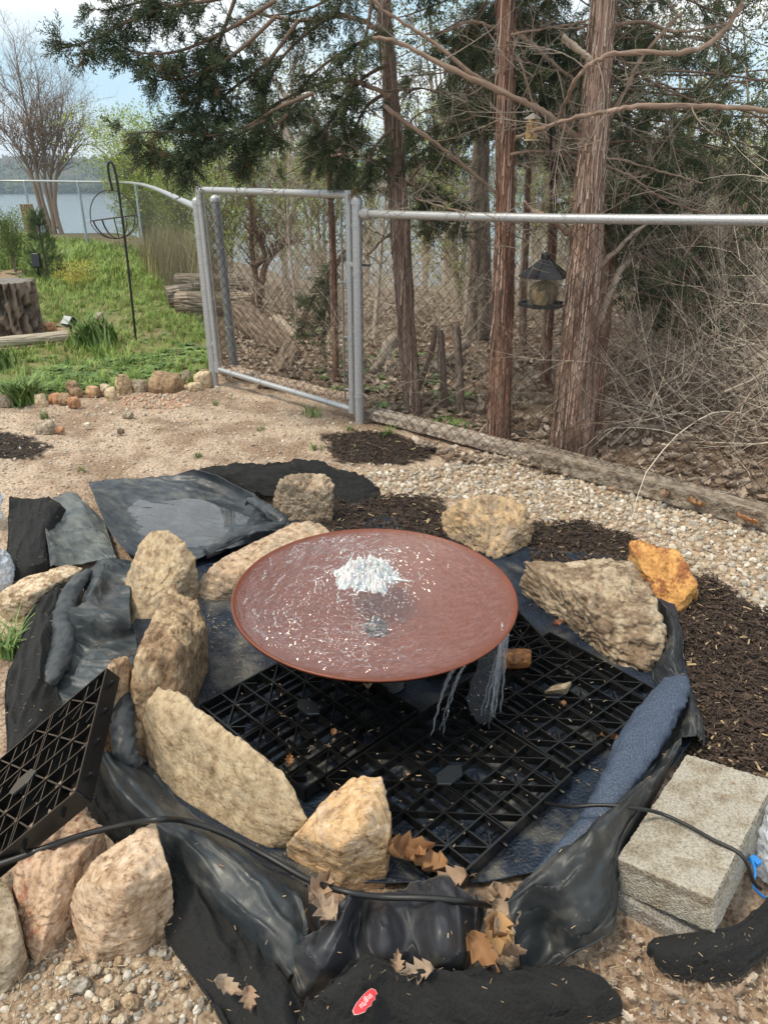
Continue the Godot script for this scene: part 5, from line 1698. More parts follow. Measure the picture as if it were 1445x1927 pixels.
	limb(o, [[1115, 300], [1180, 330], [1260, 380, 0.1], [1330, 400, 0.2]], 4.0, 6, 3)
	tw = Shape.new(); pl = []; cl = []
	for k in 52:
		var u := rr(1060, 1500); var w := rr(-60, 300)
		bough(tw, pl, cl, [[1130, w - rr(-20, 60)], [lerpf(1130, u, 0.5), w + rr(-20, 20)], [u, w + rr(0, 60)], [u + rr(20, 60), w + rr(20, 110)]], rr(4.2, 6.4), rr(40, 70), rng.randi_range(22, 56), 0.0, 0.007)
	for k in 30:
		var w := rr(-620, -60); var u := rr(900, 1520)
		bough(tw, pl, cl, [[1136, w - 30], [lerpf(1136, u, 0.5), w + 10], [u, w + rr(10, 60)], [u + rr(-40, 40), w + rr(30, 90)]], rr(3.7, 5.2), 70, 46, 0.5, 0.008)
	for k in 26:
		var u := rr(1150, 1500); var w := rr(280, 600)
		bough(tw, pl, cl, [[lerpf(1120, u, 0.3), w - rr(40, 120)], [lerpf(1120, u, 0.7), w - 20], [u, w], [u + rr(10, 50), w + rr(10, 60)]], rr(4.2, 5.8), 60, rng.randi_range(30, 60), 0.0, 0.006)
	crown(o, tw, pl, cl)
	# --- smaller stems
	for q in [
		["small bare-stemmed cedar close behind the thick shaggy one", [[1108, 862, 4.2, 40], [1118, 760, 4.2, 36], [1128, 640, 4.2, 34], [1140, 520, 4.25, 30], [1152, 380, 4.3, 22]], 0.7, 260],
		["slender reddish stem below the bird feeder", [[1026, 800, 5.2, 20], [1028, 690, 5.2, 19], [1034, 560, 5.2, 18], [1040, 420, 5.2, 15], [1044, 260, 5.2, 12]], 0.9, 20],
		["grey furrowed trunk, left one of the pair in the woods", [[884, 700, 6.8, 30], [886, 600, 6.8, 27], [892, 470, 6.8, 24], [896, 320, 6.8, 18], [900, 150, 6.8, 12]], 0.1, 0],
		["broad pale grey trunk, right one of the pair in the woods", [[916, 700, 7.0, 46], [910, 600, 7.0, 38], [906, 470, 7.0, 32], [908, 330, 7.0, 24], [914, 150, 7.0, 15]], 0.0, 0],
		["thin reddish stem seen beside the gate's latch stile", [[634, 790, 5.4, 13], [630, 600, 5.4, 13], [624, 420, 5.4, 12], [618, 260, 5.4, 10]], 0.8, 0],
		["slim brown stem between the paired grey trunks and the feeder", [[985, 720, 6.4, 16], [984, 560, 6.4, 15], [990, 420, 6.4, 13], [998, 250, 6.4, 9]], 0.5, 0]]:
		var first: Array = q[1][0]
		o = base("young_tree", q[0], "tree", spot(first[0], first[1], first[2]))
		trunk(o, "trunk", q[1], q[2], q[3], 16)
		tw = Shape.new(); pl = []; cl = []
		var last: Array = q[1][q[1].size() - 1]
		for k in 8: bough(tw, pl, cl, [[last[0], last[1] + rr(0, 80)], [last[0] + rr(-50, 50), last[1] + rr(-60, 60)], [last[0] + rr(-120, 120), last[1] + rr(-80, 80)]], last[2] + rr(-0.2, 0.6), 44, 26, 0.3, 0.006)
		crown(o, tw, pl, cl)
	for q in [["snapped-off stem with a splintered top behind the fence", [[836, 790, 4.75, 15], [834, 700, 4.75, 13], [828, 622, 4.75, 12]], 0.3], ["cut-off bare stem right of the splintered one", [[868, 800, 4.6, 17], [864, 700, 4.6, 15], [858, 610, 4.6, 14]], 0.2]]:
		var first: Array = q[1][0]
		o = base("dead_stem", q[0], "dead tree", spot(first[0], first[1], first[2]))
		trunk(o, "trunk", q[1], q[2], 10, 12)
func bare_tree(label: String, stems: Array, d: float, w: float, depth: int, col: Color, spread := 1.0, lean := 0.75, size := 1.0) -> Node3D:
	var first: Array = stems[0][0]
	var o := base("bare_tree", label, "tree", Q(first[0], first[1], d))
	for st in stems:
		var line := []
		for q in st: line.append(Q(q[0], q[1], d + (q[2] if q.size() > 2 else 0.0)))
		line = spline(line, 6)
		var m := metres(1.0, first[0], first[1], d)
		var rad := []
		for k in line.size(): rad.append(maxf(w * m * 0.5 * (1.0 - 0.9 * k / line.size()), 0.006))
		var s := Shape.new()
		tube(s, line, rad, 8, col, true, 0.2)
		part(o, "trunk", s.mesh(M.twig, o.position))
		s = Shape.new()
		for k in range(int(line.size() * 0.42), line.size()):
			for j in 2:
				var t := float(k) / line.size()
				var up: Vector3 = (line[k] - line[k - 1]).normalized()
				var a := rr(0, TAU)
				var dir := (up * lean + Vector3(cos(a), rr(0.0, 0.5), sin(a)) * spread * 0.75).normalized()
				twig_from(s, line[k], dir, rr(0.8, 1.5) * (1.0 - 0.5 * t) * m * 80.0 * size, maxf(rad[k] * 0.4, 0.005), depth, col)
		part(o, "branches", s.mesh(M.twig, o.position))
	return o
func leaf_mesh(n: int) -> ArrayMesh:    # a loose spray of small spring leaves on a thin stalk
	var s := Shape.new()
	for k in n:
		var p := Vector3(rr(-0.4, 0.4), rr(0.0, 1.0), rr(-0.4, 0.4))
		var d := Vector3(rr(-1, 1), rr(-0.3, 1), rr(-1, 1)).normalized()
		var x := d.cross(Vector3(rr(-1, 1), rr(-1, 1), rr(-1, 1))).normalized()
		var l := rr(0.14, 0.26)
		var c := Color(1, 1, 1) * rr(0.75, 1.25)
		c.a = 1.0
		var i := s.v.size()
		s.add(p, c); s.add(p + d * l * 0.5 + x * l * 0.24, c); s.add(p + d * l, c); s.add(p + d * l * 0.5 - x * l * 0.24, c)
		s.quad(i, i + 1, i + 2, i + 3)
	return s.mesh(M.leaf)
var leafy: ArrayMesh
func shrub(called: String, label: String, at: Vector3, h: float, w: float, n: int, ca: Color, cb: Color, stems: int, size: float, category := "shrub", group := "") -> void:
	var o := base(called, label, category, at, group)
	var s := Shape.new()
	var tips := []
	for k in stems:
		var a := rr(0, TAU)
		var lean := Vector3(cos(a), 0, sin(a)) * w * rr(0.1, 0.5)
		var pts := []; var rad := []
		for j in 7:
			var t := j / 6.0
			pts.append(lean * t * t + Vector3(rr(-1, 1), 0, rr(-1, 1)) * 0.02 * w + Vector3(0, h * t * rr(0.92, 1.0), 0)); rad.append(0.011 * h * (1.0 - 0.85 * t))
			if j > 1: tips.append(pts[j])
		tube(s, pts, rad, 5, Color(0.3, 0.25, 0.18), false)
		for j in 3: twig_from(s, pts[2 + j], Vector3(rr(-1, 1), rr(0.3, 1), rr(-1, 1)).normalized(), h * 0.3, 0.004 * h, 1, Color(0.2, 0.15, 0.1))
	part(o, "stems", s.mesh(M.twig))
	var pl := []; var cl := []
	for k in n:
		var t: Vector3 = tips[rng.randi() % tips.size()]
		var p := t + Vector3(rr(-1, 1), rr(-0.6, 0.6), rr(-1, 1)) * w * 0.22
		pl.append(Transform3D(Basis(Vector3(rr(-1, 1), rr(-1, 1), rr(-1, 1)).normalized(), rr(0, TAU)).scaled_local(Vector3.ONE * size * rr(0.6, 1.3)), p)); cl.append(ca.lerp(cb, rng.randf()))
	many("foliage", leafy, pl, cl, o).set_meta("kind", "stuff")
func build_woods() -> void:
	rng.seed = 500
	leafy = leaf_mesh(16)
	bare_tree("tall bare spreading tree standing beyond the lawn fence against the sky", [
		[[102, 452], [90, 410], [76, 360], [66, 300], [54, 230], [40, 160], [26, 70]], [[103, 452], [86, 420], [66, 350], [48, 300], [20, 260], [-10, 220]],
		[[106, 452], [98, 400], [86, 350], [84, 290], [78, 220], [70, 130]], [[120, 450], [108, 410], [96, 360], [100, 300], [112, 240], [120, 170]], [[112, 430], [104, 380], [110, 320], [134, 270], [158, 230]]], 21.0, 10, 2, Color(0.25, 0.19, 0.15), 0.85, 1.1, 1.15)
	bare_tree("dark crooked tree seen through the gate mesh", [[[492, 640], [486, 560], [476, 480], [472, 420], [470, 340]], [[490, 560], [500, 500], [530, 465], [556, 455]], [[480, 500], [498, 478], [484, 440], [476, 390]]], 8.6, 15, 1, Color(0.14, 0.09, 0.065), 0.8, 0.75, 0.5)
	bare_tree("tall pale thin tree budding behind the cedar boughs", [[[560, 560], [556, 400], [540, 280], [548, 160], [540, 40]], [[548, 200], [500, 120], [470, 60]]], 15.0, 10, 1, Color(0.36, 0.3, 0.24), 1.0)
	bare_tree("thin forked tree between the gate and the first cedar", [[[600, 600], [585, 450], [590, 340], [600, 200]], [[590, 400], [570, 330], [575, 250]]], 12.0, 10, 1, Color(0.3, 0.25, 0.2), 1.0)
	# saplings standing in the thicket on the right
	var spots := [[1180, 760, 5.6, "nearest the small cedar"], [1225, 800, 5.2, "second from the small cedar"], [1262, 740, 6.2, "leaning behind the tangle of twigs"], [1300, 830, 4.9, "in the middle of the thicket"], [1345, 780, 5.5, "forked in the middle of the thicket"], [1392, 850, 4.6, "close to the fence near the frame's edge"], [1430, 760, 5.4, "at the right edge of the picture"], [1240, 660, 7.4, "far back in the thicket"], [1320, 650, 7.8, "palest one far back in the thicket"], [1410, 670, 7.2, "far back near the right edge"], [700, 690, 7.0, "behind the latch post"], [560, 680, 7.6, "low behind the gate mesh"]]
	for q in spots:
		var lean := rr(-45, 45)
		bare_tree("thin bare sapling " + q[3], [[[q[0], q[1]], [q[0] + lean * 0.3, q[1] - 120], [q[0] + lean * 0.7 + rr(-12, 12), q[1] - 260], [q[0] + lean, q[1] - 420]]], q[2], rr(6, 13), 2, Color(0.28, 0.22, 0.17).lerp(Color(0.5, 0.43, 0.35), rng.randf()), 1.1, 0.75, 0.75)
	# spring-green shrubs and small trees beyond the fence
	for q in [
		[290, 470, 14.5, 2.2, 2.2, 1900, 0.17, "bright yellow-green bush behind the lawn fence and hanging basket"], [345, 480, 12.5, 1.7, 1.5, 1000, 0.14, "leafy bush left of the gate's hinge post"],
		[440, 560, 10.0, 1.9, 1.6, 1100, 0.12, "light green bush just inside the gate mesh on the left"], [540, 590, 10.5, 1.9, 1.7, 620, 0.12, "sparse yellow-green bush in the middle of the gate"],
		[690, 560, 12.0, 2.3, 1.8, 520, 0.13, "green bush beside the latch post in the woods"], [800, 560, 11.5, 2.4, 1.8, 520, 0.13, "green bush behind the cut-off stems"],
		[1000, 560, 11.0, 2.6, 2.0, 560, 0.13, "green bush behind the bird feeder"], [1180, 560, 11.0, 2.4, 1.8, 260, 0.13, "green bush deep behind the thick cedar"], [1330, 560, 11.0, 2.6, 2.0, 260, 0.13, "green bush deep in the thicket"], [1450, 540, 11.0, 2.6, 2.0, 240, 0.13, "green bush at the far right edge"], [1210, 700, 6.6, 1.5, 1.6, 330, 0.07, "sprinkling of fresh leaves just right of the small cedar"], [1330, 720, 6.0, 1.6, 1.7, 360, 0.07, "fresh-leaved saplings in the middle of the thicket"], [1440, 700, 6.2, 1.7, 1.7, 360, 0.07, "fresh-leaved saplings at the right edge of the thicket"], [1130, 640, 7.6, 1.6, 1.6, 300, 0.08, "fresh leaves seen between the thick cedar and the thicket"], [860, 660, 8.2, 1.4, 1.5, 280, 0.08, "fresh leaves low behind the cut-off stem"]]:
		var p := Q(q[0], q[1], q[2])
		p.y = lie(p.x, p.z)
		shrub("green_shrub", q[7], p, q[3], q[4], q[5], Color(0.22, 0.30, 0.05), Color(0.44, 0.50, 0.13), 12, q[6])
	for q in [[600, 380, 17.0, 5.5, 3.0, 620, "airy spring tree rising behind the cedar boughs"], [470, 420, 19.0, 5.0, 3.0, 520, "airy spring tree left of the dark boughs' stems"], [850, 420, 15.0, 6.0, 3.5, 700, "spring-green tree behind the first and second cedar"], [1050, 420, 15.0, 6.0, 3.5, 640, "spring-green tree behind the bird feeder strap"], [1250, 420, 14.0, 6.0, 3.8, 640, "spring-green tree behind the right-hand limbs"], [1420, 420, 14.0, 6.0, 3.8, 640, "spring-green tree at the upper right edge"]]:
		var p := Q(q[0], q[1], q[2])
		p.y = lie(p.x, p.z)
		shrub("spring_tree", q[6], p, q[3], q[4], q[5], Color(0.13, 0.15, 0.04), Color(0.24, 0.25, 0.08), 5, 0.28, "tree")
	build_brush()
func build_brush() -> void:
	rng.seed = 610
	var kinds := []
	for k in 7:
		var s := Shape.new()
		for j in 3: twig_from(s, Vector3(rr(-0.1, 0.1), 0, rr(-0.1, 0.1)), Vector3(rr(-0.7, 0.7), rr(0.3, 1), rr(-0.7, 0.7)).normalized(), rr(0.8, 1.3), 0.0055, 2, Color.WHITE)
		kinds.append(s.mesh(M.twig))
	for k in 3:   # long arching vines
		var s := Shape.new()
		for j in 2:
			var pts := []; var rad := []
			var p := Vector3(rr(-0.2, 0.2), 0, rr(-0.2, 0.2))
			var dir := Vector3(rr(-0.8, 0.8), 1, rr(-0.8, 0.8)).normalized()
			for i in 15:
				pts.append(p); rad.append(0.0075 * (1.0 - i / 17.0))
				dir = (dir + Vector3(rr(-0.25, 0.25), -0.10 * i / 8.0, rr(-0.25, 0.25))).normalized()
				p += dir * 0.14
			tube(s, pts, rad, 4, Color.WHITE, false)
			for i in 4: twig_from(s, pts[4 + i * 2], Vector3(rr(-1, 1), rr(-0.3, 1), rr(-1, 1)).normalized(), rr(0.2, 0.5), 0.003, 1, Color.WHITE)
		kinds.append(s.mesh(M.twig))
	var zone := plan([[1180, 800], [1290, 840], [1500, 920], [1900, 1030], [2600, 800], [2300, 590], [1180, 620], [1150, 700]])
	var crest := plan([[440, 600], [1120, 610], [1200, 560], [440, 555]])
	var zone2 := plan([[470, 690], [640, 740], [700, 770], [1100, 850], [1100, 590], [480, 560]])
	for k in kinds.size():
		var pl := []; var cl := []
		for q in [[zone, 84, 0.8], [zone2, 14, 0.4], [crest, 22, 0.55]]:
			var poly: PackedVector2Array = q[0]
			var lo := poly[0]; var hi := poly[0]
			for p in poly:
				lo = lo.min(p); hi = hi.max(p)
			var got := 0
			while got < q[1]:
				var p := Vector2(rr(lo.x, minf(hi.x, 7.0)), rr(maxf(lo.y, -11.0), hi.y))
				if not Geometry2D.is_point_in_polygon(p, poly): continue
				got += 1
				var size: float = rr(0.35, 1.35) * q[2]
				var up := Vector3(rr(-1, 1), rr(0.1, 1.0), rr(-1, 1)).normalized()
				pl.append(Transform3D(toward(up, rr(0, TAU), size), Vector3(p.x, lie(p.x, p.y) + rr(0.0, 0.5) * q[2], p.y)))
				cl.append(Color(0.34, 0.25, 0.19).lerp(Color(0.78, 0.70, 0.58), rng.randf()))
		var o := many("brushwood", kinds[k], pl, cl)
		tag(o, "tangled bare twigs and vines of the thicket beyond the fence", "brushwood", "", "stuff")
	# fallen sticks
	for q in [[[740, 640], [700, 700], 6.0, 26, "pale fallen branch leaning behind the latch post"], [[880, 650], [800, 720], 6.0, 20, "grey fallen branch below the paired trunks"], [[1240, 880], [1160, 800], 4.3, 12, "thin fallen stick beside the small cedar"], [[1400, 900], [1200, 1010], 3.6, 9, "bleached fallen vine near the dark timber"], [[960, 760], [890, 830], 4.4, 9, "dark bent stick leaning near the reddish cedar"]]:
		var a := Q(q[0][0], q[0][1], q[2]); var b := Q(q[1][0], q[1][1], q[2] * 0.93)
		a.y = maxf(a.y, lie(a.x, a.z)); b.y = maxf(b.y, lie(b.x, b.z) + 0.01)
		var s := Shape.new()
		var m := metres(q[3], q[0][0], q[0][1], q[2]) * 0.5
		var pts := []; var rad := []
		for j in 9:
			var t := j / 8.0
			pts.append(a.lerp(b, t) + Vector3(rr(-1, 1), rr(0, 1), rr(-1, 1)) * 0.02); rad.append(m * (1.0 - 0.5 * t))
		tube(s, pts, rad, 9, Color(0.34, 0.28, 0.22), true, 0.2)
		whole("fallen_branch", s.mesh(M.twig, a), q[4], "branch", a)

# ---------------------------------------------------------------- lawn things
func log_piece(called: String, label: String, a: Vector3, b: Vector3, r: float, bark: Color, cut: Color, furrow := 0.16, cat := "log") -> void:
	var o := base(called, label, cat, Vector3(a.x, minf(a.y, b.y) - r * 0.5, a.z))
	var s := Shape.new()
	var sides := 90; var rings := 34
	var ax := (b - a).normalized()
	var u := ax.cross(Vector3(0.1, 0.2, 1) if absf(ax.y) > 0.8 else Vector3.UP).normalized()
	var w := ax.cross(u)
	var ra := []
	for k in rings:
		var t := float(k) / (rings - 1)
		for j in sides:
			var g := TAU * j / sides
			var f := absf(noise.get_noise_3d(cos(g) * 3.0, t * (b - a).length() * 1.6, sin(g) * 3.0) + 0.5 * noise.get_noise_3d(cos(g) * 7.0, t * (b - a).length() * 5.0, sin(g) * 7.0))
			var rad := r * (1.0 - furrow * (1.0 - smoothstep(0.0, 0.28, f)) + 0.06 * noise.get_noise_3d(cos(g), t * 2.0, sin(g)))
			var tone := 0.45 + 0.9 * smoothstep(0.0, 0.4, f) * (0.7 + 0.5 * noise.get_noise_3d(cos(g) * 9, t * 9, sin(g) * 9))
			var c := bark * tone
			c.a = 1.0
			s.add(a.lerp(b, t) + (u * cos(g) + w * sin(g)) * rad - o.position, c)
	for k in rings - 1:
		for j in sides:
			var p := k * sides + j; var q := k * sides + (j + 1) % sides
			s.quad(p, p + sides, q + sides, q)
	part(o, "bark", s.mesh(M.twig))
	for e in 2:
		var cs := Shape.new()
		var c := (a if e == 0 else b) - o.position
		var first := cs.add(c + ax * (-0.002 if e == 0 else 0.002), cut * 0.7)
		for ring in 6:
			var t := (ring + 1) / 6.0
			for j in sides:
				var p := s.v[j + (0 if e == 0 else (rings - 1) * sides)]
				var col := cut * (0.75 + 0.35 * (ring % 2)) * (1.0 + 0.4 * noise.get_noise_2d(j * 0.6, ring))
				col.a = 1.0
				cs.add(c.lerp(p, t * 0.985), col)
		for j in sides:
			cs.tri(first, first + 1 + j, first + 1 + (j + 1) % sides)
			for ring in 5:
				var p := first + 1 + ring * sides
				cs.quad(p + j, p + sides + j, p + sides + (j + 1) % sides, p + (j + 1) % sides)
		part(o, "cut_end", cs.mesh(M.twig))
func build_lawn_things() -> void:
	rng.seed = 700
	var b := P(28, 630, 0.0)
	log_piece("tree_stump", "broad furrowed tree stump at the left edge of the lawn", b - Vector3(0, 0.05, 0), b + Vector3(0, 0.5, 0), 0.27, Color(0.20, 0.15, 0.115), Color(0.2, 0.18, 0.16), 0.3, "stump")
	var l0 := P(332, 592, 0.0) + Vector3(0, 0.11, -0.1)
	log_piece("cut_log", "furrowed log lying behind the hinge post, its end to the left", l0, l0 + Vector3(0.85, 0, 0.05), 0.125, Color(0.34, 0.27, 0.2), Color(0.34, 0.26, 0.18))
	l0 = P(308, 580, 0.0) + Vector3(0, 0.1, -0.2)
	log_piece("cut_log", "short log with a rotted end left of the furrowed log", l0, l0 + Vector3(0.28, 0.02, -0.1), 0.12, Color(0.3, 0.25, 0.2), Color(0.18, 0.13, 0.09))
	log_piece("cut_log", "third log half hidden behind the furrowed one", P(330, 556, 0.0) + Vector3(0, 0.14, -0.1), P(330, 556, 0.0) + Vector3(1.0, 0.14, -0.15), 0.12, Color(0.34, 0.28, 0.21), Color(0.3, 0.22, 0.15))
	log_piece("split_log", "weathered split log slanting down behind the gate", Q(455, 590, 7.4), Q(545, 672, 6.5), 0.13, Color(0.24, 0.17, 0.12), Color(0.06, 0.045, 0.03))
	log_piece("split_log", "stubby log end propped under the split log behind the gate", Q(548, 660, 6.1), Q(522, 722, 5.75), 0.085, Color(0.28, 0.21, 0.15), Color(0.10, 0.07, 0.05))
	log_piece("split_log", "pale plank-like pole lying beside the split log", Q(520, 600, 7.6), Q(640, 715, 6.0), 0.05, Color(0.42, 0.34, 0.26), Color(0.3, 0.24, 0.18), 0.08)
	log_piece("branch_edging", "pale bleached branch lying in front of the big stump", P(-30, 648, 0.05), P(128, 632, 0.05), 0.05, Color(0.52, 0.44, 0.34), Color(0.4, 0.33, 0.25), 0.06, "branch")
	log_piece("standing_stump", "tall cut-off trunk standing before the lawn fence", Q(62, 448, 18.0), Q(50, 384, 18.0), 0.14, Color(0.38, 0.27, 0.17), Color(0.4, 0.32, 0.22), 0.1, "stump")
	log_piece("standing_stump", "short dark snag at the left end of the lawn fence", Q(14, 446, 18.0), Q(7, 414, 18.0), 0.09, Color(0.14, 0.1, 0.08), Color(0.14, 0.1, 0.08), 0.25, "stump")
	log_piece("standing_stump", "brown leaning stake against the lawn fence behind the basket", Q(282, 515, 12.8), Q(271, 425, 12.9), 0.09, Color(0.24, 0.17, 0.12), Color(0.2, 0.15, 0.1), 0.25, "stump")
	log_piece("driftwood", "bleached log lying in the tall grass near the lawn fence", P(118, 484, 0.04), P(175, 482, 0.04), 0.12, Color(0.45, 0.38, 0.3), Color(0.3, 0.25, 0.2), 0.1)
	# spotlight and solar lamp
	var f := P(135, 630, 0.0)
	var o := base("garden_spotlight", "black boxy garden spotlight beside the big stump", "spotlight", f)
	part(o, "housing", block(Vector3(0.13, 0.10, 0.07), 0.012, Vector3i(3, 3, 3), 0.0, 1.0, Color(0.012, 0.012, 0.012)).mesh(M.plastic), Transform3D(Basis(Vector3.UP, -0.6) * Basis(Vector3.RIGHT, -0.7), Vector3(0, 0.12, 0)))
	part(o, "lens", block(Vector3(0.115, 0.085, 0.008), 0.003, Vector3i(2, 2, 2), 0.0, 1.0, Color(0.55, 0.57, 0.58)).mesh(M.plastic), Transform3D(Basis(Vector3.UP, -0.6) * Basis(Vector3.RIGHT, -0.7), Vector3(0.0, 0.12, 0) + (Basis(Vector3.UP, -0.6) * Basis(Vector3.RIGHT, -0.7)) * Vector3(0, 0, 0.037)))
	part(o, "stake", straight(Vector3(0, -0.05, 0), Vector3(0, 0.09, 0), 0.012, 8, Color(0.012, 0.012, 0.012)).mesh(M.plastic))
	f = P(77, 532, 0.0)
	o = base("solar_lamp", "black solar path lamp on a stake beside the little conifer", "garden lamp", f)
	part(o, "head", block(Vector3(0.12, 0.2, 0.08), 0.02, Vector3i(3, 3, 3), 0.0, 1.0, Color(0.013, 0.014, 0.015)).mesh(M.plastic), Transform3D(Basis(Vector3.RIGHT, -0.2), Vector3(0, 0.3, 0)))
	part(o, "stake", straight(Vector3(0, -0.05, 0), Vector3(0, 0.24, 0), 0.018, 8, Color(0.012, 0.012, 0.012)).mesh(M.plastic))
	# shepherd's hook and basket
	f = P(257, 640, 0.0)
	var d := -f.z
	o = base("shepherds_hook", "thin black shepherd's hook pole stuck in the lawn", "garden hook", f)
	var pts := []
	for q in [[257, 645], [248, 560], [238, 470], [228, 390], [219, 330], [214, 312], [209, 305], [204, 310], [205, 325], [209, 345], [212, 358]]: pts.append(Q(q[0], q[1], d) - f)
	pts[0].y = -0.03
	pts = spline(pts, 6)
	var rad := []
	for k in pts.size(): rad.append(0.0105)
	var s := Shape.new()
	tube(s, pts, rad, 10, Color(0.012, 0.012, 0.012))
	part(o, "rod", s.mesh(M.metal_black))
	var hub := Q(212, 360, d)
	o = base("hanging_basket", "empty round wire basket hanging from the shepherd's hook", "wire basket", hub)
	var c := Q(215, 410, d) - hub
	var R := metres(43, 215, 410, d)
	var turn := Basis(Vector3.FORWARD, -0.12)
	var rim := []; rad = []
	for k in 41:
		var a := TAU * k / 40.0
		rim.append(c + turn * Vector3(cos(a) * R, 0, sin(a) * R)); rad.append(0.005)
	s = Shape.new()
	tube(s, rim, rad, 6, Color(0.05, 0.025, 0.018), false)
	part(o, "rim", s.mesh(M.metal_black))
	for k in 6:
		var a := PI * k / 6.0 + 0.2
		pts = []; rad = []
		for j in 17:
			var e := PI * j / 16.0
			pts.append(c + turn * Vector3(cos(a) * cos(e) * R, -sin(e) * R * 0.85, sin(a) * cos(e) * R)); rad.append(0.004)
		s = Shape.new()
		tube(s, pts, rad, 5, Color(0.05, 0.025, 0.018), false)
		part(o, "wire", s.mesh(M.metal_black))
	pts = []; rad = []
	for j in 21:
		var e := PI * j / 20.0
		pts.append(c + turn * Vector3(cos(e) * R * 1.02, sin(e) * R * 1.12, 0)); rad.append(0.0045)
	s = Shape.new()
	tube(s, pts, rad, 6, Color(0.05, 0.025, 0.018), false)
	part(o, "handle", s.mesh(M.metal_black))
	# shrubs on the lawn
	shrub("round_shrub", "round glossy green shrub at the left above the stump", P(30, 512, 0.0), 0.85, 0.8, 520, Color(0.07, 0.13, 0.02), Color(0.2, 0.26, 0.05), 14, 0.12)
	shrub("round_shrub", "low green shrub cut off by the left edge above the stump", P(-8, 528, 0.0), 0.5, 0.5, 200, Color(0.06, 0.11, 0.02), Color(0.15, 0.2, 0.05), 8, 0.11)
	conifer("little spire-shaped conifer behind the solar lamp", P(92, 528, 0.0), 0.95)
	shrub("yellow_flowers", "patch of pale yellow flowers in the grass", P(145, 540, 0.0), 0.28, 0.7, 160, Color(0.62, 0.5, 0.06), Color(0.5, 0.5, 0.14), 10, 0.09, "flowers")
func conifer(label: String, at: Vector3, h: float) -> void:
	var o := base("dwarf_conifer", label, "conifer", at)
	part(o, "trunk", straight(Vector3.ZERO, Vector3(0, h * 0.9, 0), 0.018, 8, Color(0.16, 0.11, 0.08)).mesh(M.twig))
	var pl := []; var cl := []
	for k in 620:
		var t := pow(rng.randf(), 1.4)
		var r := (0.05 + 0.24 * (1.0 - t)) * sqrt(rng.randf()) * h
		var a := rr(0, TAU)
		pl.append(Transform3D(toward(Vector3(cos(a), rr(0.5, 1.6), sin(a)), rr(0, TAU), rr(0.07, 0.13)), Vector3(cos(a) * r, h * (0.04 + 0.92 * t), sin(a) * r))); cl.append(Color(0.05, 0.09, 0.025).lerp(Color(0.11, 0.17, 0.05), rng.randf()))
	many("crown", sprigs[0], pl, cl, o).set_meta("kind", "stuff")
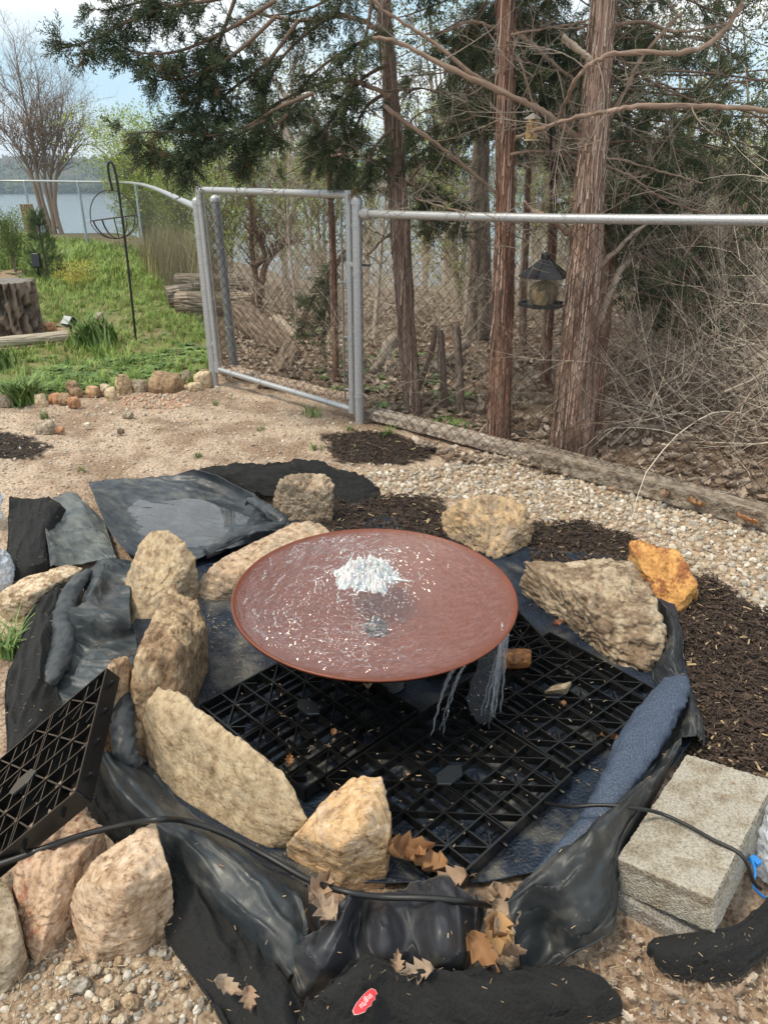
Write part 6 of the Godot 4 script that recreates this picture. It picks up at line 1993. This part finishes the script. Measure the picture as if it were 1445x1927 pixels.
# ---------------------------------------------------------------- bird feeders
func build_feeders() -> void:
	var d := 4.0
	var top := Q(1028, 474, d)
	var m := metres(1.0, 1028, 520, d)
	var o := base("bird_feeder", "lantern-shaped seed feeder with a black roof hanging before the shaggy cedar", "bird feeder", top)
	var black := Color(0.022, 0.024, 0.028)
	var s := Shape.new()
	lathe(s, [Vector2(0.001, 0.0), Vector2(8 * m, -2 * m), Vector2(10 * m, -5 * m), Vector2(10 * m, -14 * m)], 8, Vector3.ZERO, black)
	s.flatten()
	part(o, "cap", s.mesh(M.plastic))
	s = Shape.new()
	lathe(s, [Vector2(9 * m, -13 * m), Vector2(27 * m, -27 * m), Vector2(28 * m, -29 * m), Vector2(48 * m, -43 * m), Vector2(48 * m, -45 * m), Vector2(36 * m, -42 * m)], 6, Vector3.ZERO, Color(0.05, 0.054, 0.06))
	s.flatten()
	var roof := part(o, "roof", s.mesh(M.plastic))
	for k in 6:
		var a := TAU * k / 6.0
		var e := Vector3(cos(a), 0, sin(a))
		part(roof, "roof_ridge", straight(e * 9 * m + Vector3(0, -13 * m, 0), e * 48 * m + Vector3(0, -43 * m, 0), 1.2 * m, 6, black).mesh(M.plastic))
	s = Shape.new()
	lathe(s, [Vector2(38 * m, -43 * m), Vector2(30 * m, -92 * m)], 6, Vector3.ZERO)
	s.flatten()
	part(o, "clear_panes", s.mesh(M.clear_plastic))
	part(o, "centre_tube", straight(Vector3(0, -42 * m, 0), Vector3(0, -60 * m, 0), 7 * m, 10, black).mesh(M.plastic))
	s = Shape.new()
	lathe(s, [Vector2(7 * m, -52 * m), Vector2(20 * m, -58 * m), Vector2(26 * m, -64 * m), Vector2(27 * m, -70 * m), Vector2(24 * m, -93 * m)], 24, Vector3.ZERO)
	rng.seed = 81
	for k in s.v.size():
		s.v[k] += Vector3(rr(-1, 1), rr(-1, 1), rr(-1, 1)) * 1.6 * m
		s.c[k] = [Color(0.5, 0.33, 0.15), Color(0.02, 0.017, 0.014), Color(0.04, 0.03, 0.02), Color(0.22, 0.14, 0.07)][rng.randi() % 4]
	s.flatten()
	part(o, "seed", s.mesh(M.chip))
	s = Shape.new()
	lathe(s, [Vector2(0.001, -96 * m), Vector2(42 * m, -96 * m), Vector2(45 * m, -91 * m), Vector2(47 * m, -91 * m), Vector2(45 * m, -98 * m), Vector2(0.001, -98.5 * m)], 6, Vector3.ZERO, Color(0.035, 0.04, 0.046))
	s.flatten()
	part(o, "tray", s.mesh(M.plastic))
	part(o, "hanging_wire", straight(Vector3(0, 0, 0), Q(1036, 345, d) - top, 0.0012, 5, Color(0.1, 0.1, 0.1)).mesh(M.metal_black))
	var st := Q(1037, 232, 3.86)
	var so := base("hanging_strap", "black strap hanging from a cedar limb above the feeder", "strap", st)
	s = Shape.new()
	bar(s, Vector3.ZERO, Q(1035, 348, 3.98) - st, 0.011, 0.004, Vector3(0, 0, 1), Color(0.01, 0.01, 0.01))
	s.flatten()
	part(so, "webbing", s.mesh(M.cord))
	var f := Q(1003, 212, 3.9)
	var m2 := metres(1.0, 1003, 230, 3.9)
	o = base("suet_feeder", "small pale house-shaped feeder hanging on a cedar branch", "bird feeder", f)
	s = block(Vector3(20, 36, 14) * m2, 2 * m2, Vector3i(6, 8, 4), 1.2 * m2, 90.0, Color(0.5, 0.38, 0.2))
	part(o, "body", s.mesh(M.rock), Transform3D(Basis(Vector3.UP, 0.3), Vector3(0, -26 * m2, 0)))
	s = Shape.new()
	lathe(s, [Vector2(0.001, 0), Vector2(16 * m2, -9 * m2), Vector2(16 * m2, -11 * m2)], 4, Vector3.ZERO, Color(0.5, 0.46, 0.4))
	s.flatten()
	part(o, "roof", s.mesh(M.zinc))
	part(o, "base_tray", block(Vector3(24, 3, 18) * m2, 1 * m2, Vector3i(2, 2, 2), 0.0, 1.0, Color(0.55, 0.45, 0.3)).mesh(M.paper), Transform3D(Basis(Vector3.UP, 0.3), Vector3(0, -46 * m2, 0)))
	part(o, "hanger", straight(Vector3.ZERO, Vector3(0.01, 16 * m2, 0), 0.0015, 5, Color(0.2, 0.2, 0.2)).mesh(M.metal_black))

# ---------------------------------------------------------------- ground cover
func lump(seed_: int, level := 1, amp := 0.35) -> ArrayMesh:
	var s := Shape.new()
	var sp := sphere(level)
	s.i = sp[1]
	for d in sp[0]: s.add(d * (1.0 + amp * noise.get_noise_3dv(d * 0.9 + Vector3(seed_ * 5, 0, 0)) + 0.12 * noise.get_noise_3dv(d * 2.5 + Vector3(0, seed_ * 3, 0))))
	return s.mesh(M.pebble)
func box_of(poly: PackedVector2Array) -> Array:
	var lo := poly[0]; var hi := poly[0]
	for p in poly:
		lo = lo.min(p); hi = hi.max(p)
	return [lo, hi]
func sprinkle(poly: PackedVector2Array, n: int) -> Array:
	var b := box_of(poly)
	var out := []
	var tries := 0
	while out.size() < n and tries < n * 12:
		tries += 1
		var p := Vector2(rr(b[0].x, b[1].x), rr(b[0].y, b[1].y))
		if Geometry2D.is_point_in_polygon(p, poly): out.append(p)
	return out
func build_gravel() -> void:
	rng.seed = 800
	var kinds := []
	for k in 5: kinds.append(lump(k, 2 if k < 2 else 1))
	var pl := [[], [], [], [], []]; var cl := [[], [], [], [], []]
	var tones := [Color(0.58, 0.51, 0.42), Color(0.50, 0.41, 0.30), Color(0.68, 0.63, 0.55), Color(0.47, 0.34, 0.23), Color(0.40, 0.36, 0.31), Color(0.55, 0.44, 0.32)]
	for job in [[zones.gravel[0], 9500, 0.0025, 0.017], [zones.gravel[1], 1900, 0.002, 0.011], [zones.rubble[0], 420, 0.004, 0.016], [zones.debris[0], 500, 0.002, 0.007], [plan([[-300, 760], [400, 730], [640, 780], [860, 860], [860, 900], [560, 900], [160, 930], [-300, 950]]), 4800, 0.002, 0.011]]:
		for p in sprinkle(job[0], job[1]):
			if within("mulch", p) and rng.randf() < 0.93: continue
			var k := rng.randi() % 5
			var t := pow(rng.randf(), 3.0)
			var size: float = lerpf(job[2], job[3], t)
			var c: Color = tones[rng.randi() % 6] * rr(0.65, 1.1)
			if job[0] == zones.rubble[0]: c = Color(0.56, 0.36, 0.25).lerp(Color(0.5, 0.44, 0.36), rng.randf()) * rr(0.7, 1.15)
			c.a = 1.0
			pl[k].append(Transform3D(Basis(Vector3(rr(-1, 1), rr(-1, 1), rr(-1, 1)).normalized(), rr(0, TAU)) * Basis.from_scale(Vector3(1, rr(0.5, 0.8), rr(0.65, 1.0)) * size), Vector3(p.x, lie(p.x, p.y) + size * rr(0.15, 0.5), p.y)))
			cl[k].append(c)
	for k in 5: tag(many("gravel", kinds[k], pl[k], cl[k]), "pale gravel and stone chips spread over the yard", "gravel", "", "stuff")
	# the largest loose pebbles at the front left, one by one
	var near := [[148, 1850, 40], [178, 1822, 26], [245, 1880, 34], [205, 1885, 26], [305, 1788, 22], [242, 1855, 22], [222, 1805, 20], [262, 1810, 18], [318, 1830, 20], [345, 1815, 18], [345, 1845, 20], [268, 1855, 22], [280, 1885, 18], [230, 1912, 22], [130, 1862, 18], [120, 1820, 34], [380, 1880, 18], [352, 1885, 16], [182, 1910, 20], [95, 1890, 24]]
	var words := ["largest grey pebble", "pale pebble above the largest one", "tan oblong pebble", "cream pebble left of the oblong one"]
	for k in near.size():
		var q: Array = near[k]
		var p := P(q[0], q[1], 0.0)
		var r: float = metres(q[2], q[0], q[1], -p.z) * 0.5
		var s := Shape.new()
		var sp := sphere(3)
		s.i = sp[1]
		var c: Color = [Color(0.42, 0.40, 0.37), Color(0.62, 0.57, 0.49), Color(0.55, 0.44, 0.32), Color(0.66, 0.57, 0.45)][k % 4]
		for dd in sp[0]: s.add(dd * Vector3(1, 0.62, 0.8) * r * (1.0 + 0.42 * noise.get_noise_3dv(dd * 0.9 + Vector3(k * 7, 0, 0)) + 0.06 * noise.get_noise_3dv(dd * 6.0)), c)
		var w: String = words[k] + " on the gravel below the pink rock" if k < 4 else "small loose pebble on the gravel at the front left"
		var ob := whole("pebble", s.mesh(M.rock), w, "pebble", p + Vector3(0, r * 0.3 - 0.01, 0), "loose pebbles at the front left")
		ob.rotation.y = k * 1.3
func chip_mesh() -> ArrayMesh:
	var s := Shape.new()
	bar(s, Vector3(-0.5, 0, 0), Vector3(0.5, 0.04, 0.03), 0.26, 0.10)
	s.v[0] *= 0.8; s.v[5] *= 0.85
	s.flatten()
	return s.mesh(M.chip)
func build_mulch() -> void:
	rng.seed = 820
	var m := chip_mesh()
	var pl := []; var cl := []
	for job in [[zones.mulch[0], 3600], [zones.mulch[1], 2400], [zones.mulch[2], 9000], [zones.mulch[3], 2200], [zones.mulch[4], 700]]:
		for p in sprinkle(job[0], job[1]):
			var len := rr(0.006, 0.03)
			pl.append(Transform3D(Basis(Vector3.UP, rr(0, TAU)) * Basis(Vector3(rr(-1, 1), 0, rr(-1, 1)).normalized(), rr(-0.6, 0.6)) * Basis.from_scale(Vector3(len, len * rr(0.4, 0.9), len * rr(0.5, 1.1))), Vector3(p.x, lie(p.x, p.y) + rr(0.0, 0.012), p.y)))
			var c := Color(0.030, 0.019, 0.014).lerp(Color(0.10, 0.062, 0.042), pow(rng.randf(), 2.0))
			if rng.randf() < 0.025: c = Color(0.42, 0.31, 0.17)
			cl.append(c)
	tag(many("mulch", m, pl, cl), "dark shredded bark mulch around the pond", "mulch", "", "stuff")
	# straw, husks and splinters blown about
	pl = []; cl = []
	for job in [[zones.debris[0], 420, 0.0], [zones.gravel[1], 500, 0.0], [zones.gravel[0], 700, 0.0], [zones.mulch[2], 200, 0.012], [plan([[-300, 760], [640, 780], [860, 900], [160, 930], [-300, 950]]), 1300, 0.0], [plan([[380, 1330], [560, 1240], [1080, 1200], [1230, 1300], [880, 1640], [580, 1480]]), 190, 0.05], [plan([[390, 1140], [520, 1240], [400, 1320]]), 130, 0.012], [plan([[1040, 1440], [1230, 1310], [1180, 1420], [1090, 1500]]), 70, 0.012]]:
		for p in sprinkle(job[0], job[1]):
			var len := rr(0.004, 0.014) if job[2] > 0.0 else rr(0.005, 0.025)
			pl.append(Transform3D(Basis(Vector3.UP, rr(0, TAU)) * Basis(Vector3(1, 0, 0.3).normalized(), rr(-0.4, 0.4)) * Basis.from_scale(Vector3(len, 0.003, rr(0.004, 0.010))), Vector3(p.x, maxf(lie(p.x, p.y), 0.0) + job[2] + 0.003, p.y)))
			cl.append(Color(0.46, 0.36, 0.23).lerp(Color(0.16, 0.1, 0.06), pow(rng.randf(), 0.7)))
	pl.append_array(crumbs); cl.append_array(crumb_tints)
	tag(many("straw_litter", m, pl, cl), "bits of straw, husks and splinters scattered on ground and panels", "litter", "", "stuff")
func oak_leaf(size: float, seed_: int, curl: float) -> ArrayMesh:
	var s := Shape.new()
	var c := Color.WHITE
	rng.seed = seed_
	var n := 9
	var half := []
	for k in n:
		var t := k / float(n - 1)
		var w := 0.36 * sin(PI * pow(t, 0.8)) * (1.0 if k % 2 == 0 else 0.5) * rr(0.85, 1.15) + 0.02
		half.append(w)
	for k in n:
		var t := k / float(n - 1)
		var x := (t - 0.5)
		for e in [-1.0, -0.5, 0.0, 0.5, 1.0]:
			var w: float = half[k] * e
			var y: float = curl * (e * e * 0.16 + 0.25 * x * x) + 0.03 * sin(k * 2.1 + e * 3.0 + seed_)
			s.add(Vector3(x + 0.09 * absf(e) * (1.0 if k % 2 == 0 else -0.2), y, w) * size, c * (0.72 + 0.28 * absf(e)) * rr(0.85, 1.1))
	for k in n - 1:
		for j in 4:
			var a := k * 5 + j
			s.quad(a, a + 1, a + 6, a + 5)
	var st := [Vector3(-0.5, 0, 0) * size, Vector3(-0.72, 0.02, 0.03) * size]
	tube(s, st, [0.008 * size, 0.006 * size], 4, Color(0.8, 0.7, 0.5), false)
	for k in s.c.size(): s.c[k].a = 1.0
	return s.mesh(M.leaf)
func build_leaves() -> void:
	# litter under the trees
	rng.seed = 840
	var kinds := []
	for k in 4: kinds.append(oak_leaf(1.0, 850 + k, 0.6 + 0.5 * k))
	rng.seed = 861
	var pl := [[], [], [], []]; var cl := [[], [], [], []]
	for job in [[plan([[415, 712], [640, 757], [690, 782], [1000, 842], [1445, 962], [1800, 1070], [1900, 700], [1500, 545], [430, 540]]), 11500], [zones.debris[0], 110], [plan([[1000, 850], [1445, 985], [1500, 1010], [1445, 990], [1200, 925], [960, 870]]), 130], [plan([[780, 830], [900, 850], [960, 875], [860, 870]]), 60]]:
		for p in sprinkle(job[0], job[1]):
			if p.y < -11.5: continue
			var k := rng.randi() % 4
			pl[k].append(Transform3D(Basis(Vector3(rr(-0.5, 0.5), 1, rr(-0.5, 0.5)).normalized(), rr(0, TAU)) * Basis(Vector3.RIGHT, rr(-0.5, 0.5)) * Basis.from_scale(Vector3.ONE * (rr(0.03, 0.085) if p.y < -2.0 else rr(0.012, 0.04))), Vector3(p.x, lie(p.x, p.y) + rr(0.004, 0.03), p.y)))
			cl[k].append(Color(0.34, 0.24, 0.17).lerp(Color(0.68, 0.57, 0.46), rng.randf()))
	for k in 4: tag(many("leaf_litter", kinds[k], pl[k], cl[k]), "brown leaf litter covering the ground under the cedars", "leaf litter", "", "stuff")
	# single leaves one can pick out
	var warm := Color(0.36, 0.19, 0.085); var dull := Color(0.40, 0.27, 0.18); var pale := Color(0.50, 0.38, 0.28)
	for q in [
		[758, 1615, .05, .13, warm, "large orange-brown oak leaf beside the golden rock"], [805, 1640, .045, .12, warm, "orange-brown oak leaf under the front panel's edge"], [850, 1662, .06, .10, dull, "brown oak leaf near the front panel's corner"],
		[598, 1690, .09, .10, dull, "dry brown oak leaf tucked behind the cord"], [612, 1722, .10, .09, pale, "pale pinkish oak leaf on the liner below the cord"],
		[930, 1785, .07, .11, Color(0.46, 0.27, 0.12), "tan oak leaf wedged between the two liner folds"], [905, 1800, .06, .11, warm, "brown oak leaf lying lowest between the liner folds"], [950, 1758, .075, .08, pale, "star-shaped pale leaf between the liner folds"], [955, 1800, .06, .08, dull, "curled leaf against the broad liner flap"], [940, 1700, .04, .09, dull, "shrivelled leaf in the gap under the front panel"], [948, 1725, .05, .08, pale, "crumpled leaf above the star-shaped one"],
		[425, 1868, .06, .07, pale, "pale leaf on the slanting felt strip"], [470, 1890, .06, .06, dull, "brown leaf below the pale one on the felt strip"], [790, 1838, .08, .08, pale, "pale oak leaf on top of the bottom felt fold"], [745, 1820, .09, .05, dull, "small dry leaf beside the pale one on the felt"],
		[1145, 1395, .02, .07, warm, "brown leaf beside the blue mesh roll"], [692, 1298, .05, .05, dull, "brown leaf on the panel under the bowl's front edge"], [627, 1385, .05, .035, warm, "small orange leaf on the panel left of the bowl"], [770, 1472, .02, .05, dull, "leaf inside the front panel"], [1060, 1332, .05, .03, warm, "small orange leaf near the panel's flat stone"], [1048, 1180, .03, .05, Color(0.34, 0.14, 0.08), "reddish leaf by the wedge rock's lower edge"], [545, 1440, .05, .045, warm, "orange leaf beside the long slab on the panel"],
		[1405, 985, .03, .12, Color(0.42, 0.19, 0.08), "rust-coloured oak leaf on the gravel by the dark timber"], [1430, 978, .03, .11, Color(0.40, 0.2, 0.1), "rust-coloured leaf at the right edge by the timber"], [1250, 938, .03, .10, dull, "brown leaf halfway along the dark timber"], [1305, 952, .03, .11, warm, "curled orange leaf right of the halfway leaf"], [1150, 928, .02, .08, dull, "brown leaf near the upper end of the dark timber"], [1370, 962, .03, .09, dull, "brown leaf left of the rust-coloured ones"]]:
		var p := P(q[0], q[1], q[2])
		var id := int(q[0] * 7 + q[1])
		var o := whole("oak_leaf", oak_leaf(q[3] * 0.75, id, rr(1.0, 2.8)), q[5], "leaf", p + Vector3(0, 0.008, 0), "dead oak leaves")
		rng.seed = id
		o.rotation = Vector3(rr(-0.3, 0.3), rr(0, TAU), rr(-0.3, 0.3))
		var mt: StandardMaterial3D = M.leaf.duplicate()
		mt.albedo_color = (q[4] as Color).linear_to_srgb()
		o.set_surface_override_material(0, mt)
func blade_tuft(n: int, spread: float, seed_: int, width := 0.035) -> ArrayMesh:
	rng.seed = seed_
	var s := Shape.new()
	for k in n:
		var a := rr(0, TAU)
		var lean := Vector3(cos(a), 0, sin(a))
		var x := Vector3(-sin(a), 0, cos(a)) * width
		var h := rr(0.55, 1.0)
		var root := Vector3(rr(-1, 1), 0, rr(-1, 1)) * 0.22
		var c := Color(1, 1, 1) * rr(0.75, 1.2)
		c.a = 1.0
		var first := s.v.size()
		for j in 4:
			var t := j / 3.0
			var p := root + Vector3(0, h * (t - 0.25 * spread * t * t), 0) + lean * spread * h * t * t * 0.8
			s.add(p + x * (1.0 - t * 0.9), c); s.add(p - x * (1.0 - t * 0.9), c)
		for j in 3: s.quad(first + j * 2, first + j * 2 + 1, first + j * 2 + 3, first + j * 2 + 2)
	return s.mesh(M.grass)
func rosette(seed_: int) -> ArrayMesh:
	rng.seed = seed_
	var s := Shape.new()
	for k in 9:
		var a := TAU * k / 9.0 + rr(-0.3, 0.3)
		var d := Vector3(cos(a), 0, sin(a)); var x := Vector3(-sin(a), 0, cos(a))
		var l := rr(0.6, 1.0); var up := rr(0.2, 0.7)
		var c := Color(1, 1, 1) * rr(0.7, 1.25)
		c.a = 1.0
		var first := s.v.size()
		for j in 5:
			var t := j / 4.0
			var p := d * l * t + Vector3(0, up * l * (t - 0.6 * t * t), 0)
			var w := 0.2 * l * sin(PI * clampf(t, 0.05, 0.97))
			s.add(p + x * w + Vector3(0, w * 0.3, 0), c); s.add(p, c * 0.9); s.add(p - x * w + Vector3(0, w * 0.3, 0), c)
		for j in 4:
			var b := first + j * 3
			s.quad(b, b + 1, b + 4, b + 3); s.quad(b + 1, b + 2, b + 5, b + 4)
	return s.mesh(M.grass)
func build_grass() -> void:
	var tufts := [blade_tuft(9, 0.7, 901), blade_tuft(9, 1.1, 902), blade_tuft(7, 0.4, 903)]
	var ros := [rosette(911), rosette(912)]
	rng.seed = 920
	var lawn: PackedVector2Array = zones.lawn[0]
	var pl := [[], [], []]; var cl := [[], [], []]
	for p in sprinkle(lawn, 21000):
		if p.y < -19.5 or p.x < -11.0 or within("drystraw", p): continue
		var patch := noise.get_noise_2d(p.x * 0.9, p.y * 0.9)
		if patch < -0.28 and rng.randf() < 0.7: continue
		var h := rr(0.05, 0.11) * (1.0 + 0.7 * clampf(patch, 0.0, 1.0))
		if p.y < -9.0: h *= lerpf(1.0, 3.0, smoothstep(-9.0, -13.0, p.y))
		var k := rng.randi() % 3
		pl[k].append(Transform3D(Basis(Vector3.UP, rr(0, TAU)).scaled(Vector3(1.0, 1.0, 1.0) * h), Vector3(p.x, lie(p.x, p.y) - 0.004, p.y)))
		var c := Color(0.15, 0.25, 0.04).lerp(Color(0.34, 0.44, 0.10), rng.randf())
		if rng.randf() < 0.1: c = Color(0.34, 0.3, 0.13)
		cl[k].append(c)
	# tall dry stalks by the lawn fence and bank
	var dry := []; var dryc := []
	for p in sprinkle(plan([[285, 505], [330, 494], [388, 530], [388, 552], [330, 540], [300, 522]]), 800):
		dry.append(Transform3D(Basis(Vector3.UP, rr(0, TAU)).scaled(Vector3.ONE * rr(0.3, 0.95)), Vector3(p.x, lie(p.x, p.y), p.y)))
		dryc.append(Color(0.52, 0.43, 0.25).lerp(Color(0.28, 0.3, 0.1), rng.randf() * 0.6))
	tag(many("dry_grass", blade_tuft(12, 0.3, 904, 0.007), dry, dryc), "tall dry straw-coloured grass along the lawn fence", "grass", "", "stuff")
	for k in 3: tag(many("grass", tufts[k], pl[k], cl[k]), "green lawn grass beyond the stone border", "grass", "", "stuff")
	pl = [[], []]; cl = [[], []]
	for job in [[plan([[60, 690], [380, 650], [395, 715], [240, 728], [110, 738], [70, 725]]), 380, 0.05, 0.12], [lawn, 900, 0.04, 0.11], [plan([[420, 640], [560, 690], [640, 740], [700, 770], [900, 820], [900, 700], [560, 600]]), 130, 0.06, 0.13]]:
		for p in sprinkle(job[0], job[1]):
			if p.y < -18.0: continue
			var k := rng.randi() % 2
			pl[k].append(Transform3D(Basis(Vector3.UP, rr(0, TAU)).scaled(Vector3.ONE * rr(job[2], job[3])), Vector3(p.x, lie(p.x, p.y), p.y)))
			cl[k].append(Color(0.07, 0.15, 0.03).lerp(Color(0.2, 0.3, 0.07), rng.randf()))
	for k in 2: tag(many("weeds", ros[k], pl[k], cl[k]), "broad-leaved weeds in the lawn and along the woods' edge", "weeds", "", "stuff")
	# clumps one can pick out
	for q in [
		[42, 752, 48, 0.30, 24, "thick clump of dark grass blades between the border stones"], [178, 650, 90, 0.42, 30, "large arching grass clump beside the spotlight"], [-5, 690, 70, 0.34, 20, "arching grass clump at the left edge of the lawn"],
		[84, 782, 14, 0.09, 4, "small green sprout behind the lone flat stone"], [730, 815, 36, 0.10, 6, "bright grass tuft by the latch post's foot"], [596, 840, 30, 0.07, 5, "grass tuft on bare soil left of the dark mulch patch"], [585, 775, 60, 0.09, 8, "patch of new grass in front of the gate's bottom rail"], [660, 802, 22, 0.07, 4, "grass tuft just left of the latch post"], [155, 882, 26, 0.06, 4, "low weed tuft on the soil above the puddle tray"], [373, 855, 24, 0.06, 4, "low weed tuft on the soil behind the black felt"], [15, 1215, 40, 0.16, 9, "grass clump at the left edge below the flat pale rock"], [885, 862, 44, 0.08, 6, "flat green weed beside the weathered board"], [495, 805, 20, 0.06, 3, "thin grass tuft in the middle of the bare soil"], [405, 757, 14, 0.06, 3, "grass sprout in front of the hinge post"]]:
		var p := P(q[0], q[1], 0.0)
		var w: float = metres(q[2], q[0], q[1], -p.z) * 0.5
		var o := base("grass_clump", q[5], "grass clump", Vector3(p.x, lie(p.x, p.z), p.z))
		var cp := []; var cc := []
		for k in q[4]:
			var a := rr(0, TAU); var r := sqrt(rng.randf()) * w * 0.7
			cp.append(Transform3D(Basis(Vector3.UP, rr(0, TAU)).scaled(Vector3.ONE * q[3] * rr(0.6, 1.1)), Vector3(cos(a) * r, 0, sin(a) * r))); cc.append(Color(0.08, 0.16, 0.03).lerp(Color(0.18, 0.26, 0.06), rng.randf()))
		many("blades", tufts[rng.randi() % 2], cp, cc, o).set_meta("kind", "stuff")

func _ready() -> void:
	noise.seed = 4; noise.noise_type = FastNoiseLite.TYPE_SIMPLEX_SMOOTH; noise.frequency = 1.0
	noise.fractal_type = FastNoiseLite.FRACTAL_FBM; noise.fractal_octaves = 3
	fracture.seed = 12; fracture.noise_type = FastNoiseLite.TYPE_CELLULAR; fracture.frequency = 1.0; fracture.fractal_type = FastNoiseLite.FRACTAL_NONE
	fracture.cellular_return_type = FastNoiseLite.RETURN_CELL_VALUE
	air()
	materials()
	survey_zones()
	for step in [build_ground, build_far, build_fountain, build_panels, build_rocks, build_liner, build_blocks, build_cords, build_bags, build_scrap, build_fence, build_cedars, build_woods, build_lawn_things, build_feeders, build_gravel, build_mulch, build_leaves, build_grass]:
		step.call()
